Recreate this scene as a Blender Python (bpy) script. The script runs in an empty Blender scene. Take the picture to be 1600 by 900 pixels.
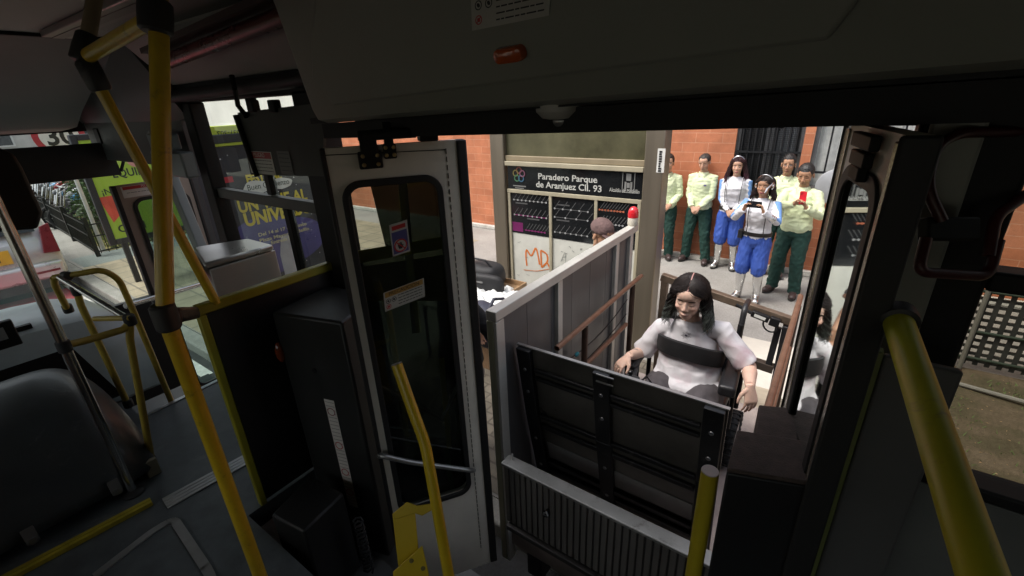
import bpy, bmesh, math, random
import numpy as np
from mathutils import Vector, Matrix, noise as mnoise
rnd = random.Random(7)
R = math.radians
scn = bpy.context.scene
COL = scn.collection

# ------------------------------------------------------------------ camera, sky, sun, exposure
CAM_H = 2.65
FPX = 711.0
cam_right = Vector((0.8169886, 0.57530756, -0.03938064))
cam_down = Vector((0.18914211, -0.33185978, -0.92417225))
cam_fwd = Vector((-0.54475213, 0.74758966, -0.37994055))
cd = bpy.data.cameras.new("camera")
cam = bpy.data.objects.new("camera", cd)
COL.objects.link(cam)
cd.sensor_width = 36.0
cd.lens = 36.0 * FPX / 1600.0
cd.clip_start = 0.02
cd.clip_end = 500
mw = Matrix.Identity(4)
for i in range(3):
    mw[i][0] = cam_right[i]; mw[i][1] = -cam_down[i]; mw[i][2] = -cam_fwd[i]
mw[2][3] = CAM_H
cam.matrix_world = mw
scn.camera = cam

SUN_EL, SUN_AZ = 60.0, 226.0     # degrees; azimuth of the direction towards the sun, from +x anticlockwise
world = bpy.data.worlds.new("World"); scn.world = world; world.use_nodes = True
wn = world.node_tree.nodes; wl = world.node_tree.links
sky = wn.new("ShaderNodeTexSky"); sky.sky_type = 'NISHITA'; sky.sun_disc = False
sky.sun_elevation = R(SUN_EL); sky.sun_rotation = R(90.0 - SUN_AZ)
sky.air_density = 1.0; sky.dust_density = 6.0; sky.ozone_density = 1.0
hz = wn.new("ShaderNodeHueSaturation"); hz.inputs['Saturation'].default_value = .45   # thin white overcast
wl.new(sky.outputs[0], hz.inputs['Color']); wl.new(hz.outputs[0], wn["Background"].inputs[0])
wn["Background"].inputs[1].default_value = 0.15
sd = bpy.data.lights.new("sun", 'SUN'); sd.energy = .8; sd.angle = R(14); sd.color = (1, .95, .88)
sun = bpy.data.objects.new("sun", sd); COL.objects.link(sun)
sv = Vector((math.cos(R(SUN_EL)) * math.cos(R(SUN_AZ)), math.cos(R(SUN_EL)) * math.sin(R(SUN_AZ)), math.sin(R(SUN_EL))))
sun.rotation_euler = sv.to_track_quat('Z', 'Y').to_euler()
sun.location = (0, 0, 20)
scn.view_settings.view_transform = 'Standard'; scn.view_settings.look = 'None'
scn.view_settings.gamma = 1; scn.view_settings.use_curve_mapping = False
scn.view_settings.exposure = 0.95
scn.cycles.max_bounces = 10; scn.cycles.transparent_max_bounces = 16
scn.cycles.use_denoising = True
scn.cycles.caustics_reflective = False; scn.cycles.caustics_refractive = False
scn.cycles.sample_clamp_indirect = 6

# ------------------------------------------------------------------ measuring: a sight line met with a plane of the place
def ray(px, py):
    return cam_right * ((px - 800) / FPX) + cam_down * ((py - 450) / FPX) + cam_fwd
CO = Vector((0, 0, CAM_H))
def Q(px, py, x=None, y=None, z=None, d=None):
    r = ray(px, py)
    if x is not None: t = x / r.x
    elif y is not None: t = y / r.y
    elif z is not None: t = (z - CAM_H) / r.z
    else: t = d
    return CO + r * t
def QP(px, py, p, n):
    r = ray(px, py); p = Vector(p); n = Vector(n)
    return CO + r * ((p - CO).dot(n) / r.dot(n))

# ------------------------------------------------------------------ materials
MATS = {}
def M(name, col, rough=.5, metal=0., var=.12, scale=6., bump=0., bscale=40., spec=.5, coat=0., attr=False, sss=0., emit=0., stretch=None, wear=None):
    if name in MATS: return MATS[name]
    m = bpy.data.materials.new(name); m.use_nodes = True
    nt = m.node_tree; N = nt.nodes; L = nt.links; b = N["Principled BSDF"]
    b.inputs['Roughness'].default_value = rough; b.inputs['Metallic'].default_value = metal
    b.inputs['Specular IOR Level'].default_value = spec; b.inputs['Coat Weight'].default_value = coat
    tc = N.new("ShaderNodeTexCoord"); src = tc.outputs['Object']
    if stretch:
        mp = N.new("ShaderNodeMapping"); mp.inputs['Scale'].default_value = stretch; L.new(src, mp.inputs[0]); src = mp.outputs[0]
    if var > 0 or attr:
        nz = N.new("ShaderNodeTexNoise"); nz.inputs['Scale'].default_value = scale; nz.inputs['Detail'].default_value = 6
        nz.inputs['Roughness'].default_value = .62; L.new(src, nz.inputs['Vector'])
        mr = N.new("ShaderNodeMapRange"); mr.inputs[1].default_value = .3; mr.inputs[2].default_value = .7
        mr.inputs[3].default_value = 1 - var; mr.inputs[4].default_value = 1 + var; L.new(nz.outputs[0], mr.inputs[0])
        mx = N.new("ShaderNodeMix"); mx.data_type = 'RGBA'; mx.blend_type = 'MULTIPLY'; mx.inputs[0].default_value = 1
        if attr:
            at = N.new("ShaderNodeAttribute"); at.attribute_name = 'Col'; L.new(at.outputs[0], mx.inputs[6])
        else: mx.inputs[6].default_value = (*col, 1)
        L.new(mr.outputs[0], mx.inputs[7]); L.new(mx.outputs[2], b.inputs['Base Color'])
        rr = N.new("ShaderNodeMapRange"); rr.inputs[3].default_value = max(0.02, rough - .12); rr.inputs[4].default_value = min(1, rough + .12)
        L.new(nz.outputs[0], rr.inputs[0]); L.new(rr.outputs[0], b.inputs['Roughness'])
    else: b.inputs['Base Color'].default_value = (*col, 1)
    if wear:     # scuffs and grime with a shape of their own: (colour, amount, scale)
        wn_ = N.new("ShaderNodeTexNoise"); wn_.inputs['Scale'].default_value = wear[2]; wn_.inputs['Detail'].default_value = 9; wn_.inputs['Roughness'].default_value = .75; wn_.inputs['Distortion'].default_value = .6
        L.new(src, wn_.inputs['Vector']); wr = N.new("ShaderNodeMapRange"); wr.inputs[1].default_value = .62 - .12 * wear[1]; wr.inputs[2].default_value = .74 - .1 * wear[1]; wr.inputs[3].default_value = 0; wr.inputs[4].default_value = .75
        L.new(wn_.outputs[0], wr.inputs[0]); wm = N.new("ShaderNodeMix"); wm.data_type = 'RGBA'; L.new(wr.outputs[0], wm.inputs[0])
        if b.inputs['Base Color'].is_linked: L.new(b.inputs['Base Color'].links[0].from_socket, wm.inputs[6])
        else: wm.inputs[6].default_value = (*col, 1)
        wm.inputs[7].default_value = (*wear[0], 1); L.new(wm.outputs[2], b.inputs['Base Color'])
    if bump > 0:
        n2 = N.new("ShaderNodeTexNoise"); n2.inputs['Scale'].default_value = bscale; n2.inputs['Detail'].default_value = 5
        L.new(src, n2.inputs['Vector'])
        bp = N.new("ShaderNodeBump"); bp.inputs['Strength'].default_value = min(1, bump); bp.inputs['Distance'].default_value = .01
        L.new(n2.outputs[0], bp.inputs['Height']); L.new(bp.outputs[0], b.inputs['Normal'])
    if sss > 0:
        b.inputs['Subsurface Weight'].default_value = sss; b.inputs['Subsurface Radius'].default_value = (.012, .005, .003)
        b.inputs['Subsurface Scale'].default_value = 1.0
    if emit > 0:
        b.inputs['Emission Color'].default_value = (*col, 1); b.inputs['Emission Strength'].default_value = emit
    MATS[name] = m; return m

def glass(name, tint, refl=.35, rough=0.02, dirt=0.0):
    if name in MATS: return MATS[name]
    m = bpy.data.materials.new(name); m.use_nodes = True
    nt = m.node_tree; N = nt.nodes; L = nt.links
    for n in list(N):
        if n.type != 'OUTPUT_MATERIAL': N.remove(n)
    out = [n for n in N if n.type == 'OUTPUT_MATERIAL'][0]
    t = N.new("ShaderNodeBsdfTransparent"); t.inputs[0].default_value = (*tint, 1)
    g = N.new("ShaderNodeBsdfGlossy"); g.inputs['Roughness'].default_value = rough; g.inputs[0].default_value = (.9, .95, .93, 1)
    lw = N.new("ShaderNodeFresnel"); lw.inputs[0].default_value = 1.5
    mul = N.new("ShaderNodeMath"); mul.operation = 'MULTIPLY'; mul.inputs[1].default_value = refl / .35 * 1.6; mul.use_clamp = True
    L.new(lw.outputs[0], mul.inputs[0])
    mx = N.new("ShaderNodeMixShader"); L.new(mul.outputs[0], mx.inputs[0]); L.new(t.outputs[0], mx.inputs[1]); L.new(g.outputs[0], mx.inputs[2])
    last = mx
    if dirt > 0:
        df = N.new("ShaderNodeBsdfDiffuse"); df.inputs[0].default_value = (.5, .5, .46, 1)
        tc = N.new("ShaderNodeTexCoord"); nz = N.new("ShaderNodeTexNoise"); nz.inputs['Scale'].default_value = 5; nz.inputs['Detail'].default_value = 8
        L.new(tc.outputs['Object'], nz.inputs[0])
        mr = N.new("ShaderNodeMapRange"); mr.inputs[1].default_value = .4; mr.inputs[2].default_value = .8; mr.inputs[3].default_value = 0; mr.inputs[4].default_value = dirt
        L.new(nz.outputs[0], mr.inputs[0]); m2 = N.new("ShaderNodeMixShader"); L.new(mr.outputs[0], m2.inputs[0])
        L.new(mx.outputs[0], m2.inputs[1]); L.new(df.outputs[0], m2.inputs[2]); last = m2
    L.new(last.outputs[0], out.inputs[0]); MATS[name] = m; return m

# ------------------------------------------------------------------ mesh builder
def frame_from(d, up=None):
    d = Vector(d).normalized()
    a = Vector(up) if up is not None else (Vector((0, 0, 1)) if abs(d.z) < .9 else Vector((1, 0, 0)))
    u = a.cross(d).normalized(); v = d.cross(u).normalized()
    return u, v
class MB:
    def __init__(s): s.v = []; s.f = []; s.m = []; s.cur = 0
    def add(s, vs, fs):
        o = len(s.v); s.v += [Vector(p) for p in vs]; s.f += [[i + o for i in f] for f in fs]; s.m += [s.cur] * len(fs); return s
    def box(s, a, b):
        x0, x1 = sorted((a[0], b[0])); y0, y1 = sorted((a[1], b[1])); z0, z1 = sorted((a[2], b[2]))
        return s.add([(x0, y0, z0), (x1, y0, z0), (x1, y1, z0), (x0, y1, z0), (x0, y0, z1), (x1, y0, z1), (x1, y1, z1), (x0, y1, z1)],
                     [(3, 2, 1, 0), (4, 5, 6, 7), (0, 1, 5, 4), (1, 2, 6, 5), (2, 3, 7, 6), (3, 0, 4, 7)])
    def obox(s, c, ax, ay, az):
        c, ax, ay, az = map(Vector, (c, ax, ay, az))
        p = [c + ax * i + ay * j + az * k for k in (-1, 1) for i, j in ((-1, -1), (1, -1), (1, 1), (-1, 1))]
        return s.add(p, [(3, 2, 1, 0), (4, 5, 6, 7), (0, 1, 5, 4), (1, 2, 6, 5), (2, 3, 7, 6), (3, 0, 4, 7)])
    def bar(s, a, b, w, h, up=None):
        a, b = Vector(a), Vector(b); d = b - a; u, v = frame_from(d, up)
        return s.obox((a + b) / 2, u * (w / 2), v * (h / 2), d / 2)
    def prism(s, poly, ext):
        ext = Vector(ext); n = len(poly); P = [Vector(p) for p in poly]
        vs = P + [p + ext for p in P]
        fs = [tuple(range(n - 1, -1, -1)), tuple(range(n, 2 * n))] + [(i, (i + 1) % n, n + (i + 1) % n, n + i) for i in range(n)]
        return s.add(vs, fs)
    def quad(s, a, b, c, d): return s.add([a, b, c, d], [(0, 1, 2, 3)])
    def tube(s, pts, r, n=14, caps=True, fl=None):
        P = [Vector(p) for p in pts]; k = len(P); rr = r if hasattr(r, '__len__') else [r] * k
        vs = []; fs = []; pu = None
        for i in range(k):
            d = (P[min(i + 1, k - 1)] - P[max(i - 1, 0)])
            if d.length < 1e-9: d = Vector((0, 0, 1))
            d.normalize()
            if pu is None: u, v = frame_from(d)
            else:
                u = pu - d * pu.dot(d)
                u = u.normalized() if u.length > 1e-6 else frame_from(d)[0]
                v = d.cross(u)
            pu = u
            for j in range(n):
                a = 2 * math.pi * j / n
                vs.append(P[i] + (u * math.cos(a) + v * math.sin(a)) * rr[i])
        for i in range(k - 1):
            for j in range(n):
                fs.append((i * n + j, i * n + (j + 1) % n, (i + 1) * n + (j + 1) % n, (i + 1) * n + j))
        if caps: fs += [tuple(range(n - 1, -1, -1)), tuple(range((k - 1) * n, k * n))]
        return s.add(vs, fs)
    def ring_loft(s, rings, caps=True):
        n = len(rings[0]); vs = [p for r_ in rings for p in r_]; fs = []
        for i in range(len(rings) - 1):
            for j in range(n): fs.append((i * n + j, i * n + (j + 1) % n, (i + 1) * n + (j + 1) % n, (i + 1) * n + j))
        if caps: fs += [tuple(range(n - 1, -1, -1)), tuple(range((len(rings) - 1) * n, len(rings) * n))]
        return s.add(vs, fs)
    def lathe(s, c, axis, prof, n=24):
        c = Vector(c); d = Vector(axis).normalized(); u, v = frame_from(d)
        return s.ring_loft([[c + d * h + (u * math.cos(2 * math.pi * j / n) + v * math.sin(2 * math.pi * j / n)) * max(r, 1e-4) for j in range(n)] for h, r in prof])
    def ell(s, c, r, rot=None, n=14, k=9):
        c = Vector(c); vs = []; fs = []
        for i in range(k + 1):
            t = math.pi * i / k
            for j in range(n):
                a = 2 * math.pi * j / n
                p = Vector((r[0] * math.sin(t) * math.cos(a), r[1] * math.sin(t) * math.sin(a), r[2] * math.cos(t)))
                vs.append(c + (rot @ p if rot is not None else p))
        for i in range(k):
            for j in range(n):
                fs.append((i * n + j, (i + 1) * n + j, (i + 1) * n + (j + 1) % n, i * n + (j + 1) % n))
        bm = bmesh.new(); V = [bm.verts.new(p) for p in vs]
        for f in fs: bm.faces.new([V[q] for q in f])
        bmesh.ops.remove_doubles(bm, verts=bm.verts, dist=1e-6)
        bm.verts.index_update()
        out = [v.co.copy() for v in bm.verts]; of = [[v.index for v in f.verts] for f in bm.faces]; bm.free()
        return s.add(out, of)
    def disc(s, c, nrm, r, n=20):
        c = Vector(c); u, v = frame_from(nrm)
        return s.add([c + (u * math.cos(2 * math.pi * j / n) + v * math.sin(2 * math.pi * j / n)) * r for j in range(n)], [tuple(range(n))])
    def build(s, name, mat, parent=None, bevel=0., smooth=None, fix=True, seg=2):
        me = bpy.data.meshes.new(name)
        lo = Vector([min(p[i] for p in s.v) for i in range(3)]); hi = Vector([max(p[i] for p in s.v) for i in range(3)])
        c = (lo + hi) / 2
        me.from_pydata([p - c for p in s.v], [], s.f)
        ms = mat if isinstance(mat, (list, tuple)) else [mat]
        for q in ms: me.materials.append(q)
        if len(ms) > 1: me.polygons.foreach_set('material_index', s.m)
        if fix:
            bm = bmesh.new(); bm.from_mesh(me); bmesh.ops.recalc_face_normals(bm, faces=bm.faces); bm.to_mesh(me); bm.free()
        me.update()
        o = bpy.data.objects.new(name, me); COL.objects.link(o)
        place(o, c, parent)
        sm = smooth if smooth is not None else True
        if sm:
            me.polygons.foreach_set('use_smooth', [True] * len(me.polygons))
            try: me.set_sharp_from_angle(angle=R(35))
            except Exception: pass
        if bevel > 0:
            b = o.modifiers.new("bevel", 'BEVEL'); b.width = bevel; b.segments = seg; b.limit_method = 'ANGLE'; b.angle_limit = R(40)
            b.harden_normals = False
        return o
BASE = {}
def place(o, c, parent):
    BASE[o.name] = Vector(c)
    if parent is not None:
        o.parent = parent; o.location = Vector(c) - BASE[parent.name]
    else: o.location = c
def tag(o, label=None, cat=None, group=None, kind=None):
    if label: o['label'] = label
    if cat: o['category'] = cat
    if group: o['group'] = group
    if kind: o['kind'] = kind
    return o
def thing(name, label, cat, loc, group=None, rotz=0, local=False):
    o = bpy.data.objects.new(name, None); COL.objects.link(o); o.empty_display_size = .1
    o.location = loc; o.rotation_euler = (0, 0, rotz)
    BASE[o.name] = Vector((0, 0, 0)) if local else Vector(loc)
    return tag(o, label, cat, group)
def copy_tree(o, parent=None):
    c = o.copy(); COL.objects.link(c); c.parent = parent
    BASE[c.name] = BASE[o.name].copy()
    for ch in list(o.children): copy_tree(ch, c)
    return c
def arc(c, r, a0, a1, u, v, n=8):
    c = Vector(c); u = Vector(u); v = Vector(v)
    return [c + u * (r * math.cos(R(a0 + (a1 - a0) * i / n))) + v * (r * math.sin(R(a0 + (a1 - a0) * i / n))) for i in range(n + 1)]
def fillet(pts, r, n=6):
    P = [Vector(p) for p in pts]; out = [P[0]]
    for i in range(1, len(P) - 1):
        a, b, c = P[i - 1], P[i], P[i + 1]
        d1 = (a - b); d2 = (c - b); k = min(r, d1.length * .45, d2.length * .45)
        p0 = b + d1.normalized() * k; p2 = b + d2.normalized() * k
        for t in range(n + 1):
            t /= n; out.append(p0 * (1 - t) ** 2 + b * 2 * t * (1 - t) + p2 * t * t)
    out.append(P[-1]); return out
def rrect(w, h, r, n=6):
    pts = []
    for cx, cy, a in ((w / 2 - r, h / 2 - r, 0), (-w / 2 + r, h / 2 - r, 90), (-w / 2 + r, -h / 2 + r, 180), (w / 2 - r, -h / 2 + r, 270)):
        for i in range(n + 1): pts.append((cx + r * math.cos(R(a + 90 * i / n)), cy + r * math.sin(R(a + 90 * i / n))))
    return pts
def ring_frame(mb, o, u, v, outer, inner, depth):
    """a flat frame between two loops of equal count, in the plane (u, v) at o, with thickness along n"""
    o = Vector(o); u = Vector(u); v = Vector(v); n = u.cross(v).normalized() * depth
    k = len(outer); A = [o + u * p[0] + v * p[1] for p in outer]; B = [o + u * p[0] + v * p[1] for p in inner]
    vs = A + B + [p + n for p in A] + [p + n for p in B]; fs = []
    for i in range(k):
        j = (i + 1) % k
        fs += [(i, j, k + j, k + i), (2 * k + i, 3 * k + i, 3 * k + j, 2 * k + j), (i, 2 * k + i, 2 * k + j, j), (k + i, k + j, 3 * k + j, 3 * k + i)]
    mb.add(vs, fs)
FONTCACHE = {}
def text(name, string, o, xd, up, size, mat, parent=None, align='LEFT', ext=.0008, shear=0, bold=0., sx=1.0, fit=None):
    cu = bpy.data.curves.new(name, 'FONT'); cu.body = string; cu.size = size; cu.align_x = align; cu.extrude = ext; cu.shear = shear
    cu.offset = bold; cu.resolution_u = 3; cu.space_line = .95
    t = bpy.data.objects.new(name, cu); COL.objects.link(t)
    dg = bpy.context.evaluated_depsgraph_get(); me = bpy.data.meshes.new_from_object(t.evaluated_get(dg))
    bpy.data.objects.remove(t); bpy.data.curves.remove(cu)
    xd = Vector(xd).normalized(); up = Vector(up).normalized(); n = xd.cross(up).normalized(); o = Vector(o)
    if fit: sx = fit / max(1e-6, max(p.co.x for p in me.vertices) - min(p.co.x for p in me.vertices))
    mb = MB(); mb.add([o + xd * (p.co.x * sx) + up * p.co.y + n * (p.co.z + ext) for p in me.vertices], [list(p.vertices) for p in me.polygons])
    bpy.data.meshes.remove(me)
    return mb.build(name, mat, parent, smooth=False)
def stroke(mb, pts, w, o, xd, up, lift=.001):
    """a hand-drawn line of width w in the plane (xd, up) at o"""
    xd = Vector(xd).normalized(); up = Vector(up).normalized(); n = xd.cross(up).normalized(); o = Vector(o)
    P = [Vector((p[0], p[1])) for p in pts]
    vs = []; fs = []
    for i, p in enumerate(P):
        d = P[min(i + 1, len(P) - 1)] - P[max(i - 1, 0)]; d = d.normalized() if d.length > 1e-9 else Vector((1, 0)); q = Vector((-d.y, d.x)) * (w / 2)
        for sg in (1, -1):
            e = p + q * sg; vs.append(o + xd * e.x + up * e.y + n * lift)
        if i: fs.append((2 * i - 2, 2 * i - 1, 2 * i + 1, 2 * i))
    mb.add(vs, fs)
# ------------------------------------------------------------------ people: one remeshed surface per body, clothes over it
def remesh(mb, voxel, smooth=3):
    me = bpy.data.meshes.new("tmp"); me.from_pydata(mb.v, [], mb.f)
    bm = bmesh.new(); bm.from_mesh(me); bmesh.ops.recalc_face_normals(bm, faces=bm.faces); bm.to_mesh(me); bm.free()
    o = bpy.data.objects.new("tmp", me); COL.objects.link(o)
    r = o.modifiers.new("r", 'REMESH'); r.mode = 'VOXEL'; r.voxel_size = voxel; r.use_smooth_shade = True
    if smooth:
        s = o.modifiers.new("s", 'SMOOTH'); s.factor = .5; s.iterations = smooth
    dg = bpy.context.evaluated_depsgraph_get(); ev = bpy.data.meshes.new_from_object(o.evaluated_get(dg))
    bpy.data.objects.remove(o); bpy.data.meshes.remove(me)
    return ev
def vco(me):
    a = np.empty(len(me.vertices) * 3); me.vertices.foreach_get('co', a); return a.reshape(-1, 3)
def vno(me):
    a = np.empty(len(me.vertices) * 3, dtype=np.float32); me.vertex_normals.foreach_get('vector', a); return a.reshape(-1, 3).astype(float)
def setco(me, a): me.vertices.foreach_set('co', a.ravel()); me.update()
def setcol(me, c):
    at = me.color_attributes.new('Col', 'FLOAT_COLOR', 'POINT')
    at.data.foreach_set('color', np.concatenate([c, np.ones((len(c), 1))], 1).astype(np.float32).ravel())
def folds(me, amp, freq=(9, 9, 16), seed=0., fine=.4):
    P = vco(me); Nn = vno(me); out = P.copy()
    for i in range(len(P)):
        p = P[i]
        q = Vector((p[0] * freq[0] + seed, p[1] * freq[1] + seed * 1.7, p[2] * freq[2]))
        a = mnoise.noise(q); b = mnoise.noise(q * 2.3)
        out[i] += Nn[i] * amp * ((1 - abs(a) * 2.2) * .7 + b * fine)
    setco(me, out)
def link_mesh(name, me, mat, root):
    P = vco(me); c = (P.min(0) + P.max(0)) / 2; setco(me, P - c)
    for m in (mat if isinstance(mat, (list, tuple)) else [mat]): me.materials.append(m)
    me.polygons.foreach_set('use_smooth', [True] * len(me.polygons))
    me.name = name
    o = bpy.data.objects.new(name, me); COL.objects.link(o); place(o, Vector(c), root); return o
def ik(a, t, l1, l2, pole):
    a = Vector(a); t = Vector(t); d = t - a; L_ = min(d.length, (l1 + l2) * .999); d.normalize(); t = a + d * L_
    x = (l1 * l1 - l2 * l2 + L_ * L_) / (2 * L_); h = math.sqrt(max(0, l1 * l1 - x * x))
    p = Vector(pole); p = (p - d * p.dot(d)).normalized()
    return a + d * x + p * h, t
def hand(mb, w, d, n, side, curl=(.35, .45, .3), s=1.0, spread=.06, thumb=.6):
    """palm, five unequal bent fingers; d = finger direction, n = palm normal, side = -1 right hand, +1 left hand"""
    w = Vector(w); d = Vector(d).normalized(); n = Vector(n); n = (n - d * n.dot(d)).normalized()
    t = d.cross(n) * (-side)
    def loft(secs, k=14):
        mb.ring_loft([[c + t * (a * math.cos(2 * math.pi * j / k)) + n * (b * math.sin(2 * math.pi * j / k)) for j in range(k)] for c, a, b in secs])
    loft([(w - d * .01 * s, .025 * s, .019 * s), (w + d * .02 * s, .03 * s, .018 * s), (w + d * .055 * s, .04 * s, .0155 * s), (w + d * .088 * s, .042 * s, .0135 * s), (w + d * .098 * s, .037 * s, .009 * s)])
    for off, ln, r0 in ((.0315, .066, .0083), (.0108, .076, .0087), (-.0102, .071, .0084), (-.0305, .056, .0074)):
        base = w + d * (.084 - abs(off) * .18) * s + t * off * s
        dd = (d + t * off * 1.6 * spread / .06).normalized(); a = 0; p = base; pts = [p - dd * .02 * s, p]; rr = [r0 * s * .9, r0 * s]
        for kk, fr in enumerate((.42, .32, .26)):
            a += curl[kk]; q = dd * math.cos(a) + n * math.sin(a)
            p = p + q * (ln * fr + .004) * s; pts.append(p); rr.append(r0 * s * (.96 - .1 * kk))
        q = dd * math.cos(a) + n * math.sin(a); pts.append(p + q * .005 * s); rr.append(r0 * s * .45)
        mb.tube(pts, rr, 10)
    b0 = w + d * .02 * s + t * .022 * s
    d1 = (d * .62 + t * .75 + n * .25 * thumb).normalized(); d2 = (d * .85 + t * .35 + n * .5 * thumb).normalized(); d3 = (d * .95 + t * .05 + n * .6 * thumb).normalized()
    p1 = b0 + d1 * .04 * s; p2 = p1 + d2 * .032 * s; p3 = p2 + d3 * .024 * s
    mb.tube([b0 - d1 * .01 * s, b0, p1, p2, p3, p3 + d3 * .004 * s], [.012 * s, .0145 * s, .0115 * s, .0098 * s, .0082 * s, .004 * s], 10)

def head_pieces(mb, T, wide=1.0, fem=False, lids=False):
    """T maps head space (chin -.115 .. crown .115, face towards -y) into body space"""
    R3 = T.to_3x3()
    def E(c, r): mb.ell(T @ Vector(c), r, R3, 18, 12)
    E((0, .014, .032), (.0745 * wide, .094, .084)); E((0, -.03, -.022), (.0625 * wide, .062, .082)); E((0, -.018, -.06), (.056 * wide, .06, .045))
    E((0, -.05, -.086), (.034 * wide, .036, .028)); E((0, -.04, .045), (.06 * wide, .05, .05))
    for sx in (-1, 1):
        E((sx * .078 * wide, .008, -.008), (.009, .018, .031)); E((sx * .034 * wide, -.062, -.022), (.024, .022, .022))
        E((sx * .029, -.0755 + (.007 if fem else 0), .024), (.024, .0095, .012)); E((sx * .011, -.098 + (.008 if fem else 0), -.035 + (.005 if fem else 0)), (.0085 - (.0015 if fem else 0), .009, .0075))
        E((sx * .031, -.0715 + (.0055 if lids else 0), .002), (.0135, .0135, .0115))
    if fem:
        mb.tube([T @ Vector(p) for p in ((0, -.083, .018), (0, -.0905, .0), (0, -.1, -.02), (0, -.0995, -.028))], [.006, .0065, .009, .0075], 12)
        E((0, -.037, -.036), (.058, .0505, .062))
    else: mb.tube([T @ Vector(p) for p in ((0, -.086, .022), (0, -.097, 0), (0, -.109, -.025), (0, -.108, -.034))], [.008, .0085, .0115, .009], 12)
    E((0, -.089, -.0575), (.019 if fem else .022, .011, .0058)); E((0, -.0875, -.0675), (.0165 if fem else .019, .0115, .0068)); E((0, -.085 + (.006 if fem else 0), -.06), (.03 if fem else .026, .012, .022 if fem else .012))
def head_sculpt_paint(me, T, skin, lip, brow, eye, lids=False, hairc=None, stubble=0., hairline=.07, part=None):
    P = vco(me); Ti = np.array(T.inverted()); H_ = P @ Ti[:3, :3].T + Ti[:3, 3]
    R3 = np.array(T.to_3x3()); front = H_[:, 1] < -.03
    g = lambda cx, cz, sx, sz: np.exp(-((H_[:, 0] - cx) / sx) ** 2 - ((H_[:, 2] - cz) / sz) ** 2) * front
    dy = np.zeros(len(P))
    sc_l = .4 if lids else 1.0
    for s_ in (-1, 1):
        dy += .0045 * g(s_ * .017, .004, .007, .010); dy += .004 * sc_l * g(s_ * .031, .0135, .02, .004); dy += .003 * sc_l * g(s_ * .033, -.010, .018, .004)
        dy += .003 * (.1 if lids else 1) * g(s_ * .03, -.045, .012, .014)
    dy += (.0012 if lids else .0025) * g(0, -.0622, .015, .0016); dy += .003 * (.4 if lids else 1) * g(0, -.078, .018, .005)
    P = P + np.outer(dy, R3 @ np.array([0, 1, 0])); setco(me, P)
    c = np.tile(np.array(skin), (len(P), 1)); inh = (np.abs(H_[:, 0]) < .1) & (H_[:, 2] > -.13) & (H_[:, 2] < .14) & (np.abs(H_[:, 1]) < .14)
    def mix(m, col):
        nonlocal c
        m = np.clip(m, 0, 1)[:, None]; c = c * (1 - m) + np.array(col) * m
    red = np.array(skin) * np.array([1.12, .82, .8])
    for s_ in (-1, 1):
        mix(.45 * g(s_ * .04, -.026, .02, .016) * inh, red)
    mix(.4 * g(0, -.03, .014, .012) * inh, red)
    zl = H_[:, 2] + .0625 + (H_[:, 0] / .02) ** 2 * (.0045 if lids else .002)
    mix((.75 if lids else 1.3) * np.exp(-(((H_[:, 0]) / (.0195 if lids else .0225)) ** 2) ** 2 - ((zl / .0085) ** 2) ** 2) * front * inh, lip)
    mix((.45 if lids else .8) * np.exp(-(H_[:, 0] / .0165) ** 2 - (zl / .0017) ** 2) * front * inh, np.array(lip) * .4)
    for s_ in (-1, 1):
        arch = H_[:, 2] - (.0255 - ((H_[:, 0] * s_ - .03) / .022) ** 2 * .004)
        mix(1.6 * np.exp(-((H_[:, 0] * s_ - .031) / .0175) ** 4 - (arch / .0042) ** 2) * front * inh, brow)
        ex = H_[:, 0] - s_ * .031; ez = H_[:, 2] - .002
        if lids:
            lash = ez + .0045 - (ex / .014) ** 2 * .004
            mix(1.2 * np.exp(-(ex / .0145) ** 4 - (lash / .0022) ** 2) * front * inh, (.012, .009, .008))
            mix(.35 * np.exp(-(ex / .016) ** 4 - ((ez - .003) / .006) ** 2) * front * inh, np.array(skin) * .7)
        else:
            al = (np.abs(ex) < .0125) & (np.abs(ez) < .0058 * np.sqrt(np.clip(1 - (ex / .0135) ** 2, 0, 1))) & front & inh
            c[al] = (.55, .52, .5); ir = al & (np.hypot(ex, ez) < .0062); c[ir] = eye
            mix(1.1 * np.exp(-(ex / .0145) ** 4 - ((ez - .006 + (ex / .014) ** 2 * .005) / .0022) ** 2) * front * inh, (.015, .011, .01))
    if stubble > 0:
        mix(stubble * np.exp(-((H_[:, 2] + .075) / .03) ** 4) * (np.abs(H_[:, 0]) < .09) * (H_[:, 1] < .03) * inh, np.array(skin) * .35)
    if hairc is not None:
        hl = hairline - np.clip((H_[:, 1] + .05), 0, .2) * .75
        m = inh & (H_[:, 2] > hl - .0) & (H_[:, 1] > -.092)
        c[m] = hairc
        if part is not None:
            m2 = m & (np.abs(H_[:, 0] - .0) < .0045); c[m2] = part
    setcol(me, c)

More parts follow.
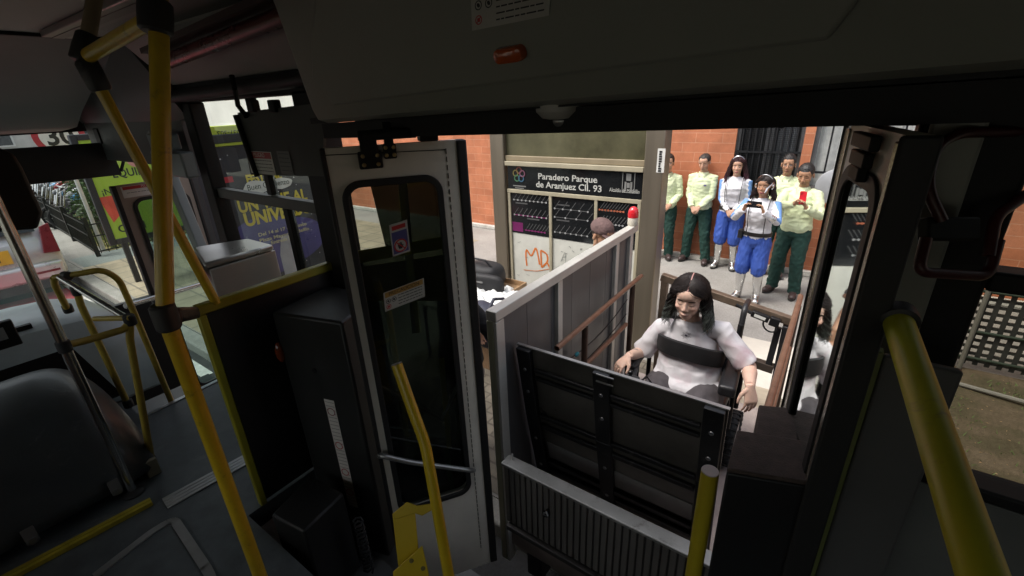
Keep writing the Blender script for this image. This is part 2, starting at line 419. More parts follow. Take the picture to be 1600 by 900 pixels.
SKINM = lambda: M("skin", (.5, .3, .2), .55, 0, .07, 30, .05, 260, spec=.3, attr=True, sss=.12)
def person(label, loc, rotz=0., h=1.72, w=1.0, head=(0, 0, 0), handR=None, handL=None, look=None, group=None, voxel=.006, name="person",
           feet=None, lean=(0, 0), hdR=((0, 0, -1), (1, 0, 0)), hdL=((0, 0, -1), (-1, 0, 0)), curlR=(.35, .45, .3), curlL=(.35, .45, .3), poleR=(-.5, .6, -.4), poleL=(.5, .6, -.4)):
    """a standing figure facing -y in its own space; returns the root, its joints and the scale"""
    k = h / 1.72; lk = dict(skin=(.42, .23, .14), hair=(.015, .012, .01), lips=(.33, .13, .1), fem=False, lids=False, stubble=0., top='shirt', bottom='trousers')
    lk.update(look or {})
    root = thing(name, label, "person", loc, group, rotz, local=True)
    V = lambda x, y, z: Vector((x * k, y * k, z * k))
    lx, ly = lean
    def sh(p):   # lean of the trunk about the hips
        t = max(0, p[2] / k - .95); return Vector((p[0] + lx * t * k, p[1] + ly * t * k, p[2]))
    J = {}
    sw = .158 if lk['fem'] else .178
    J['shR'] = sh(V(-sw * w, .01, 1.395)); J['shL'] = sh(V(sw * w, .01, 1.395))
    J['hd'] = sh(V(0, -.014, 1.62)); J['nk'] = sh(V(0, .02, 1.46))
    hR = V(*(handR or (-.27, -.02, .82))); hL = V(*(handL or (.27, -.02, .82)))
    J['elR'], J['wrR'] = ik(J['shR'], hR, .285 * k, .25 * k, poleR); J['elL'], J['wrL'] = ik(J['shL'], hL, .285 * k, .25 * k, poleL)
    ft = feet or ((-.12, .0, 0), (.12, 0, 0))
    for s_, f, q in (('R', ft[0], -1), ('L', ft[1], 1)):
        J['hp' + s_] = V(q * .088, 0.01, .92); J['an' + s_] = V(f[0], f[1] + .02, .085)
        J['kn' + s_], _ = ik(J['hp' + s_], J['an' + s_], .43 * k, .415 * k, (0, -1, 0)); J['ft' + s_] = V(f[0], f[1], 0)
    T = Matrix.Translation(J['hd']) @ Matrix.Rotation(R(head[2]), 4, 'Z') @ Matrix.Rotation(R(head[0]), 4, 'X') @ Matrix.Rotation(R(head[1]), 4, 'Y') @ Matrix.Scale(k * 1.09, 4) @ Matrix.Diagonal((lk.get('wide', 1.0), 1.0, lk.get('tall', 1.0), 1.0))
    T0 = T.copy()
    b = MB()
    def torso(mb, secs, n=24):
        mb.ring_loft([[sh(Vector((rx * w * k * math.copysign(abs(math.cos(a)) ** .85, math.cos(a)), (cy + ry * math.sin(a)) * k, z * k))) for a in [2 * math.pi * j / n for j in range(n)]] for z, rx, ry, cy in secs])
    torso(b, [(.84, .13, .1, .015), (.93, .16, .11, .02), (1.08, .132, .092, .01), (1.2, .145, .1, .005), (1.32, .16, .108, .005), (1.39, .118, .08, .012), (1.44, .066, .06, .018)])
    b.tube([J['nk'] - V(0, -.005, .06), J['nk'], T @ Vector((0, .015, -.03))], [.062 * k, .054 * k, .05 * k], 16)
    head_pieces(b, T, 1.0, lk['fem'], lk['lids'])
    for s_, q in (('R', -1), ('L', 1)):
        b.tube([J['nk'] - V(0, 0, .07), J['sh' + s_] + V(0, 0, -.02)], [.04 * k, .03 * k], 12)
        fm = .88 if lk['fem'] else 1
        e, wr, s0 = J['el' + s_], J['wr' + s_], J['sh' + s_]
        b.tube([s0 + V(0, 0, .012), s0, s0.lerp(e, .5), e, e.lerp(wr, .3), e.lerp(wr, .75), wr], [.02 * k, .043 * k * fm, .044 * k * fm, .04 * k * fm, .041 * k * fm, .031 * k * fm, .0265 * k * fm], 14)
        dd, nn = hdR if s_ == 'R' else hdL
        hand(b, wr, dd, nn, q, curlR if s_ == 'R' else curlL, k * (.86 if lk['fem'] else .94))
        hp, kn, an = J['hp' + s_], J['kn' + s_], J['an' + s_]
        b.tube([hp + V(0, 0, .03), hp, hp.lerp(kn, .5), kn, kn.lerp(an, .3), an.lerp(kn, .2), an - V(0, 0, .04)], [.07 * k, .088 * k, .072 * k, .054 * k, .055 * k, .038 * k, .036 * k], 14)
        f = J['ft' + s_]; b.ell(f + V(0, -.04, .045), (.028 * k, .085 * k, .026 * k))
    me = remesh(b, voxel, 2)
    head_sculpt_paint(me, T, lk['skin'], lk['lips'], lk.get('brow', lk['hair']), (.02, .013, .01), lk['lids'], lk['hair'] if lk.get('cap', True) else None, lk['stubble'], lk.get('hairline', .072))
    body = link_mesh("body", me, SKINM(), root)
    return dict(root=root, J=J, T=T, k=k, w=w, V=V, sh=sh, torso=torso, body=body, lk=lk)

def short_hair(p, col, top=.02, seed=1., name="hair"):
    T = p['T']; mb = MB(); R3 = T.to_3x3()
    mb.ell(T @ Vector((0, .02, .043)), (.0795, .096, .079 + top), R3, 30, 20)
    mb.ell(T @ Vector((0, .045, .01)), (.076, .072, .07), R3, 24, 16)
    me = remesh(mb, .0055, 1)
    P = vco(me); Nn = vno(me); o = P.copy()
    for i in range(len(P)):
        q = Vector(P[i]); o[i] += Nn[i] * .006 * mnoise.noise(Vector((q.x * 110 + seed, q.y * 60, q.z * 60)))
    setco(me, o)
    Ti = np.array(T.inverted()); H_ = o @ Ti[:3, :3].T + Ti[:3, 3]
    bm = bmesh.new(); bm.from_mesh(me); bm.verts.ensure_lookup_table()
    lim = -.02 - .0 * H_[:, 0]
    kill = [bm.verts[i] for i in range(len(H_)) if (H_[i, 2] < .062 - np.clip(H_[i, 1] + .07, 0, .06) * 1.5 - .03 * (H_[i, 1] > 0.03)) and H_[i, 2] < .08]
    bmesh.ops.delete(bm, geom=kill, context='VERTS'); bm.to_mesh(me); bm.free()
    return link_mesh(name, me, M("hair_" + "%.3f" % col[0], col, .45, 0, .35, 90, .3, 300), p['root'])

def long_hair(p, cols, n=420, length=.34, curl=.02, seed=3, width=.0042, vol=1.0, part=None, front=.035, wave=(20, 34), name="hair"):
    """strands from the scalp down past the shoulders, each a thin wavy tube"""
    rr = random.Random(seed); T = p['T']; k = p['k']; mb = MB()
    up = T.to_3x3() @ Vector((0, 0, 1))
    for i in range(n):
        a = rr.uniform(-math.pi, math.pi); e = rr.uniform(.05, 1.0)
        th = e * 1.45
        x = .079 * math.sin(th) * math.sin(a); y = .018 + .098 * math.sin(th) * math.cos(a); z = .036 + .086 * math.cos(th)
        if i % 4 == 0: x = rr.choice((-1, 1)) * rr.uniform(.003, .02); y = rr.uniform(-.062, .08); z = .036 + .086 * math.sqrt(max(0, 1 - (x / .079) ** 2 - ((y - .018) / .098) ** 2))
        if y < -.05 and z < .078: continue
        if y < -.02 and z < .03: continue
        side = 1 if x > 0 else -1
        ln = length * rr.uniform(.78, 1.08); ph = rr.uniform(0, 6.28); fr = rr.uniform(*wave); am = curl * rr.uniform(.5, 1.3)
        pts = []; steps = 14; lay = rr.uniform(.97, 1.09 if vol > 1.2 and len(cols) > 1 and n > 2000 else 1.13)
        phi0 = math.atan2(x / .079, -(y - .018) / .098)            # 0 = forehead, +-pi = nape
        lim = R(rr.uniform(78, 98)); phi1 = side * max(abs(phi0), lim) if abs(phi0) < lim else phi0
        rad0 = math.hypot(x / .079, (y - .018) / .098)
        for s_ in range(steps + 1):
            t = s_ / steps; d = t * ln
            # travel over the skull first (arc), then down
            zz = z - d * (.55 + .45 * min(1, d / .08))
            m = min(1, d / .09); m = m * m * (3 - 2 * m)
            phi = phi0 * (1 - m) + phi1 * m
            if zz > .036: q = max(rad0, math.sqrt(max(0, 1 - ((zz - .036) / .088) ** 2))); q = min(q, 1.0)
            else: q = 1.0
            if zz < -.0: q = 1.0 + vol * .26 * min(1, -zz / .15)
            q *= 1.0 + (lay - .97) * min(1, d / .06)
            px = .081 * q * math.sin(phi); py = .018 - .1 * q * math.cos(phi)
            wv = am * min(1, d / .12)
            px += wv * math.sin(fr * d + ph); py += wv * math.cos(fr * d * .93 + ph) * .8
            L_ = Vector((px, py, zz + .004))
            if zz > -.03: W = T @ L_
            else: W = T @ Vector((px, py, -.03)) + Vector((0, 0, (zz + .03) * k))
            pts.append(W)
        mb.cur = min(len(cols) - 1, 0)
        base = len(mb.f); wd = width * rr.uniform(.7, 1.3)
        mb.tube(pts, [wd * .8] + [wd] * (steps - 2) + [wd * .7, wd * .25], 5)
        # tips take the second colour
        nf = 5
        if len(cols) > 1:
            for fi in range(base, len(mb.f)):
                seg = (fi - base) // nf
                mb.m[fi] = 1 if steps > seg >= steps * (.7 + .12 * math.sin(i)) else 0
    mb.cur = 0; mb.ell(T @ Vector((0, .028, .044)), (.0785, .09, .0835), T.to_3x3(), 28, 18); mb.ell(T @ Vector((0, .045, .0)), (.075, .07, .07), T.to_3x3(), 20, 14)
    ms = [M("strand_%.3f_%.3f" % (c[0], c[1]), c, .55, 0, .4, 60, 0, spec=.3) for c in cols]
    return mb.build(name, ms, p['root'], fix=False)

def top_garment(p, col, name="shirt", loose=.018, sleeve=1.0, seed=1., amp=.006, hem=.9, blouse=.012, mat=None, neck=.07, voxel=.008, rings=None, cuff=.012, sl=None):
    mb = MB(); k, V, J, w, sh = p['k'], p['V'], p['J'], p['w'], p['sh']
    l = loose; fem = p['lk']['fem']
    S = rings or [(hem, .155 + l, .112 + l, .018), (hem + .05, .16 + l + blouse, .115 + l + blouse, .014), (1.08, .142 + l + blouse * .7, .1 + l + blouse * .7, .01), (1.2, .15 + l, .107 + l + (.02 if fem else 0), -.002 if fem else .004), (1.3, .158 + l, .11 + l + (.022 if fem else 0), -.01 if fem else .003), (1.37, .15 + l * .6, .095 + l, .01), (1.415, .118, .08 + l * .5, .018), (1.445, neck + .008, .07, .02), (1.462, neck - .006, .06, .018)]
    p['torso'](mb, S)
    for s_ in 'RL':
        e, wr, s0 = J['el' + s_], J['wr' + s_], J['sh' + s_]
        pts = [s0.lerp(J['nk'], .5) - V(0, 0, .018), s0 + V(0, 0, -.006), s0.lerp(e, .5), e, e.lerp(wr, .5), e.lerp(wr, .97)]
        rr = [.05, .05 + l * .5, .05 + l * .55, .045 + l * .7, .04 + l * .6, .03 + cuff]
        if sleeve < 1:
            kk = 3; pts = pts[:2] + [s0.lerp(e, .5 * sleeve * 2), s0.lerp(e, sleeve * 1.0 + .12)]; rr = rr[:2] + [.056 + l, .058 + l * 1.25]
        if fem: rr = [q * .92 for q in rr]
        mb.tube(pts, [q * k for q in rr], 18)
    me = remesh(mb, voxel, 2); folds(me, amp, seed=seed)
    if mat is None: mat = M("cloth_%s_%.2f_%.2f" % (name, col[0], col[2]), col, .8, 0, .06, 20, .12, 500)
    return me, (link_mesh(name, me, mat, p['root']) if mat != 'later' else None)
def trousers(p, col, name="trousers", loose=.02, seed=5., amp=.008, hem=.07, knee=None, waist=.98, mat=None, voxel=.009, balloon=0.):
    mb = MB(); k, V, J, w = p['k'], p['V'], p['J'], p['w']; l = loose
    p['torso'](mb, [(.8, .11, .1, .015), (.86, .165 + l * .5, .118 + l * .6, .018), (.93, .168 + l * .3, .12 + l * .3, .018), (waist, .157, .112, .016)])
    for s_ in 'RL':
        hp, kn, an = J['hp' + s_], J['kn' + s_], J['an' + s_]
        if balloon:
            end = kn.lerp(an, .18)
            pts = [hp + V(0, 0, .02), hp - V(0, 0, .06), hp.lerp(kn, .5), kn + V(0, 0, .04), kn - V(0, 0, .05), end]
            rr = [.085, .094 + l * .7, .084 + balloon, .078 + balloon * 1.3, .072 + balloon, .06]
        else:
            a2 = Vector((an.x, an.y, hem * k))
            pts = [hp + V(0, 0, .02), hp - V(0, 0, .06), hp.lerp(kn, .5), kn, kn.lerp(an, .5), an.lerp(kn, .08), a2]
            rr = [.085, .096 + l * .6, .078 + l, .063 + l, .058 + l, .055 + l, .06 + l]
        mb.tube(pts, [q * k for q in rr], 20)
    me = remesh(mb, voxel, 2); folds(me, amp, freq=(26, 26, 7) if balloon else (15, 15, 11), seed=seed, fine=.6)
    return link_mesh(name, me, mat or M("cloth_%s_%.2f_%.2f" % (name, col[0], col[2]), col, .85, 0, .12, 14, .15, 400), p['root'])
def shoes(p, col, boot=False, mat=None, sole=(.03, .028, .026), lace=None):
    k, V, J = p['k'], p['V'], p['J']
    for s_, q in (('R', -1), ('L', 1)):
        f = J['ft' + s_]; an = J['an' + s_]; mb = MB(); yaw = Matrix.Rotation(q * .22, 3, 'Z')
        g = lambda x, y, z: f + yaw @ V(x, y, z)
        mb.ell(g(0, -.095, .048), (.046 * k, .075 * k, .042 * k), yaw); mb.ell(g(0, .025, .05), (.04 * k, .06 * k, .05 * k), yaw)
        mb.tube([g(0, -.1, .045), g(0, -.03, .07), g(0, .03, .06)], [.04 * k, .045 * k, .042 * k], 14)
        if boot:
            kn = J['kn' + s_]; mb.tube([an - V(0, 0, .03), an.lerp(kn, .25), an.lerp(kn, .6), an.lerp(kn, .86)], [.047 * k, .05 * k, .062 * k, .066 * k], 20)
        else: mb.tube([an - V(0, 0, .03), an + V(0, 0, .05)], [.045 * k, .046 * k], 14)
        me = remesh(mb, .007, 2); folds(me, .0025, (25, 25, 25), 3, .5)
        o = link_mesh("boot" if boot else "shoe", me, mat or M("leather_%.2f" % col[0], col, .42, 0, .3, 25, .2, 120), p['root'])
        sm = MB(); pts = []
        for j in range(22):
            a = 2 * math.pi * j / 22; y = -.05 + .118 * math.cos(a) * -1; x = (.047 if y < -.02 else .04) * math.sin(a)
            pts.append(g(x, y, .002))
        sm.prism(pts, (0, 0, .024 * k)); sm.build("sole", M("shoe_sole", sole, .8), o)
        if lace:
            lm = MB()
            for i in range(4): lm.tube([g(-.022, -.055 + i * .02, .088 + i * .006), g(0, -.05 + i * .02, .1 + i * .006), g(.022, -.055 + i * .02, .088 + i * .006)], .0035, 6)
            lm.build("lace", M("lace", lace, .8), o)
def collar(p, col):
    mb = MB(); k, V, sh = p['k'], p['V'], p['sh']; n = 36; A = []; B = []; C_ = []
    for i in range(n + 1):
        a = R(-66 + 312 * i / n)   # open at the front
        A.append(sh(V(.062 * math.cos(a), .018 + .058 * math.sin(a), 1.476))); B.append(sh(V(.084 * math.cos(a), .014 + .082 * math.sin(a), 1.436)))
        C_.append(sh(V(.076 * math.cos(a), .014 + .074 * math.sin(a), 1.45)))
    for q in (B,):
        pass
    for i_, w_ in ((0, 1), (1, .8), (2, .5), (3, .25)):
        B[i_] += V(0, -.03, -.034) * w_; B[-1 - i_] += V(0, -.03, -.034) * w_; A[i_] += V(0, -.004, -.018) * w_; A[-1 - i_] += V(0, -.004, -.018) * w_
    for i in range(n): mb.quad(A[i], A[i + 1], B[i + 1], B[i])
    o = mb.build("collar", M("cloth_shirt_%.2f_%.2f" % (col[0], col[2]), col, .8, 0, .06, 20, .12, 500), p['root'], fix=False)
    s_ = o.modifiers.new("thick", 'SOLIDIFY'); s_.thickness = .004; return o
def belt(p, col=(.015, .013, .012), z=.965, r=.012, h=.036, buckle=(.5, .48, .42)):
    k, V = p['k'], p['V']; mb = MB(); n = 32; ra, rb = (.163 + r) * p['w'], .118 + r
    def ring(z_, d): return [p['sh'](V((ra + d) * math.copysign(abs(math.cos(a)) ** .85, math.cos(a)), .016 + (rb + d) * math.sin(a), z_)) for a in [2 * math.pi * j / n for j in range(n)]]
    mb.ring_loft([ring(z - h / 2, -.02), ring(z - h / 2, .004), ring(z + h / 2, .004), ring(z + h / 2, -.02)], caps=False)
    o = mb.build("belt", M("belt_leather", col, .45), p['root'])
    if buckle:
        bm_ = MB(); c = V(0, .016 - rb - .008, z); bm_.obox(c, V(.022, 0, 0), V(0, .005, 0), V(0, 0, .018)); bm_.build("buckle", M("buckle_metal", buckle, .3, 1), o, bevel=.003)
    return o
# ------------------------------------------------------------------ the setting: road, pavement, walls
def tilemat(name, c1, c2, mortar, w, h, plane='xz', msize=.012, rough=.75, bump=.5, offset=.5, var=.25, msmooth=.2, dirt=None):
    if name in MATS: return MATS[name]
    m = bpy.data.materials.new(name); m.use_nodes = True; nt = m.node_tree; N = nt.nodes; L = nt.links; b = N["Principled BSDF"]
    ge = N.new("ShaderNodeNewGeometry"); sp = N.new("ShaderNodeSeparateXYZ"); L.new(ge.outputs['Position'], sp.inputs[0]); cb = N.new("ShaderNodeCombineXYZ")
    L.new(sp.outputs['XYZ'.index(plane[0].upper())], cb.inputs[0]); L.new(sp.outputs['XYZ'.index(plane[1].upper())], cb.inputs[1])
    nd = N.new("ShaderNodeTexNoise"); nd.inputs['Scale'].default_value = 9; nd.inputs['Detail'].default_value = 3; L.new(ge.outputs['Position'], nd.inputs[0])
    ad = N.new("ShaderNodeMixRGB"); ad.blend_type = 'ADD'; ad.inputs[0].default_value = .012; L.new(cb.outputs[0], ad.inputs[1]); L.new(nd.outputs[1], ad.inputs[2])
    br = N.new("ShaderNodeTexBrick"); br.offset = offset; L.new(ad.outputs[0], br.inputs[0])
    br.inputs['Color1'].default_value = (*c1, 1); br.inputs['Color2'].default_value = (*c2, 1); br.inputs['Mortar'].default_value = (*mortar, 1)
    br.inputs['Scale'].default_value = 1; br.inputs['Mortar Size'].default_value = msize; br.inputs['Mortar Smooth'].default_value = msmooth
    br.inputs['Brick Width'].default_value = w; br.inputs['Row Height'].default_value = h; br.inputs['Bias'].default_value = -.2
    nz = N.new("ShaderNodeTexNoise"); nz.inputs['Scale'].default_value = 2.2; nz.inputs['Detail'].default_value = 9; nz.inputs['Roughness'].default_value = .7; L.new(ge.outputs['Position'], nz.inputs[0])
    mr = N.new("ShaderNodeMapRange"); mr.inputs[1].default_value = .3; mr.inputs[2].default_value = .72; mr.inputs[3].default_value = 1 - var; mr.inputs[4].default_value = 1 + var; L.new(nz.outputs[0], mr.inputs[0])
    mx = N.new("ShaderNodeMix"); mx.data_type = 'RGBA'; mx.blend_type = 'MULTIPLY'; mx.inputs[0].default_value = 1
    L.new(br.outputs[0], mx.inputs[6]); L.new(mr.outputs[0], mx.inputs[7]); L.new(mx.outputs[2], b.inputs['Base Color'])
    b.inputs['Roughness'].default_value = rough; b.inputs['Specular IOR Level'].default_value = .3
    n2 = N.new("ShaderNodeTexNoise"); n2.inputs['Scale'].default_value = 60; n2.inputs['Detail'].default_value = 6; L.new(ge.outputs['Position'], n2.inputs[0])
    ma = N.new("ShaderNodeMath"); ma.operation = 'MULTIPLY_ADD'; ma.inputs[1].default_value = -1.0; L.new(br.outputs['Fac'], ma.inputs[0])
    m3 = N.new("ShaderNodeMath"); m3.operation = 'MULTIPLY'; m3.inputs[1].default_value = .5; L.new(n2.outputs[0], m3.inputs[0]); L.new(m3.outputs[0], ma.inputs[2])
    bp = N.new("ShaderNodeBump"); bp.inputs['Strength'].default_value = bump; bp.inputs['Distance'].default_value = .012; L.new(ma.outputs[0], bp.inputs['Height']); L.new(bp.outputs[0], b.inputs['Normal'])
    MATS[name] = m; return m
def groundmat(name, cols, scale=1.2, fine=40, rough=.9, bump=.5, joints=None):
    if name in MATS: return MATS[name]
    m = bpy.data.materials.new(name); m.use_nodes = True; nt = m.node_tree; N = nt.nodes; L = nt.links; b = N["Principled BSDF"]
    ge = N.new("ShaderNodeNewGeometry"); a = N.new("ShaderNodeTexNoise"); a.inputs['Scale'].default_value = scale; a.inputs['Detail'].default_value = 10; a.inputs['Roughness'].default_value = .68
    L.new(ge.outputs['Position'], a.inputs[0]); cr = N.new("ShaderNodeValToRGB"); e = cr.color_ramp.elements
    for i, (t, c) in enumerate(cols):
        q = e[i] if i < 2 else e.new(t)
        q.position = t; q.color = (*c, 1)
    L.new(a.outputs[0], cr.inputs[0]); f = N.new("ShaderNodeTexNoise"); f.inputs['Scale'].default_value = fine; f.inputs['Detail'].default_value = 6; f.inputs['Roughness'].default_value = .75; L.new(ge.outputs['Position'], f.inputs[0])
    mr = N.new("ShaderNodeMapRange"); mr.inputs[1].default_value = .3; mr.inputs[2].default_value = .7; mr.inputs[3].default_value = .72; mr.inputs[4].default_value = 1.25; L.new(f.outputs[0], mr.inputs[0])
    mx = N.new("ShaderNodeMix"); mx.data_type = 'RGBA'; mx.blend_type = 'MULTIPLY'; mx.inputs[0].default_value = 1; L.new(cr.outputs[0], mx.inputs[6]); L.new(mr.outputs[0], mx.inputs[7])
    L.new(mx.outputs[2], b.inputs['Base Color']); b.inputs['Roughness'].default_value = rough; b.inputs['Specular IOR Level'].default_value = .25
    bp = N.new("ShaderNodeBump"); bp.inputs['Strength'].default_value = bump; bp.inputs['Distance'].default_value = .01; L.new(f.outputs[0], bp.inputs['Height']); L.new(bp.outputs[0], b.inputs['Normal'])
    MATS[name] = m; return m
def sheet(name, x0, x1, y0, y1, z, mat):
    mb = MB(); mb.quad((x0, y0, z), (x1, y0, z), (x1, y1, z), (x0, y1, z)); return tag(mb.build(name, mat, smooth=False), kind='structure')
asphalt = groundmat("asphalt", [(.3, (.035, .035, .036)), (.7, (.07, .07, .068))], .8, 60)
concrete = groundmat("pavement_concrete", [(.3, (.22, .212, .195)), (.5, (.29, .28, .26)), (.72, (.36, .35, .325))], .9, 55, bump=.35)
sheet("ground", -150, 150, -150, 150, -.129, groundmat("far_ground", [(.3, (.16, .16, .14)), (.7, (.25, .24, .2))], .2, 8))
sheet("road", -80, 40, -8, 1.72, -.125, asphalt)
sheet("road_red_paint", -10.9, -7.0, -1.5, 1.5, -.121, groundmat("red_road_paint", [(.35, (.33, .055, .07)), (.65, (.42, .09, .1))], 2, 40))
mb = MB(); mb.box((-13.2, 1.5, -.117), (-5.5, 1.62, -.117 + .0001)); tag(mb.build("road_edge_line", M("road_white", (.6, .58, .54), .8, 0, .3, 9), smooth=False), kind='structure')
mb = MB(); mb.box((-60, 1.72, -.2), (30, 1.9, .0)); tag(mb.build("kerb", groundmat("kerb_concrete", [(.3, (.2, .2, .18)), (.7, (.36, .35, .32))], 3, 50), bevel=.02), kind='structure')
mb = MB(); mb.box((-60, 1.9, -.25), (30, 9.5, -.003)); tag(mb.build("pavement", concrete, smooth=False), kind='structure')
sheet("paver_strip", -11.6, -5.9, 1.91, 7.0, .002, tilemat("tan_pavers", (.3, .26, .185), (.35, .3, .21), (.17, .155, .12), .42, .42, 'xy', .015, offset=0))
sheet("slate_strip", -12.6, -11.6, 1.95, 7.0, .003, groundmat("slate", [(.3, (.17, .2, .19)), (.7, (.24, .27, .26))], 1, 40))
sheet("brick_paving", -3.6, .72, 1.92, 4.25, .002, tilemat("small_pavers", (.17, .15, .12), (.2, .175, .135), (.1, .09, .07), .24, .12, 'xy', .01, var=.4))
sheet("pale_tile_paving", -1.15, .05, 4.25, 5.35, .003, tilemat("pale_tiles", (.55, .52, .46), (.6, .56, .5), (.27, .25, .22), .6, .6, 'xy', .012, offset=0, var=.1))
sheet("bare_earth", .74, 9, 1.92, 5.75, .004, groundmat("earth", [(.32, (.07, .055, .035)), (.45, (.085, .072, .042)), (.55, (.115, .088, .058)), (.7, (.17, .135, .095))], 2.2, 35, bump=1))
mb = MB()
for i in range(9000):     # sparse grass and dry leaf litter on the bare earth
    x = rnd.uniform(.76, 4.2); y = rnd.uniform(1.95, 5.6)
    if mnoise.noise(Vector((x * 1.6, y * 1.6, 3))) + rnd.uniform(-.3, .3) < .1: continue
    h = rnd.uniform(.012, .04); a = rnd.uniform(0, 6.28); l = rnd.uniform(-.03, .03)
    mb.add([(x - .004 * math.cos(a), y - .004 * math.sin(a), .003), (x + .004 * math.cos(a), y + .004 * math.sin(a), .003), (x + l, y + rnd.uniform(-.03, .03), h)], [(0, 1, 2)])
tag(mb.build("grass_tufts", M("grass_blade", (.09, .15, .035), .7, 0, .4, 4), smooth=False, fix=False), "sparse short grass on the brown bare earth", "grass", kind='stuff')
mb = MB()
for i in range(900):
    x = rnd.uniform(.76, 4.2); y = rnd.uniform(1.95, 5.7); a = rnd.uniform(0, 6.28); s = rnd.uniform(.004, .014); c, d = math.cos(a) * s, math.sin(a) * s; z = .008
    mb.add([(x - c, y - d, z), (x + d * .4, y - c * .4, z + rnd.uniform(0, .005)), (x + c, y + d, z), (x - d * .4, y + c * .4, z + rnd.uniform(0, .005))], [(0, 1, 2, 3)])
tag(mb.build("leaf_litter", M("dry_leaf", (.3, .2, .11), .8, 0, .5, 3), smooth=False, fix=False), "dry brown leaves scattered over the bare earth", "leaf litter", kind='stuff')

# the orange block building across the pavement
WY = 7.9
bw = thing("block_building", "orange painted concrete block building with barred windows behind the people", "building", (-4, WY, 0))
paint = tilemat("orange_block", (.43, .155, .078), (.51, .195, .1), (.52, .25, .15), .40, .148, 'xz', .005, .6, .35, var=.26)
w1a = Q(1152, 206, y=WY); w1b = Q(1259, 205, y=WY); w1c = Q(1131, 300, y=WY)
w2a = Q(1275, 206, y=WY); w2c = Q(1262, 283, y=WY)
wins = [(w1a.x, w1b.x, Q(1140, 330, y=WY).z, w1a.z + 1.0), (w2a.x, w2a.x + 1.75, w2c.z - .12, w2a.z + 1.0)]
xs = sorted([-11.75, 9] + [v for a in wins for v in a[:2]]); ZT = 5.5
mb = MB()
for i in range(len(xs) - 1):
    a, b_ = xs[i], xs[i + 1]
    hole = [w_ for w_ in wins if abs(w_[0] - a) < 1e-6]
    if hole: mb.box((a, WY, 0), (b_, WY + .2, hole[0][2])); mb.box((a, WY, hole[0][3]), (b_, WY + .2, ZT))
    else: mb.box((a, WY, 0), (b_, WY + .2, ZT))
mb.box((-11.75, WY + .2, 0), (-11.55, WY + 6, ZT)); mb.build("wall", paint, bw, smooth=False)
mb = MB(); mb.box((-11.75, WY - .09, 0), (9, WY - .002, .085)); mb.build("plinth", groundmat("pale_plinth", [(.3, (.4, .38, .34)), (.7, (.62, .6, .55))], 4, 50), bw, bevel=.012)
mb = MB(); mb.box((-11.95, WY - .5, ZT), (9.2, WY + 6.2, ZT + .15)); mb.build("roof", M("roof_slab", (.3, .28, .25), .9), bw)
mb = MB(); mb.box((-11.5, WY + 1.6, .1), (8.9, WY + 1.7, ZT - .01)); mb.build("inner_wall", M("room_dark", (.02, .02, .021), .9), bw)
iron = M("window_iron", (.012, .013, .015), .5, .3)
for i, (a, b_, z0, z1) in enumerate(wins):
    mb = MB(); t = .05
    mb.box((a, WY + .05, z0), (a + t, WY + .13, z1)); mb.box((b_ - t, WY + .05, z0), (b_, WY + .13, z1)); mb.box((a + t, WY + .05, z0), (b_ - t, WY + .13, z0 + t)); mb.box((a + t, WY + .05, z1 - t), (b_ - t, WY + .13, z1))
    mid = (a + b_) / 2 if i == 0 else a + .72
    mb.box((mid - .05, WY + .06, z0 + t), (mid + .05, WY + .12, z1 - t))
    wf = mb.build("window", M("window_frame_grey", (.16, .165, .17), .45, .4), bw)
    mb = MB()
    n = 9 if i == 0 else 8
    for j in range(1, n + 1):
        x = a + (b_ - a) * j / (n + 1); mb.tube([(x, WY + .02, z0 + .01), (x, WY + .02, z1 - .01)], .011, 8)
    for zz in ((z0 + .35, (z0 + z1) / 2 - .18, z1 - .6) if i == 0 else (z0 + .25, z0 + 1.0, z1 - .5)): mb.box((a + .01, WY - .003, zz - .016), (b_ - .01, WY + .009, zz + .016))
    mb.build("grille", iron, wf)
    if i == 0:
        mb = MB()
        for j in range(46):
            x = a + .02 + (b_ - a - .04) * j / 45; mb.box((x - .0022, WY + .034, z0 + .05), (x + .0022, WY + .037, z1 - .05))
        for j in range(80):
            z = z0 + .05 + (z1 - z0 - .1) * j / 79; mb.box((a + .05, WY + .038, z - .0022), (b_ - .05, WY + .041, z + .0022))
        mb.build("mesh_screen", M("screen_wire", (.03, .032, .034), .6, .4), wf, smooth=False)
        cx0, cx1 = mid + .1, b_ - .08
    else: cx0, cx1 = a + .04, b_ - .04
    mb = MB(); nn = 60; ring = []
    for j in range(nn + 1):
        x = cx0 + (cx1 - cx0) * j / nn; y = WY + .125 + .012 * math.sin(j * .95) + .008 * math.sin(j * 2.3); ring.append((x, y))
    top = (z1 - .12) if i else z1 - .75
    for j in range(nn):
        hj = top - (0.25 * (1 - j / nn) if i == 0 else 0); hk = top - (0.25 * (1 - (j + 1) / nn) if i == 0 else 0)
        mb.quad((*ring[j], z0 + .05), (*ring[j + 1], z0 + .05), (*ring[j + 1], hk), (*ring[j], hj))
    mb.build("curtain", M("curtain_%d" % i, ((.36, .37, .4) if i == 0 else (.78, .77, .76)), .9, 0, .15, 12), wf, fix=False)
    mb = MB(); mb.quad((a + t, WY + .09, z0 + t), (b_ - t, WY + .09, z0 + t), (b_ - t, WY + .09, z1 - t), (a + t, WY + .09, z1 - t)); mb.build("pane", glass("house_glass", (.86, .88, .87), .08), wf, smooth=False)

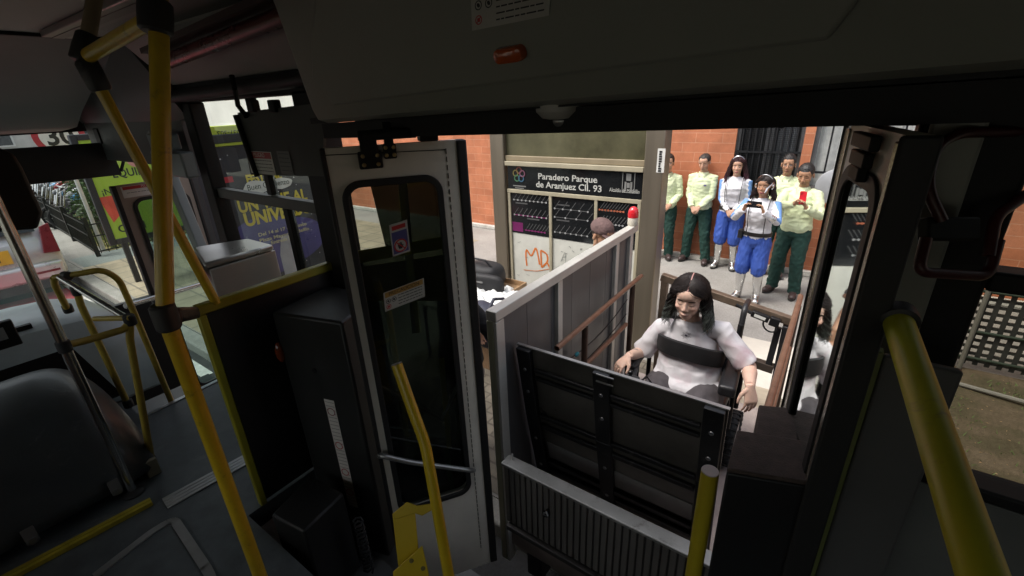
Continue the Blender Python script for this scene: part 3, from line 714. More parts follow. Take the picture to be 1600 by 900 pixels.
# houses far down the street, seen over the driver's sun blind
fb = thing("apartment_building", "pale apartment building far down the street beyond the parked motorcycles", "building", (-44, 4, 0))
mb = MB(); mb.box((-48, -14, 0), (-44, 26, 11)); mb.build("wall", M("pale_render", (.55, .53, .5), .85, 0, .2, .7), fb, smooth=False)
mb = MB(); mb.box((-48.4, -14.4, 11), (-43.6, 26.4, 11.3)); mb.build("roof", M("roof_slab", (.3, .28, .25), .9), fb)
for k_ in range(3):
    for j in range(9):
        y = -12 + j * 4.2; z = 1.2 + k_ * 3.2; mb = MB(); mb.box((-44.0, y, z), (-43.93, y + 1.8, z + 1.5)); w_ = mb.build("window", M("far_frame", (.7, .7, .68), .6), fb)
        mb = MB(); mb.box((-43.93, y + .1, z + .1), (-43.91, y + 1.7, z + 1.4)); mb.build("pane", M("far_pane", (.05, .06, .07), .1), w_)

wb2 = thing("white_house", "white rendered house next to the orange block building", "building", (-22, 8.6, 0))
mb = MB(); mb.box((-34, 8.6, 0), (-12.0, 15, 7)); mb.build("wall", M("white_render", (.78, .77, .74), .85, 0, .08, .8), wb2, smooth=False)
mb = MB(); mb.box((-34.3, 8.2, 7), (-11.98, 15.3, 7.2)); mb.build("roof", M("roof_slab", (.3, .28, .25), .9), wb2)
for j in range(5):
    x = -32 + j * 4.1; mb = MB(); mb.box((x, 8.55, .9 if j % 2 else 4.0), (x + 1.4, 8.599, 2.2 if j % 2 else 5.4)); w_ = mb.build("window", M("far_frame", (.7, .7, .68), .6), wb2); mb = MB(); mb.box((x + .1, 8.53, 1.0 if j % 2 else 4.1), (x + 1.3, 8.549, 2.1 if j % 2 else 5.3)); mb.build("pane", M("far_pane", (.05, .06, .07), .1), w_)
# ------------------------------------------------------------------ seen through the windscreen: van, fence, motorcycles, hedge, ad panels
def leaf_cloud(cs, n, s, seed, squash=(1, 1, 1)):
    rr = random.Random(seed); mb = MB()
    for i in range(n):
        c, r = cs[rr.randrange(len(cs))]
        d = Vector((rr.gauss(0, 1), rr.gauss(0, 1), rr.gauss(0, 1))).normalized() * (rr.random() ** .4) * r * (1 + .25 * mnoise.noise(Vector((i * .1, 0, 0))))
        p = Vector(c) + Vector((d.x * squash[0], d.y * squash[1], d.z * squash[2]))
        if p.z < .02: continue
        a = Vector((rr.uniform(-1, 1), rr.uniform(-1, 1), rr.uniform(-.4, .8))).normalized(); u, v = frame_from(a); q = s * rr.uniform(.6, 1.4)
        mb.add([p - u * q, p + v * q * .5, p + u * q, p - v * q * .5], [(0, 1, 2, 3)])
    return mb
leafm = M("hedge_leaf", (.055, .105, .03), .6, 0, .5, 1.6)
for i, (px, py, z0, r) in enumerate(((140, 335, .9, .75), (160, 345, .8, .65))):
    c = Q(px + 8, py, x=-14.6 - 1.0 * i)
    s_ = thing("bush", ("rounded green bush behind the white sign pole", "smaller green bush beside the lime ad panel", "green bush next to the parked motorcycles")[i], "bush", (c.x, c.y, 0), "bushes inside the low fence")
    mb = leaf_cloud([((c.x, c.y, .5), .5), ((c.x + .15, c.y + .15, 1.05), .52), ((c.x - .1, c.y - .05, 1.6), .42), ((c.x - .15, c.y + .2, 1.95), .3)], 5200, .034, 30 + i); mb.build("crown", leafm, s_, smooth=False, fix=False)
    mb = MB()
    for j in range(4): mb.tube([(c.x + .03 * j, c.y, 0), (c.x + .1 * (j - 1.5), c.y + .06 * j, .7), (c.x + .2 * (j - 1.5), c.y + .1 * (j - 2), 1.3)], [.03, .022, .01], 7)
    mb.build("stem", M("bark", (.1, .07, .045), .9, 0, .3, 10), s_)
sheet("garden_grass", -22, -12.6, 2.6, 7.5, .006, groundmat("dry_lawn", [(.3, (.1, .13, .035)), (.5, (.2, .18, .07)), (.7, (.3, .22, .12))], 1.5, 25))
mb = MB(); rr = random.Random(5)
for i in range(6000):
    x = rr.uniform(-17, -12.65); y = rr.uniform(2.65, 5.5); h = rr.uniform(.03, .13)
    mb.add([(x, y - .01, 0.004), (x, y + .01, .004), (x + rr.uniform(-.05, .05), y + rr.uniform(-.05, .05), h)], [(0, 1, 2)])
tag(mb.build("lawn_grass", M("lawn_blade", (.15, .2, .05), .7, 0, .5, 2), smooth=False, fix=False), "patchy grass inside the low black fence", "grass", kind='stuff')
blk = M("fence_black", (.012, .014, .013), .5, .2, .3, 10)
fe = thing("metal_fence", "low black metal fence around the grass by the kerb", "fence", (-12.3, 2.4, 0))
A_ = Vector((-12.3, 2.35, 0)); B_ = Vector((-24, 2.95, 0)); C_ = Vector((-12.3, 7.2, 0))
for p0, p1, nm, st in ((A_, B_, 90, .12), (A_, C_, 36, .13)):
    d = (p1 - p0); ln = d.length; d.normalize(); mb = MB()
    for z in (.1, .42, .66): mb.bar(p0 + Vector((0, 0, z)), p1 + Vector((0, 0, z)), .025, .025)
    for j in range(int(ln / st)): q = p0 + d * (j + .5) * st; mb.tube([q + Vector((0, 0, .05)), q + Vector((0, 0, .72))], .008, 6)
    mb.build("bar_panel", blk, fe)
    for j in range(int(ln / 2.2) + 1):
        q = p0 + d * j * 2.2 + Vector((0.003 if nm == 36 else 0, 0, 0)); mb = MB(); mb.box((q.x - .035, q.y - .035, 0), (q.x + .035, q.y + .035, .82)); mb.build("post", blk, fe, bevel=.005)
# parked motorcycles
def moto(col, col2):
    r_ = thing("motorcycle", "x", "motorcycle", (0, 0, 0), "parked motorcycles in the lot", local=True)
    mb = MB()
    mb.prism([(-.32, -.1, .78), (-.05, -.11, .95), (.22, -.1, .9), (.3, -.1, .72), (-.1, -.1, .62)], (0, .2, 0)); mb.build("fuel_tank", M("moto_paint_%.2f_%.2f" % (col[0], col[2]), col, .25, 0, .1, 6, coat=.5), r_, bevel=.04)
    mb = MB(); mb.prism([(.1, -.12, .74), (.2, -.12, .84), (.75, -.1, .9), (.8, -.1, .8), (.4, -.12, .7)], (0, .24, 0)); mb.build("seat", M("moto_seat", (.02, .02, .02), .6), r_, bevel=.03)
    mb = MB(); mb.prism([(.55, -.09, .68), (.95, -.06, .92), (1.0, -.06, .86), (.7, -.09, .6)], (0, .16, 0)); mb.build("tail", M("moto_paint_%.2f_%.2f" % (col2[0], col2[2]), col2, .3, 0, .1, 6), r_, bevel=.02)
    for x in (-.66, .66):
        mb = MB(); mb.tube([(x + .26 * math.cos(2 * math.pi * j / 20), 0, .3 + .26 * math.sin(2 * math.pi * j / 20)) for j in range(21)], .05, 8, caps=False); w_ = mb.build("wheel", M("tyre_black", (.014, .014, .014), .8), r_)
        mb = MB(); mb.lathe((x, -.04, .3), (0, 1, 0), [(0, .05), (.08, .05)], 12)
        for j in range(6): a = math.pi * j / 3; mb.bar((x, 0, .3), (x + .23 * math.cos(a), 0, .3 + .23 * math.sin(a)), .02, .02)
        mb.build("rim", M("moto_alloy", (.4, .4, .4), .35, .9), w_)
    mb = MB(); mb.box((-.28, -.13, .3), (.22, .13, .62)); mb.tube([(.1, .14, .35), (.8, .17, .42)], .045, 10); mb.build("engine", M("moto_engine", (.12, .12, .125), .4, .8, .3, 20), r_, bevel=.02)
    mb = MB()
    for s_ in (-1, 1): mb.tube([(-.66, s_ * .07, .3), (-.4, s_ * .07, .98)], .02, 8)
    mb.tube([(-.3, -.36, 1.02), (-.38, -.15, 1.06), (-.38, .15, 1.06), (-.3, .36, 1.02)], .014, 8); mb.build("fork", M("moto_chrome", (.6, .6, .6), .2, 1), r_)
    mb = MB(); mb.ell((-.47, 0, .9), (.05, .065, .065)); mb.build("headlight", M("lamp_glass", (.2, .21, .22), .1), r_)
    return r_
protos = [moto((.02, .2, .42), (.6, .6, .6)), moto((.4, .03, .04), (.03, .03, .03)), moto((.03, .03, .035), (.1, .1, .1)), moto((.5, .52, .55), (.04, .05, .2))]
kinds = ["blue motorcycle", "red motorcycle", "black motorcycle", "silver motorcycle"]
used = {}
ords = ["nearest", "second", "third", "fourth", "fifth", "sixth", "farthest"]
mk = 0
for row in range(2):
    for j in range(11):
        x = -16.0 - j * .8 + .2 * (row % 2); y = 3.25 + row * 1.7 + .07 * j
        ki = (j * 3 + row * 2 + (j // 3)) % 4; c = used.get((ki, row), 0); used[ki, row] = c + 1
        o = protos[ki] if not used.get(ki) else copy_tree(protos[ki]); used[ki] = 1
        o.location = (x, y, .0); o.rotation_euler = (0, 0, R(90 + rnd.uniform(-38, 38)))
        o['label'] = "%s, %s of its colour from the bus in the %s row of the lot" % (kinds[ki], ords[min(c, 6)], ["front", "back"][row])
# white sign pole with the speed limit disc
pb = Q(163, 392, z=0)
sg = thing("speed_sign", "round red ringed 30 speed limit sign on a white pole by the fence", "sign", (pb.x, pb.y, 0))
top = Q(85, 214, x=pb.x)
mb = MB(); mb.tube([(pb.x, pb.y, 0), (pb.x, pb.y, top.z + .3)], .035, 12); mb.build("pole", M("pole_white", (.62, .62, .6), .5), sg)
sc_ = Vector((pb.x + .05, pb.y, top.z + .02))
for nm, r0, mt, dx in (("disc", .40, M("sign_red", (.42, .03, .05), .5), 0), ("face", .30, M("sign_white", (.75, .74, .72), .5), .006)):
    mb = MB(); mb.lathe(sc_ + Vector((dx, 0, 0)), (1, 0, 0), [(0, r0), (.006, r0)], 32); d_ = mb.build(nm, mt, sg, smooth=False)
text("digits", "30", sc_ + Vector((.013, -.0, -.16)), (0, 1, 0), (0, 0, 1), .44, M("sign_black", (.02, .02, .02), .5), sg, 'CENTER', bold=.012)

def ad_panel(x, y0, y1, z0, z1, nm, label, face):
    t = thing(nm, label, "ad panel", (x, (y0 + y1) / 2, 0)); w_ = .09
    mb = MB(); mb.box((x - .09, y0 - w_, z0 - w_), (x, y0, z1 + w_)); mb.box((x - .09, y1, z0 - w_), (x, y1 + w_, z1 + w_)); mb.box((x - .09, y0, z0 - w_), (x, y1, z0)); mb.box((x - .09, y0, z1), (x, y1, z1 + w_))
    mb.build("frame", M("ad_frame", (.05, .055, .06), .4, .5), t, bevel=.01)
    mb = MB(); mb.box((x - .06, y0, z0), (x - .02, y1, z1)); f = mb.build("poster", face, t, smooth=False)
    for y in (y0 + .1, y1 - .1):
        mb = MB(); mb.box((x - .08, y - .04, 0), (x - .02, y + .04, z0 - w_)); mb.build("leg", M("ad_frame", (.05, .055, .06), .4, .5), t)
    return t, f
# lime poster
gx = -9.6; g0 = Q(146, 290, x=gx); g1 = Q(183, 372, x=gx)
t, f = ad_panel(gx, g0.y + .02, g0.y + 1.5, g1.z - .02, 2.35, "poster_stand", "lime green poster stand with a red shape ahead of the bus", M("poster_lime", (.36, .6, .06), .45, 0, .06, 2))
pm = M("poster_ink", (.03, .05, .03), .5); px_ = gx - .018
a = Q(193, 276, x=px_); b_ = Q(218, 273, x=px_); hgt = (Q(194, 264, x=px_) - Q(195, 276, x=px_)).length
text("lettering", "EQUIPO", (px_, a.y - .14, a.z), (0, 1, 0), (0, 0, 1), hgt * 1.45, pm, f, sx=.85, bold=.004)
a = Q(159, 303, x=px_); text("lettering", "\u00a1NUEVO", (px_, a.y, a.z - .02), (0, 1, 0), (0, 0, 1), .13, pm, f, bold=.002)
a = Q(184, 364, x=px_); text("lettering", "CON", (px_, a.y + .02, a.z), (0, 1, 0), (0, 0, 1), .17, pm, f, bold=.004)
mb = MB(); mb.prism([(px_, q.y, q.z) for q in [Q(*c, x=px_) for c in ((153, 309), (178, 305), (192, 318), (190, 333), (178, 348))]], (.002, 0, 0)); mb.build("red_shape", M("poster_red", (.62, .1, .06), .5, 0, .3, 3), f, smooth=False)
mb = MB()
for c, r0 in (((210, 250), .11), ((208, 238), .05)): q = Q(*c, x=px_); mb.lathe((px_, q.y, q.z), (1, 0, 0), [(0, r0), (.002, r0)], 20)
mb.build("pink_dot", M("poster_pink", (.6, .3, .28), .5), f, smooth=False)
# the dark festival poster, seen through the front side window
ux = -5.3; u0 = Q(330, 235, x=ux)
t, f = ad_panel(ux, 1.98, 3.42, .55, 2.36, "festival_poster", "dark blue festival poster with yellow lettering beside the bus window", M("poster_night", (.022, .026, .035), .4, 0, .35, 3))
pX = ux - .018; yel = M("poster_yellow", (.62, .52, .04), .5, 0, .08, 4)
def line(s, px, py, cap, n='lettering', mt=yel, bold=.006, sx=1., dz=.0, e=None):
    q = Q(px, py, x=pX + dz); hh = (Q(px, py - cap, x=pX) - q).length
    return text(n, s, (pX + dz, q.y, q.z), (0, 1, 0), (0, 0, 1), hh * 1.42, mt, f, bold=bold, sx=sx, fit=(Q(*e, x=pX + dz).y - q.y) if e else None)
def blob_poly(cx, cz, pts, mt, nm, dx=.0):
    mb = MB(); mb.prism([(pX + dx, cx + p[0], cz + p[1]) for p in pts], (.0015, 0, 0)); return mb.build(nm, mt, f, smooth=False)
q = Q(420, 385, x=pX); blob_poly(q.y + .1, q.z, [(.62 * math.cos(a), .34 * math.sin(a) * (1 + .1 * math.cos(3 * a))) for a in [2 * math.pi * i / 48 for i in range(48)]], M("poster_violet", (.065, .06, .2), .5, 0, .3, 3), "planet")
line("FESTIVAL", 386, 287, 13, e=(440, 276)); line("UN VIAJE AL", 374, 333, 19, e=(479, 306), dz=.002); line("UNIVERSO", 384, 354, 20, e=(488, 327), dz=.002, bold=.008)
for cpx, cpy, rw, rh in ((401, 293, 20, 11), (441, 286, 15, 8.5), (421, 289, 14, 5)):
    q = Q(cpx, cpy, x=pX); ry_ = (Q(cpx + rw, cpy - rw * .22, x=pX).y - q.y); rz_ = (Q(cpx, cpy - rh, x=pX) - q).length
    blob_poly(q.y, q.z, [(ry_ * math.cos(a) * (1 + .06 * math.sin(4 * a)), rz_ * math.sin(a) * (1 + .08 * math.cos(3 * a))) for a in [2 * math.pi * i / 40 for i in range(40)]], M("poster_cloud", (.62, .64, .6), .6), "cloud", .003 + .0003 * (cpx % 3))
line("Buen Comienzo", 387, 298, 9, e=(452, 288), mt=M("poster_ink", (.03, .05, .03), .5), bold=0, dz=.006)
pale = M("poster_cream", (.6, .56, .3), .5)
line("Del 14 al 17 de agosto", 404, 370, 5.5, e=(478, 348), mt=pale, bold=.001, dz=.002); line("Plaza Mayor Medell\u00edn", 406, 379, 5.5, e=(482, 356), mt=pale, bold=.001, dz=.002); line("Entrada libre", 424, 382, 5.5, e=(465, 371), mt=pale, bold=.001, dz=.002)
q = Q(353, 286, x=pX); mb = MB(); mb.box((pX, q.y - .12, q.z), (pX + .002, q.y + .08, q.z + .06)); mb.build("red_tab", M("poster_red2", (.5, .03, .05), .5), f, smooth=False)
mb = MB(); rr = random.Random(9)
for i in range(60): y = rr.uniform(2.0, 3.38); z = rr.uniform(.6, 2.3); mb.lathe((pX, y, z), (1, 0, 0), [(0, .006), (.002, .006 * rr.uniform(.4, 1.4))], 6)
mb.build("star", M("poster_star", (.6, .62, .65), .5), f, smooth=False)
# astronaut-like pale figure is left as a plain pale rocket body
q = Q(455, 405, x=pX); mb = MB(); mb.prism([(pX + .001, q.y + a * .12, q.z + b * .3) for a, b in ((-1, -1), (1, -1), (1, .3), (.5, 1), (-.5, 1), (-1, .3))], (.002, 0, 0)); mb.build("rocket_body", M("poster_grey", (.35, .36, .38), .5), f, smooth=False)
# lime route sign standing above the poster
q = Q(357, 212, x=ux); rs = thing("route_sign", "lime green route number box above the dark festival poster", "sign", (ux, q.y, 2.45))
mb = MB(); mb.box((ux - .12, q.y - .16, q.z - .1), (ux - .01, q.y + .17, q.z + .1)); bx = mb.build("box", M("sign_lime", (.45, .55, .05), .5), rs, bevel=.008)
for i, s_ in enumerate(("037-038", "037-303")): text("lettering", s_, (ux - .009, q.y + .13, q.z - .01 + .06 * i), (0, -1, 0), (0, 0, -1), .07, M("sign_black", (.02, .02, .02), .5), bx)
mb = MB(); mb.box((ux - .08, q.y - .02, 2.45), (ux - .05, q.y + .02, q.z - .1)); mb.build("bracket", M("ad_frame", (.05, .055, .06), .4, .5), rs)
# the silver van ahead
vx = -10.6; vr = Q(100, 400, x=vx); vy1 = vr.y; vy0 = vy1 - 1.82
vn = thing("parked_van", "silver van with tall red tail lights stopped ahead on the red lane", "van", (vx - 2.1, (vy0 + vy1) / 2, -.125))
zb = -.125
prof = [(0, .42), (.02, .62), (-.03, .95), (-.1, 1.02), (-.28, 1.72), (-.5, 1.8), (-2.4, 1.84), (-3.1, 1.66), (-3.75, 1.12), (-4.5, .95), (-4.62, .6), (-4.55, .35), (-.05, .33)]
yc = (vy0 + vy1) / 2
mb = MB(); secs = []
for t_, ins in ((0, .10), (.06, .02), (.5, 0), (.94, .02), (1, .10)):
    y = vy0 + (vy1 - vy0) * t_
    secs.append([Vector((vx + px * (1 - .0 * ins) - (ins * .6 if px > -1 else -ins * .6), y if z < 1.05 else yc + (y - yc) * (1 - .14 * (z - 1.0) / .8), zb + z - (ins * .5 if z > 1.2 else 0))) for px, z in prof])
mb.ring_loft(secs); mb.build("body", M("van_silver", (.55, .55, .57), .3, .5, .05, 3, coat=.6), vn, bevel=.03)
mb = MB(); mb.prism([(vx - .085, vy0 + .2, zb + 1.1), (vx - .085, vy1 - .2, zb + 1.1), (vx - .245, vy1 - .26, zb + 1.66), (vx - .245, vy0 + .26, zb + 1.66)], (.03, 0, .008)); mb.build("rear_window", M("van_glass", (.02, .024, .026), .06), vn)
for s_, y in ((-1, vy0), (1, vy1)):
    a = Q(64, 352, x=vx); mb = MB(); y_ = y - s_ * .02
    mb.prism([(vx - .02, y_, zb + .72), (vx - .02, y_ - s_ * .2, zb + .74), (vx - .1, y_ - s_ * .12, zb + 1.16), (vx - .1, y_ + s_ * .005, zb + 1.2)], (.07, 0, .01)); mb.build("tail_light", M("tail_red", (.17, .008, .014), .3, 0, .2, 12), vn, bevel=.01)
mb = MB(); mb.box((vx - .02, vy0 + .05, zb + .32), (vx + .1, vy1 - .05, zb + .6)); mb.build("bumper", M("van_silver", (.55, .55, .57), .3, .5, .05, 3, coat=.6), vn, bevel=.05)
for y in (vy0 + .12, vy1 - .42): mb = MB(); mb.box((vx + .1, y, zb + .44), (vx + .107, y + .3, zb + .475)); mb.build("reflector", M("tail_red", (.17, .008, .014), .3), vn)
mb = MB(); mb.box((vx - .5, vy0 + .08, zb + .18), (vx + .06, vy1 - .08, zb + .33)); mb.build("underbody", M("van_black", (.015, .015, .016), .7), vn)
mb = MB(); mb.box((vx + .02, vy0 + .57, zb + .68), (vx + .035, vy0 + 1.22, zb + .9)); pl = mb.build("number_plate", M("plate_yellow", (.7, .48, .03), .5), vn)
text("digits", "21", (vx + .036, vy0 + .97, zb + .73), (0, 1, 0), (0, 0, 1), .15, M("sign_black", (.02, .02, .02), .5), pl)
for x in (vx - .75, vx - 3.65):
    for y, s_ in ((vy0, 1), (vy1, -1)):
        mb = MB(); mb.lathe((x, y + s_ * .02, zb + .31), (0, s_, 0), [(0, .2), (.0, .3), (.03, .315), (.17, .315), (.2, .29)], 28); w_ = mb.build("wheel", M("tyre_black", (.014, .014, .014), .8), vn)
        mb = MB(); mb.lathe((x, y + s_ * .012, zb + .31), (0, s_, 0), [(0, .05), (0, .2), (.03, .19)], 20); mb.build("rim", M("moto_alloy", (.4, .4, .4), .35, .9), w_)
# ------------------------------------------------------------------ the bus shelter's information wall
SY = 4.4
steel = M("brushed_steel", (.25, .215, .165), .38, .75, .22, 3, .05, 200, stretch=(1, 1, .06))
cream = M("cream_frame", (.38, .34, .24), .5, 0, .12, 5)
blackgl = M("black_gloss_panel", (.012, .013, .014), .12, 0, .1, 3)
wht = M("white_panel", (.6, .6, .54), .5, 0, .12, 5)
xl0, xl1 = Q(769.5, 216, y=SY).x, Q(790, 216, y=SY).x; xr0, xr1 = Q(1012, 216, y=SY).x, Q(1043, 216, y=SY).x
sh = thing("bus_shelter", "steel bus stop information wall with a black name board, route maps and orange graffiti", "bus shelter", ((xl0 + xr1) / 2, SY, 0))
for a, b_ in ((xl0, xl1), (xr0, xr1)):
    mb = MB(); mb.box((a, SY - .06, 0), (b_, SY + .14, 3.2)); c_ = mb.build("column", steel, sh, bevel=.012)
    mb = MB(); mb.box((a - .03, SY - .09, 0), (b_ + .03, SY + .17, .02)); mb.build("base_plate", M("dark_steel", (.08, .08, .08), .5, .6), c_)
# small sticker on the right column
q0 = Q(1029, 232, y=SY - .062); q1 = Q(1037, 270, y=SY - .062); mb = MB(); mb.box((q0.x - .005, SY - .064, q1.z), (q1.x, SY - .0605, q0.z)); st = mb.build("sticker", M("sticker_white", (.7, .7, .66), .5), c_)
mb = MB(); rr = random.Random(2)
for i in range(9):
    z = q1.z + (q0.z - q1.z) * (i + .7) / 10; mb.box((q0.x + .012, SY - .0665, z - .008), (q0.x + .03 + rr.uniform(0, .012), SY - .0645, z + .008))
mb.build("lettering", M("sign_black", (.02, .02, .02), .5), st)
X0, X1 = xl1 + .003, xr0 - .003
zq = lambda px, py: Q(px, py, y=SY).z
zb1 = (zq(789, 259) + zq(1012, 267.5)) / 2; zb0 = (zq(789, 251) + zq(1013, 260)) / 2; zg = (zq(795, 243) + zq(1012, 250)) / 2
mb = MB(); mb.box((X0, SY - .05, zb1), (X1, SY + .1, zb0)); mb.build("beam", cream, sh, bevel=.006)
mb = MB(); mb.box((X0, SY - .03, zb0 + .003), (X1, SY + .06, zg)); mb.build("frame_rail", M("tan_frame", (.27, .22, .14), .5, 0, .12, 5), sh, bevel=.005)
mb = MB(); mb.box((X0, SY, zg), (X1, SY + .012, 3.1)); mb.build("upper_glass", M("green_dark_glass", (.085, .08, .045), .2, 0, .5, 1.5), sh)
zs0 = (zq(797, 262) + zq(1013, 271)) / 2; zs1 = (zq(797, 295) + zq(1012, 311)) / 2
mb = MB(); mb.box((X0 + .02, SY - .02, zs1), (X1 - .01, SY + .05, zb1)); sign = mb.build("name_board", blackgl, sh)
tw = M("letter_white", (.5, .5, .46), .5); fy = SY - .023
for s_, px, py, hh in (("Paradero Parque", 840.5, 279.5, 9.3), ("de Aranjuez Cll. 93", 837.5, 292, 9.3)):
    q = Q(px, py, y=fy); h_ = (Q(px, py - hh, y=fy) - q).length; text("lettering", s_, (q.x, fy, q.z), (1, 0, 0), (0, 0, 1), h_ * 1.42, tw, sign, bold=.0016, fit=Q({840.5: 932.5, 837.5: 939.5}[px], py + 6, y=fy).x - q.x)
q = Q(952, 299, y=fy); text("lettering", "Alcald\u00eda de Medell\u00edn", (q.x, fy, q.z), (1, 0, 0), (0, 0, 1), .055, tw, sign, fit=Q(999, 304, y=fy).x - q.x)
q = Q(811, 273, y=fy)
for i in range(5):
    a = R(90 + 72 * i); mb = MB(); ring_frame(mb, (q.x + .05 * math.cos(a), fy - .0013 * i, q.z + .05 * math.sin(a)), (1, 0, 0), (0, 0, 1), [(.04 * math.cos(2 * math.pi * j / 16), .04 * math.sin(2 * math.pi * j / 16)) for j in range(16)], [(.026 * math.cos(2 * math.pi * j / 16), .026 * math.sin(2 * math.pi * j / 16)) for j in range(16)], .001)
    mb.build("emblem_petal", M("petal_%d" % i, ((.2, .06, .04), (.16, .13, .04), (.05, .14, .07), (.04, .11, .18), (.18, .07, .11))[i], .5), sign, smooth=False)
mb = MB(); mb.box((q.x - .09, fy, q.z - .135), (q.x + .09, fy + .002, q.z - .122)); mb.box((q.x - .06, fy, q.z - .158), (q.x + .06, fy + .002, q.z - .148)); mb.build("emblem_rule", M("emblem_grey", (.2, .2, .19), .5), sign)
q = Q(982, 285, y=fy); mb = MB()
for x_, z_, w_, h_ in ((-.062, 0, .008, .2), (.062, 0, .008, .2), (0, .1, .13, .008), (0, -.1, .13, .008), (0, .05, .05, .07), (-.03, -.04, .02, .09), (.03, -.04, .02, .09), (0, -.03, .03, .05)):
    mb.box((q.x + x_ - w_ / 2, fy - .001, q.z + z_ - h_ / 2), (q.x + x_ + w_ / 2, fy + .001, q.z + z_ + h_ / 2))
mb.build("crest", M("emblem_grey", (.2, .2, .19), .5), sign)
# the map cases and the white boards under them
fw = .035; bars = [X0 + .02, Q(860.5, 330, y=SY).x, Q(930.5, 345, y=SY).x, X1 - .035]
zm0 = zs1 - .045; zm1 = (zq(804, 363) + zq(927, 380)) / 2
mb = MB()
for x in bars: mb.box((x - fw / 2 + .01, SY - .03, .16), (x + fw / 2 + .01, SY + .04, zm0))
mb.build("mullion", cream, sh, bevel=.004)
mb = MB(); mb.box((X0 + .005, SY - .032, zm0), (X1 - .005, SY + .04, zs1 - .002)); mb.build("top_rail", cream, sh, bevel=.004)
mb = MB(); mb.box((X0 + .01, SY - .028, .1), (X1 - .01, SY + .04, .158)); mb.build("bottom_rail", cream, sh, bevel=.004)
mcol = {'w': M("map_white", (.34, .34, .34), .5), 'p': M("map_magenta", (.2, .02, .12), .5), 'o': M("map_orange", (.42, .12, .06), .5), 'g': M("map_grey", (.085, .085, .085), .5)}
rows = {0: [(.83, 9, 'w', 'g', .08, .92), (.46, 8, 'w', 'p', .08, .92), (.1, 7, 'p', 'p', .38, .88)], 1: [(.72, 5, 'w', 'g', .06, .85), (.52, 4, 'w', 'g', .06, .85), (.16, 7, 'w', 'g', .06, .85)], 2: [(.8, 9, 'o', 'o', .04, .66), (.5, 8, 'w', 'g', .04, .66), (.2, 6, 'w', 'g', .1, .6)]}
for i in range(3):
    a, b_ = bars[i] + fw / 2 + .012, bars[i + 1] - fw / 2 + .008
    mb = MB(); mb.box((a, SY - .012, zm1), (b_, SY + .02, zm0 - .003)); mp = mb.build("route_map", blackgl, sh, smooth=False)
    mb = MB(); mb.box((a, SY - .008, .16), (b_, SY + .02, zm1 - .004)); lo = mb.build("lower_board", wht, sh, smooth=False)
    W_, H2 = b_ - a, zm0 - zm1; y_ = SY - .0135
    for fz, n, dc, lc, f0, f1 in rows[i]:
        z = zm1 + H2 * fz; mb = MB(); mb.box((a + W_ * f0, y_, z - .004), (a + W_ * f1, y_ + .001, z + .004)); mb.build("route_line", mcol[lc], mp, smooth=False)
        mb = MB()
        for j in range(n): mb.lathe((a + W_ * (f0 + (f1 - f0) * j / (n - 1)), y_, z), (0, -1, 0), [(0, .011), (.0015, .011)], 10)
        mb.build("stop_dots", mcol[dc], mp, smooth=False)
        mb = MB()
        for j in range(n):
            x = a + W_ * (f0 + (f1 - f0) * j / (n - 1)); mb.prism([(x + .006, y_, z + .02), (x + .012, y_, z + .018), (x + .062, y_, z + .085), (x + .057, y_, z + .09)], (0, .001, 0))
        mb.box((a + W_ * (f0 + .04), y_, z + .135), (a + W_ * (f0 + .36), y_ + .001, z + .15)); mb.build("stop_names", mcol['g'], mp, smooth=False)
    if i == 0: mb = MB(); mb.box((a + .005, y_, zm1 + .02), (a + W_ * .3, y_ + .001, zm1 + H2 * .27)); mb.build("magenta_block", M("map_magenta_dark", (.16, .015, .1), .4), mp)
    if i < 2:
        mb = MB(); g = lambda x, y: (740 + x / 3.334, 330 + y / 3.334); yy = SY - .009
        ink = M("spray_orange", (.62, .17, .03), .6, 0, .2, 30); faint = M("marker_grey", (.25, .26, .24), .6)
        SK = [0]
        def S(pts, w_): SK[0] += 1; P = [Q(*g(*p), y=yy) for p in pts]; stroke(mb, [(p.x, p.y) for p in fillet([(p.x, p.z, 0) for p in P], .05, 4)], w_, (0, yy, 0), (1, 0, 0), (0, 0, 1), .001 + .0004 * SK[0])
        if i == 0:
            for pts in ([(278, 284), (272, 240), (274, 192), (300, 240), (325, 184), (336, 230), (344, 278)], [(350, 203), (354, 292)], [(350, 203), (384, 222), (388, 262), (356, 292)], [(380, 262), (408, 312)], [(262, 305), (330, 312), (400, 300)]): S(pts, .022 if pts[0][0] != 262 else .008)
            mb.build("graffiti", ink, lo, smooth=False, fix=False); mb = MB()
            for k_ in range(10): x, y = rnd.uniform(225, 395), rnd.uniform(140, 380); S([(x, y), (x + rnd.uniform(4, 12), y + rnd.uniform(-9, 9)), (x + rnd.uniform(8, 22), y + rnd.uniform(-8, 8))], .005)
            mb.build("scribble", faint, lo, smooth=False, fix=False)
        else:
            S([(455, 262), (478, 205), (480, 268)], .006); S([(462, 240), (482, 240)], .005)
            for k_ in range(9): x, y = rnd.uniform(420, 560), rnd.uniform(165, 270); S([(x, y), (x + 10, y + rnd.uniform(-9, 9))], .008)
            mb.build("scribble", faint, lo, smooth=False, fix=False)

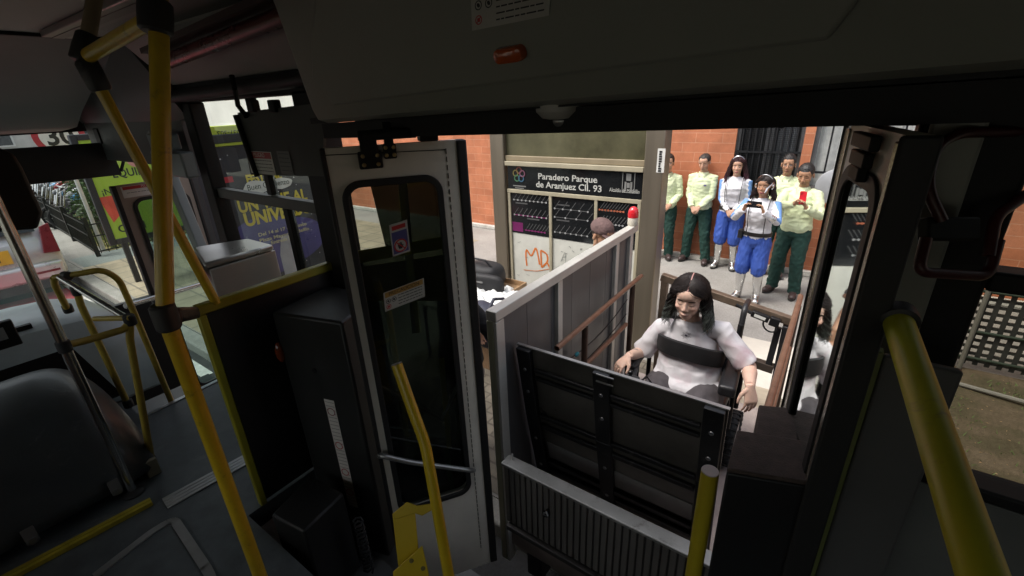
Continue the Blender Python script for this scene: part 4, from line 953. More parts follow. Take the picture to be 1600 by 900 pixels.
# ------------------------------------------------------------------ the folding table with bags beside the lift
tz = .74; t0 = Q(735, 492, z=tz); t1 = Q(806, 447, z=tz)
TX0, TX1, TY0, TY1 = -3.5, -1.95, 2.95, 3.95
tb = thing("folding_table", "low folding table cluttered with bags and a white cloth beside the lift", "table", ((TX0 + TX1) / 2, (TY0 + TY1) / 2, 0))
mb = MB(); mb.box((TX0, TY0, tz - .04), (TX1, TY1, tz)); mb.build("tabletop", M("table_board", (.3, .29, .26), .6, 0, .2, 5), tb, bevel=.01)
for x in (TX0 + .1, TX1 - .1):
    for y in (TY0 + .1, TY1 - .1): mb = MB(); mb.tube([(x, y, 0), (x, y, tz - .04)], .018, 10); mb.build("leg", M("blue_tube", (.03, .05, .14), .4, .2), tb)
def on(px, py, z=tz): return Q(px, py, z=z)
# white cloth heap
mb = MB(); n = 46; c0 = on(768, 462, tz + .05)
P = {}
for i in range(n + 1):
    for j in range(n + 1):
        u, v = i / n * 2 - 1, j / n * 2 - 1; x = c0.x + u * .42; y = c0.y + v * .33; e = max(0, 1 - max(abs(u), abs(v)) ** 4)
        z = tz + .004 + e * (.05 + .09 * abs(mnoise.noise(Vector((x * 7, y * 7, 2)))) + .05 * abs(mnoise.noise(Vector((x * 16, y * 16, 5)))))
        P[i, j] = (x + .03 * mnoise.noise(Vector((x * 6, y * 6, 9))), y + .03 * mnoise.noise(Vector((x * 6, y * 6, 4))), z)
mb.v = [Vector(P[i, j]) for i in range(n + 1) for j in range(n + 1)]; mb.f = [[i * (n + 1) + j, (i + 1) * (n + 1) + j, (i + 1) * (n + 1) + j + 1, i * (n + 1) + j + 1] for i in range(n) for j in range(n)]; mb.m = [0] * len(mb.f)
tag(mb.build("cloth", M("white_cloth", (.72, .73, .72), .8, 0, .05, 8)), "crumpled white cloth heaped on the folding table", "cloth")
def soft(name, c, size, mat, label, cat, rot=0, seed=1, amp=.02):
    mb = MB(); mb.ell((0, 0, 0), size, None, 24, 16); 
    for i, p in enumerate(mb.v): # squarish bag
        for a in range(3):
            t_ = p[a] / size[a]; p[a] = size[a] * math.copysign(abs(t_) ** .6, t_)
        p += p.normalized() * amp * mnoise.noise(p * 9 + Vector((seed, 0, 0)))
    m_ = Matrix.Rotation(R(rot), 3, 'Z'); mb.v = [Vector(c) + m_ @ p for p in mb.v]
    o = thing(name, label, cat, (c[0], c[1], c[2] - size[2])); mb.build("bag_body", mat, o); return o
dk = M("black_nylon", (.018, .018, .02), .65, 0, .25, 12, .25, 120)
c = on(752, 440, tz + .12); o = soft("bag", (c.x - .05, c.y + .1, tz + .15), (.24, .17, .15), dk, "black rounded bag standing at the back of the folding table", "bag", 10)
mb = MB(); mb.tube([Vector((c.x - .2, c.y + .06, tz + .27)), Vector((c.x - .12, c.y + .03, tz + .36)), Vector((c.x + .05, c.y + .03, tz + .36)), Vector((c.x + .12, c.y + .06, tz + .27))], .012, 8); mb.build("handle", dk, o)
c = on(758, 452, tz + .06); o = soft("case", (c.x + .02, c.y - .04, tz + .13), (.23, .05, .12), dk, "flat black case leaning in front of the rounded black bag", "case", 12, 4, .006)
mb = MB(); mb.box((c.x - .05, c.y - .1, tz + .17), (c.x + .05, c.y - .088, tz + .185)); mb.build("zip_tag", M("zip_grey", (.3, .3, .3), .4, .6), o)
c = on(791, 452); o = thing("wooden_tray", "light brown wooden tray at the far end of the folding table", "tray", (c.x, c.y, tz)); mb = MB(); mb.box((c.x - .2, c.y - .14, tz), (c.x + .18, c.y + .14, tz + .015)); mb.build("tray_floor", M("tray_wood", (.3, .19, .1), .6, 0, .3, 6, stretch=(1, 8, 1)), o)
for a, b_ in (((-.2, -.14), (.18, -.125)), ((-.2, .125), (.18, .14)), ((-.2, -.125), (-.185, .125)), ((.165, -.125), (.18, .125))): mb = MB(); mb.box((c.x + a[0], c.y + a[1], tz + .015), (c.x + b_[0], c.y + b_[1], tz + .07)); mb.build("tray_side", M("tray_wood", (.3, .19, .1), .6, 0, .3, 6, stretch=(1, 8, 1)), o)
c = on(757, 477, tz + .04); mb = MB(); mb.ell((0, 0, 0), (.075, .045, .04), None, 20, 12)
for p in mb.v: p += p.normalized() * .012 * mnoise.noise(p * 40)
mb.v = [p + c for p in mb.v]; tag(mb.build("pouch", M("teal_cloth", (.03, .3, .33), .7, 0, .3, 20)), "small crumpled teal pouch on the white cloth", "pouch")
nav = M("navy_nylon", (.035, .038, .06), .65, 0, .2, 10, .25, 120)
c = Q(756, 506, y=TY0 - .14); o = soft("backpack", (c.x, TY0 - .14, c.z), (.17, .12, .2), nav, "dark navy backpack hanging at the front edge of the folding table", "backpack", 0, 7)
mb = MB(); mb.tube([Vector((c.x - .12, TY0 - .262, c.z + .13)), Vector((c.x - .03, TY0 - .275, c.z + .06)), Vector((c.x + .06, TY0 - .275, c.z + .09)), Vector((c.x + .13, TY0 - .26, c.z + .15))], .006, 6); mb.build("zip", M("zip_pale", (.4, .4, .4), .4, .4), o)
mb = MB(); mb.tube([Vector((c.x + .1, TY0 - .2, c.z + .17)), Vector((c.x + .1, TY0 - .1, c.z + .25)), Vector((c.x + .1, TY0 + .04, c.z + .2))], .014, 8); mb.build("strap", nav, o)
for i, (px, py, w_, d_, h_, lb) in enumerate(((752, 585, .3, .28, .36, "brown cardboard box on the pavement under the folding table"), (745, 545, .4, .3, .5, "taller brown cardboard box behind the other under the table"))):
    c = Q(px, py, z=.0 if i == 0 else .2); o = thing("cardboard_box", lb, "box", (c.x - .1, c.y + .2 + .25 * i, 0)); X_, Y_ = c.x - .1, c.y + .25 + .3 * i
    mb = MB(); mb.box((X_ - w_ / 2, Y_ - d_ / 2, 0), (X_ + w_ / 2, Y_ + d_ / 2, h_)); mb.build("carton", M("cardboard", (.26, .16, .09), .8, 0, .15, 7), o, bevel=.004)
    mb = MB(); mb.box((X_ - .03, Y_ - d_ / 2 - .001, h_ * .5), (X_ + .03, Y_ + d_ / 2 + .001, h_ + .0015)); mb.build("tape", M("parcel_tape", (.35, .25, .14), .3), o)
# ------------------------------------------------------------------ the wheelchair lift
PZ = .45; WX = -1.15
lf = thing("wheelchair_lift", "grey steel wheelchair lift cabin with copper coloured handrails in front of the bus door", "wheelchair lift", (-.58, 2.35, 0))
mb = MB(); mb.box((WX, 1.46, PZ - .14), (.02, 3.32, PZ)); mb.build("platform", M("lift_floor", (.33, .28, .26), .6, .1, .25, 4, .3, 150), lf, bevel=.006)
for x in (WX + .1, -.12):
    for y in (1.6, 3.1): mb = MB(); mb.box((x - .05, y - .05, 0), (x + .05, y + .05, PZ - .14)); mb.build("leg", M("lift_dark", (.03, .03, .032), .5, .5), lf)
alu = M("lift_aluminium", (.6, .585, .54), .4, .3, .1, 4, wear=((.38, .36, .32), .4, 9))
zr = 1.785; y0w, y1w = 1.43, 3.16
sw = MB(); sw.box((WX - .045, y0w, zr - .05), (WX + .012, y1w, zr)); swo = sw.build("side_wall", alu, lf, bevel=.004)
def post(y, w_=.05, z0=PZ + .003): mb = MB(); mb.box((WX - .04, y, z0), (WX + .008, y + w_, zr - .053)); mb.build("post", alu, swo, bevel=.003)
mb = MB(); mb.box((WX - .045, y0w, .2), (WX - .008, y0w + .05, zr - .053)); mb.build("end_post", M("lift_olive", (.38, .38, .27), .5, .2, .1, 4), swo, bevel=.003)
mb = MB(); mb.box((WX - .006, y0w, .2), (WX + .012, y0w + .06, zr - .053)); mb.build("end_post", alu, swo, bevel=.003)
for px, py in ((874, 480), (962, 430), (983, 420)): post(Q(px, py, x=WX).y - .025)
yy = y0w + .05; gal = M("galvanised_sheet", (.14, .142, .148), .4, .5, .28, 1.6, .12, 9, stretch=(1, 1, .25), wear=((.25, .25, .25), .5, 4))
for i in range(7):
    w_ = (y1w - y0w - .06) / 7; mb = MB(); mb.box((WX - .028, yy + i * w_ + .0015, PZ - .1), (WX - .016, yy + (i + 1) * w_ - .0015, zr - .053)); mb.build("panel", gal, swo, smooth=False)
cop = M("copper_pipe", (.24, .14, .095), .38, .5, .22, 14, .1, 60)
for pz_, pa, pb_ in ((0, (870, 543), (1002, 432)), (1, (912, 572), (978, 508))):
    xh = WX + .12; a = Q(*pa, x=xh); b_ = Q(*pb_, x=xh); z = (a.z + b_.z) / 2
    mb = MB(); pts = [(xh, a.y, z), (xh, b_.y, z)]
    mb.tube(pts, .0155, 16, caps=False); mb.tube([(xh, b_.y, z), (xh, a.y, z)], .0125, 16, caps=False)
    for v_ in (a.y, b_.y): pass
    mb.build("handrail", cop, lf)
    if pz_ == 0: zt, ys, ye = z, a.y, b_.y
for y in (ys + .32, ye - .16):
    mb = MB(); mb.tube([(WX + .12, y, PZ), (WX + .12, y, zt - .015)], .018, 12); mb.build("handrail_post", M("rust_steel", (.1, .062, .045), .6, .5, .3, 15), lf)
xr_ = -.065; a = Q(1207, 627, x=xr_); b_ = Q(1236, 470, x=xr_)
mb = MB(); mb.tube([(xr_, 1.7, zt), (xr_, 3.12, zt)], .0155, 16); mb.build("handrail", cop, lf)
mb = MB(); mb.tube([(xr_, 1.7, zt - .3), (xr_, 3.1, zt - .3)], .0155, 14); mb.build("handrail", cop, lf)
for y in (1.85, 3.0): mb = MB(); mb.tube([(xr_, y, PZ), (xr_, y, zt - .02)], .018, 12); mb.build("handrail_post", M("rust_steel", (.1, .062, .045), .6, .5, .3, 15), lf)
mb = MB()
for z_, sag in ((1.2, .05), (1.08, .03)): mb.tube([(WX + .02, 2.1 + .9 * t, z_ - sag * 4 * t * (1 - t) + .05 * t) for t in [i / 12 for i in range(13)]], .004, 6)
mb.build("tie_wire", M("wire_black", (.015, .015, .016), .5), swo)
mb = MB(); mb.ell((WX + .022, 2.2, 1.185), (.012, .025, .014)); mb.build("teal_knot", M("teal_cord", (.03, .25, .3), .6), swo)
# beacon on the side wall's far end
q = Q(995, 350, x=WX - .015); by = y1w - .05
mb = MB(); mb.lathe((WX - .015, by, zr), (0, 0, 1), [(0, .034), (.01, .038), (.055, .036), (.06, .034)], 20); bs = mb.build("beacon", M("beacon_base", (.6, .56, .47), .5), lf)
mb = MB(); mb.lathe((WX - .015, by, zr + .06), (0, 0, 1), [(0, .037), (.03, .038), (.055, .033), (.072, .02), (.078, .003)], 20); mb.build("red_dome", M("beacon_red", (.62, .02, .03), .12, 0, .1, 9, coat=.6), bs)
# rear gate frame
yb = 3.3; rust = M("rust_brown_frame", (.17, .125, .09), .5, .5, .35, 9, .15, 60)
ga = Q(1034, 432, y=yb); gb = Q(1242, 508, y=yb); gz = (ga.z + gb.z) / 2
def gbar(a, b_, w_=.05, mt=rust, nm="gate_bar"): mb = MB(); mb.bar(a, b_, w_, w_); mb.build(nm, mt, rg, bevel=.004)
mb = MB(); mb.bar((ga.x, yb, ga.z), (gb.x, yb, gb.z + .02), .055, .055); rg = mb.build("rear_gate", rust, lf, bevel=.004)
gbar((ga.x + .028, yb, ga.z - .03), (ga.x + .028, yb, PZ)); gbar((gb.x - .03, yb, gb.z - .012), (gb.x - .03, yb, PZ), .075, M("lift_dark", (.03, .03, .032), .5, .5))
lo1 = Q(1120, 545, y=yb); lo2 = Q(1212, 577, y=yb); gbar((ga.x + .06, yb, lo1.z + .03), (gb.x - .07, yb, lo2.z), .06, M("gate_dark_brown", (.07, .055, .045), .5, .5, .3, 9))
gbar((gb.x - .09, yb - .003, gb.z - .04), (gb.x - .105, yb - .003, lo2.z), .04, M("lift_dark", (.03, .03, .032), .5, .5))
mb = MB(); la = Q(1188, 494, y=yb - .05); mb.obox(la, (.055, 0, -.012), (0, .018, 0), (.005, 0, .022)); mb.obox(la + Vector((.09, 0, -.02)), (.03, 0, -.006), (0, .02, 0), (.004, 0, .03)); lt = mb.build("gate_latch", M("latch_black", (.015, .015, .016), .4, .3), rg, bevel=.004)
mb = MB(); mb.obox(la + Vector((0, -.02, 0)), (.035, 0, -.008), (0, .001, 0), (.002, 0, .01)); mb.build("latch_label", M("sticker_white", (.7, .7, .66), .5), lt)
mb = MB(); c_ = la + Vector((.07, -.01, -.05)); mb.tube(arc(c_, .045, 150, 380, (1, 0, -.2), (0, 0, 1), 12), .006, 8); mb.build("latch_ring", M("latch_black", (.015, .015, .016), .4, .3), lt); mb = MB(); mb.tube([la + Vector((-.16, 0, .05)), la + Vector((-.05, -.01, .012))], .012, 8); mb.build("latch_lever", M("latch_black", (.015, .015, .016), .4, .3), lt)
# boarding ramp leading down behind
mb = MB(); mb.prism([(-1.0, 3.34, PZ - .02), (-.12, 3.34, PZ - .02), (-.12, 4.3, .03), (-1.0, 4.3, .03)], (0, 0, -.03)); mb.build("ramp", M("ramp_ply", (.42, .37, .28), .7, 0, .15, 5, .2, 90), lf)
# tilting bridge plate in front of the chair
fl0, fl1, fl2 = (1.6, 1.54), (1.665, 1.12), (1.8, .47)
FX0, FX1 = -1.145, -.18
blk_ = M("flap_black_sheet", (.15, .138, .12), .3, .5, .4, 2.2, wear=((.16, .15, .14), .6, 7)); stile = M("flap_black_frame", (.026, .026, .027), .34, .4, .2, 8, wear=((.12, .11, .1), .4, 14))
mb = MB()
for p, q in ((fl0, fl1), (fl1, fl2)): mb.prism([(FX0, p[0], p[1]), (FX1, p[0], p[1]), (FX1, q[0], q[1]), (FX0, q[0], q[1])], (0, .008, .0))
fp = mb.build("bridge_plate", blk_, lf, smooth=False)
mb = MB(); mb.box((FX0 - .004, 1.594, 1.541), (FX1 + .004, 1.612, 1.547)); mb.build("bright_edge", M("bare_steel", (.55, .54, .51), .3, .8), fp)
def fpt(x, s, off=0):   # s in 0..1 upper leaf, 1..2 lower leaf
    a, b_ = (fl0, fl1) if s <= 1 else (fl1, fl2); t = s if s <= 1 else s - 1
    d = Vector((0, b_[0] - a[0], b_[1] - a[1])).normalized(); nn = Vector((0, d.z, -d.y)) if True else 0
    return Vector((x, a[0] + (b_[0] - a[0]) * t, a[1] + (b_[1] - a[1]) * t)) + nn * off
for x in (FX0 + .045, (FX0 + FX1) / 2 - .03, FX1 - .045):
    for s0, s1 in ((0.0, 1.), (1.001, 2.)):
        a, b_ = fpt(x, s0, .016), fpt(x, s1, .016); d = (b_ - a) / 2; nn = Vector((0, d.z, -d.y)).normalized()
        mb = MB(); mb.obox((a + b_) / 2, (.038, 0, 0), nn * .014, d); st_ = mb.build("stile", stile, fp, bevel=.003)
        for t in (.28, .62): mb = MB(); mb.lathe(a.lerp(b_, t) + nn * .012, nn, [(0, .011), (.005, .009), (.006, 0.001)], 10); mb.build("bolt", M("bolt_steel", (.3, .3, .3), .3, .9), st_)
for s in (.26, .38, .98, 1.1, 1.55, 1.66):
    a = fpt((FX0 + FX1) / 2, s, .011); b_ = fpt((FX0 + FX1) / 2, s + .05, .011); d = (b_ - a) / 2; nn = Vector((0, d.z, -d.y)).normalized()
    mb = MB(); mb.obox((a + b_) / 2, ((FX1 - FX0) / 2 - .09, 0, 0), nn * .009, d); mb.build("crossbar", stile, fp, bevel=.003)
mb = MB(); a = fpt(-.66, 1.33, .003); b_ = fpt(-.66, 1.52, .003); d = (b_ - a) / 2; nn = Vector((0, d.z, -d.y)).normalized(); mb.obox((a + b_) / 2, ((FX1 - FX0) / 2 - .095, 0, 0), nn * .002, d); mb.build("pale_strip", M("pale_strip", (.4, .4, .385), .4, .25, .25, 3), fp)  # pale strip standing in for an opening between the crossbars
for z_ in (1.535, 1.5): mb = MB(); mb.box((-.71, 1.568, z_ - .003), (-.63, 1.573, z_ + .003)); mb.build("chrome_hook", M("bare_steel", (.55, .54, .51), .3, .8), fp)
# ribbed front gate at the bus side
gy = 1.38; G0x, G1x = -1.1, .02; gz0, gz1 = .6, .985
mb = MB(); mb.box((G0x, gy, gz0), (G1x, gy + .03, gz1 - .003)); fg = mb.build("front_gate", M("gate_black_sheet", (.07, .066, .064), .45, .3, .2, 5), lf, smooth=False)
mb = MB()
n = 34
for i in range(n): x = G0x + (G1x - G0x) * (i + .5) / n; mb.box((x - .0125, gy - .01, gz0 + .01), (x + .0125, gy - .001, gz1 - .006))
mb.build("ribs", M("gate_rib", (.2, .187, .175), .45, .25, .15, 5, wear=((.22, .2, .18), .5, 9)), fg, bevel=.002, seg=1)
mb = MB(); mb.box((G0x - .005, gy - .02, gz1), (G1x, gy + .05, gz1 + .018)); mb.build("top_rail", M("lift_aluminium_worn", (.42, .42, .4), .42, .6, .2, 5, wear=((.2, .19, .17), .5, 12)), fg, bevel=.004)
mb = MB(); mb.box((G0x + .012, gy - .03, gz0 - .03), (G1x, gy + .05, gz0)); mb.build("bottom_rail", M("gate_black_sheet", (.07, .066, .064), .45, .3, .2, 5), fg, bevel=.004)
q = Q(853, 803, y=gy - .03); mb = MB(); mb.ell((q.x, gy - .03, q.z), (.017, .018, .013)); mb.tube([(q.x, gy - .01, q.z + .012), (q.x + .004, gy - .032, q.z + .018), (q.x + .018, gy - .04, q.z + .006)], .006, 8); mb.build("lock_knob", M("latch_gloss", (.012, .012, .013), .15, .3), fg)
mb = MB(); mb.tube([(G0x + .03, gy + .03, gz1 + .015), (G0x + .03, gy + .03, gz1 + .05)], .006, 8); mb.build("hinge_pin", M("bare_steel", (.55, .54, .51), .3, .8), fg)
# ------------------------------------------------------------------ wheelchair and the girl in it
G0 = Vector((-.525, 2.52, PZ))
wc = thing("wheelchair", "black powered wheelchair with padded armrests on the lift platform", "wheelchair", G0)
vin = M("black_vinyl", (.016, .016, .018), .42, 0, .2, 14, .1, 90); frm = M("chair_frame_black", (.02, .02, .022), .35, .5)
def W(x, y, z): return G0 + Vector((x, y, z))
mb = MB(); mb.box(W(-.22, -.28, .43), W(.22, .2, .5)); mb.build("seat", vin, wc, bevel=.025)
mb = MB(); mb.prism([W(-.19, .17, .5), W(.19, .17, .5), W(.19, .21, .8), W(-.19, .21, .8)], (0, .06, 0)); mb.build("backrest", vin, wc, bevel=.025)
for s_ in (-1, 1):
    mb = MB()
    if s_ < 0: mb.obox(W(-.295, -.1, .705), (.035, 0, 0), (0, .15, 0), (0, 0, .022))
    else:
        ap = Q(1141, 590, z=PZ + .72); mb.obox(ap, (.044, .004, 0), (-.012, .16, 0), (0, 0, .034))
    mb.build("armrest", vin, wc, bevel=.018, seg=3)
    for ya, ra_ in ((.05, .014), (-.17, .012)): mb = MB(); mb.tube([W(s_ * .27, ya, .45), W(s_ * .27, ya, .69)], ra_, 10); mb.build("arm_post", frm, wc)
    mb = MB(); mb.tube(fillet([W(s_ * .2, .25, .7), W(s_ * .2, .28, .92), W(s_ * .2, .31, .99), W(s_ * .2, .42, .99)], .05), .017, 12); mb.build("push_handle", vin, wc)
    mb = MB(); c = W(s_ * .27, .12, .17)
    mb.tube([c + Vector((0, .15 * math.cos(2 * math.pi * j / 26), .15 * math.sin(2 * math.pi * j / 26))) for j in range(27)], .03, 10, caps=False)
    for j in range(26): a = 2 * math.pi * j / 26; mb.obox(c + Vector((0, .175 * math.cos(a), .172 * math.sin(a))), (.03, 0, 0), Vector((0, math.cos(a), math.sin(a))) * .008, Vector((0, -math.sin(a), math.cos(a))) * .008)
    w_ = mb.build("wheel", M("tyre_black", (.014, .014, .014), .8), wc); mb = MB(); mb.lathe(c - Vector((.02, 0, 0)), (1, 0, 0), [(0, .05), (.0, .125), (.04, .125), (.04, .05)], 24); mb.build("rim", M("moto_alloy", (.4, .4, .4), .35, .9), w_)
    mb = MB(); c = W(s_ * .24, -.38, .1); mb.tube([c + Vector((0, .075 * math.cos(2 * math.pi * j / 20), .075 * math.sin(2 * math.pi * j / 20))) for j in range(21)], .024, 10, caps=False); mb.lathe(c - Vector((.015, 0, 0)), (1, 0, 0), [(0, .05), (.03, .05)], 16); mb.build("caster", M("tyre_black", (.014, .014, .014), .8), wc)
mb = MB()
for s_ in (-1, 1): mb.tube([W(s_ * .22, .2, .3), W(s_ * .22, -.3, .3), W(s_ * .24, -.38, .19)], .018, 10); mb.tube([W(s_ * .2, .2, .3), W(s_ * .2, .25, .9)], .016, 10)
mb.tube([W(-.22, -.25, .32), W(.22, -.25, .32)], .018, 10); mb.tube([W(-.27, .12, .17), W(.27, .12, .17)], .02, 10); mb.box(W(-.2, -.15, .12), W(.2, .2, .4)); mb.build("frame", frm, wc)
mb = MB(); mb.box(W(-.16, -.62, .06), W(.16, -.4, .08)); mb.tube([W(-.1, -.42, .08), W(-.14, -.28, .38)], .014, 8); mb.tube([W(.1, -.42, .08), W(.14, -.28, .38)], .014, 8); mb.build("footplate", frm, wc)
jq = Q(985, 588, y=G0.y - .4); jb = jq - Vector((0, 0, .02))
mb = MB(); mb.obox(jb - Vector((0, 0, .02)), (.04, 0, 0), (0, .055, 0), (0, 0, .022)); mb.bar(jb - Vector((0, -.03, .03)), W(-.285, -.1, .69), .03, .02); jo = mb.build("joystick_box", vin, wc, bevel=.01)
mb = MB(); mb.lathe(jb, (0, 0, 1), [(0, .026), (.012, .018), (.03, .008), (.04, .013), (.055, .013), (.06, .006)], 16); mb.build("joystick", M("latch_gloss", (.012, .012, .013), .15, .3), jo)
mb = MB(); mb.tube([jb + Vector((.04, .03, -.03)), jb + Vector((.075, .05, .02)), jb + Vector((.09, .09, -.04)), jb + Vector((.08, .14, -.1))], .006, 8); mb.build("cable", vin, jo)

gl = dict(skin=(.66, .44, .345), hair=(.016, .012, .011), lips=(.5, .24, .21), fem=True, lids=True)
gr = thing("person", "girl with long dark hair in a tie dyed shirt seated in the wheelchair", "person", G0, local=True)
def Lq(px, py, **k): return Q(px, py, **k) - G0
hd = Lq(1077, 464, y=2.4); nk = Vector((hd.x + .0, -.045, hd.z - .155))
J = dict(hd=hd, nk=nk, shR=Lq(1036, 511, y=2.5), shL=Lq(1129, 517, y=2.5))
J['wrR'] = Lq(983, 556, y=2.27); J['wrL'] = Lq(1172, 603, y=2.24)
J['elR'], J['wrR'] = ik(J['shR'], J['wrR'], .235, .225, (-.1, .9, -.55)); J['elL'], J['wrL'] = ik(J['shL'], J['wrL'], .24, .245, (.1, .9, -.4))
gT = Matrix.Translation(hd) @ Matrix.Rotation(R(3), 4, 'Z') @ Matrix.Rotation(R(13), 4, 'X') @ Matrix.Rotation(R(2), 4, 'Y') @ Matrix.Scale(.99, 4)
b = MB()
def spine(mb, secs, n=28):
    mb.ring_loft([[Vector((cx + rx * math.copysign(abs(math.cos(a)) ** .85, math.cos(a)), cy + ry * math.sin(a), z)) for a in [2 * math.pi * j / n for j in range(n)]] for z, cx, cy, rx, ry in secs])
sx = (J['shR'].x + J['shL'].x) / 2; sz = J['shR'].z; zt = lambda t: .5 + (sz - .5) * t
spine(b, [(.5, 0, .03, .15, .12), (zt(.2), 0, .0, .15, .11), (zt(.5), sx * .5, -.0, .14, .1), (zt(.78), sx * .8, -.02, .145, .1), (sz - .06, sx, -.025, .135, .085), (sz + .01, sx, -.03, .09, .064), (nk.z + .0, nk.x, nk.y, .052, .05)])
b.tube([nk - Vector((0, -.02, .06)), nk, gT @ Vector((0, .02, -.035))], [.058, .05, .047], 18)
head_pieces(b, gT, 1.0, True, True)
for s_, q in (('R', -1), ('L', 1)):
    e, wr, s0 = J['el' + s_], J['wr' + s_], J['sh' + s_]
    b.tube([nk - Vector((0, 0, .07)), s0 + Vector((0, 0, -.02))], [.04, .032], 14)
    b.tube([s0 + Vector((0, 0, .01)), s0, s0.lerp(e, .5), e, e.lerp(wr, .3), e.lerp(wr, .75), wr], [.04, .05, .046, .039, .039, .029, .0245], 16)
    if s_ == 'R': hand(b, wr, (-.45, -.62, -.62), (.25, .45, -.85), q, (.25, .4, .3), .9, .07)
    else: hand(b, wr, (.25, -.35, -.9), (-.55, .55, -.4), q, (.3, .4, .25), .9, .05)
    hp = Vector((q * .09, 0.0, .56)); kn = Vector((q * .125, -.44, .56)); an = Vector((q * .11, -.5, .14))
    b.tube([hp, hp.lerp(kn, .5), kn, kn.lerp(an, .4), an], [.085, .075, .058, .055, .04], 14); b.ell(an + Vector((0, -.06, -.03)), (.04, .11, .035))
me = remesh(b, .0034, 7); head_sculpt_paint(me, gT, gl['skin'], gl['lips'], gl['hair'], (.02, .013, .01), True, (.03, .022, .02), 0, .083, part=(.36, .2, .19))
# tattoo on the right forearm
P_ = vco(me); at = me.color_attributes['Col']; tt = np.array(J['elR'].lerp(J['wrR'], .42) + Vector((0, -.01, .03)))
for i in np.where(np.hypot(*(P_ - tt)[:, :2].T) < .014)[0]:
    if mnoise.noise(Vector(P_[i]) * 160) > -.15: at.data[i].color = (.12, .09, .085, 1)
gb_ = link_mesh("body", me, SKINM(), gr)
gp = dict(root=gr, T=gT, k=1.0, J=J)
# shirt, tie dyed in pale mauve
def tiedye():
    m = M("tie_dye_cotton", (.72, .7, .72), .85, 0, .04, 20, .12, 420); nt = m.node_tree; N = nt.nodes; L = nt.links
    tc = N.new("ShaderNodeTexCoord"); n1 = N.new("ShaderNodeTexNoise"); n1.inputs['Scale'].default_value = 5.5; n1.inputs['Detail'].default_value = 7; n1.inputs['Distortion'].default_value = 1.2; L.new(tc.outputs['Object'], n1.inputs[0])
    cr = N.new("ShaderNodeValToRGB"); e = cr.color_ramp.elements; e[0].position = .5; e[0].color = (.63, .61, .635, 1); e[1].position = .74; e[1].color = (.5, .37, .41, 1); L.new(n1.outputs[0], cr.inputs[0])
    mx = [n for n in N if n.type == 'MIX'][0]; L.new(cr.outputs[0], mx.inputs[6]); return m
td = tiedye(); s = MB()
spine(s, [(.63, 0, -.055, .195, .175), (.65, 0, -.05, .19, .168), (zt(.42), sx * .3, -.03, .182, .148), (zt(.58), sx * .5, -.015, .175, .135), (zt(.78), sx * .8, -.018, .172, .128), (sz - .07, sx, -.025, .165, .115), (sz - .01, sx, -.03, .145, .095), (sz + .03, (sx + nk.x) / 2, -.04, .11, .08), (nk.z - .025, nk.x, nk.y, .082, .072), (nk.z - .012, nk.x, nk.y, .076, .066)])
for s_ in 'RL':
    e, s0 = J['el' + s_], J['sh' + s_]; d = e - s0
    s.tube([s0.lerp(nk, .4) - Vector((0, 0, .02)), s0, s0 + d * .4, s0 + d * .7, s0 + d * .9], [.05, .055, .058, .061, .062], 20)
me = remesh(s, .005, 2); folds(me, .009, (9, 9, 12), 11, .35)
so = link_mesh("t_shirt", me, td, gr)
# chest print: a small dark sun with rays
mb = MB()
def on_shirt(px, py):
    dg = bpy.context.evaluated_depsgraph_get(); o_ = so.location + G0
    r_ = ray(px, py).normalized(); ok, loc, nn, fi = so.ray_cast(CO - o_, r_); return (loc + o_, nn) if ok else (None, None)
bpy.context.view_layer.update()
pc, nn = on_shirt(1072, 524)
if pc is not None:
    for j in range(14):
        a = 2 * math.pi * j / 14; r0, r1 = 3.4, 8 if j % 2 else 6
        p0, n0 = on_shirt(1072 + r0 * math.cos(a), 524 + r0 * .8 * math.sin(a)); p1, n1 = on_shirt(1072 + r1 * math.cos(a), 524 + r1 * .8 * math.sin(a))
        if p0 is not None and p1 is not None: mb.tube([p0 + n0 * .001 - G0, p1 + n1 * .001 - G0], .0011, 5)
    mb.ell(pc - G0 + nn * .001, (.009, .004, .007)); mb.build("shirt_print", M("print_ink", (.05, .045, .06), .7), so)
# trousers
t_ = MB()
for q in (-1, 1):
    hp = Vector((q * .1, 0.03, .565)); kn = Vector((q * .13, -.44, .575)); an = Vector((q * .115, -.49, .14))
    t_.tube([hp + Vector((0, .06, 0)), hp, hp.lerp(kn, .5), kn, kn.lerp(an, .15), kn.lerp(an, .6), an], [.1, .115, .102, .085, .08, .075, .07], 22)
t_.ell(Vector((0, -.09, .568)), (.085, .14, .058)); t_.ell(Vector((0, .04, .57)), (.2, .14, .1)); me = remesh(t_, .007, 2); folds(me, .008, (11, 11, 11), 4, .5); link_mesh("trousers", me, M("charcoal_denim", (.066, .058, .063), .85, 0, .3, 9, .2, 260), gr)
for q in (-1, 1): mb = MB(); mb.ell(Vector((q * .115, -.55, .115)), (.045, .12, .04)); mb.build("shoe", M("leather_dark", (.03, .03, .03), .5), gr)
# chest strap belongs to the chair
mb = MB(); n = 40; cz = (Q(1085, 554, y=2.36) - G0).z; rings = []
for dz, dr in ((-.054, -.006), (-.05, .008), (0, .012), (.05, .008), (.054, -.006)):
    rings.append([G0 + Vector((sx * .75 + (.182 + dr) * math.copysign(abs(math.cos(a)) ** .8, math.cos(a)), -.018 + (.139 + dr) * math.sin(a) + (.14 * max(0, math.sin(a)) ** 2), cz + dz - .012 * math.cos(a) - .05 * (1 + math.sin(a)))) for a in [2 * math.pi * j / n for j in range(n)]])
mb.ring_loft(rings, caps=False); cs = mb.build("chest_strap", M("strap_neoprene", (.014, .014, .015), .6, 0, .2, 20, .15, 200), wc)
md = cs.modifiers.new("thick", 'SOLIDIFY'); md.thickness = .008
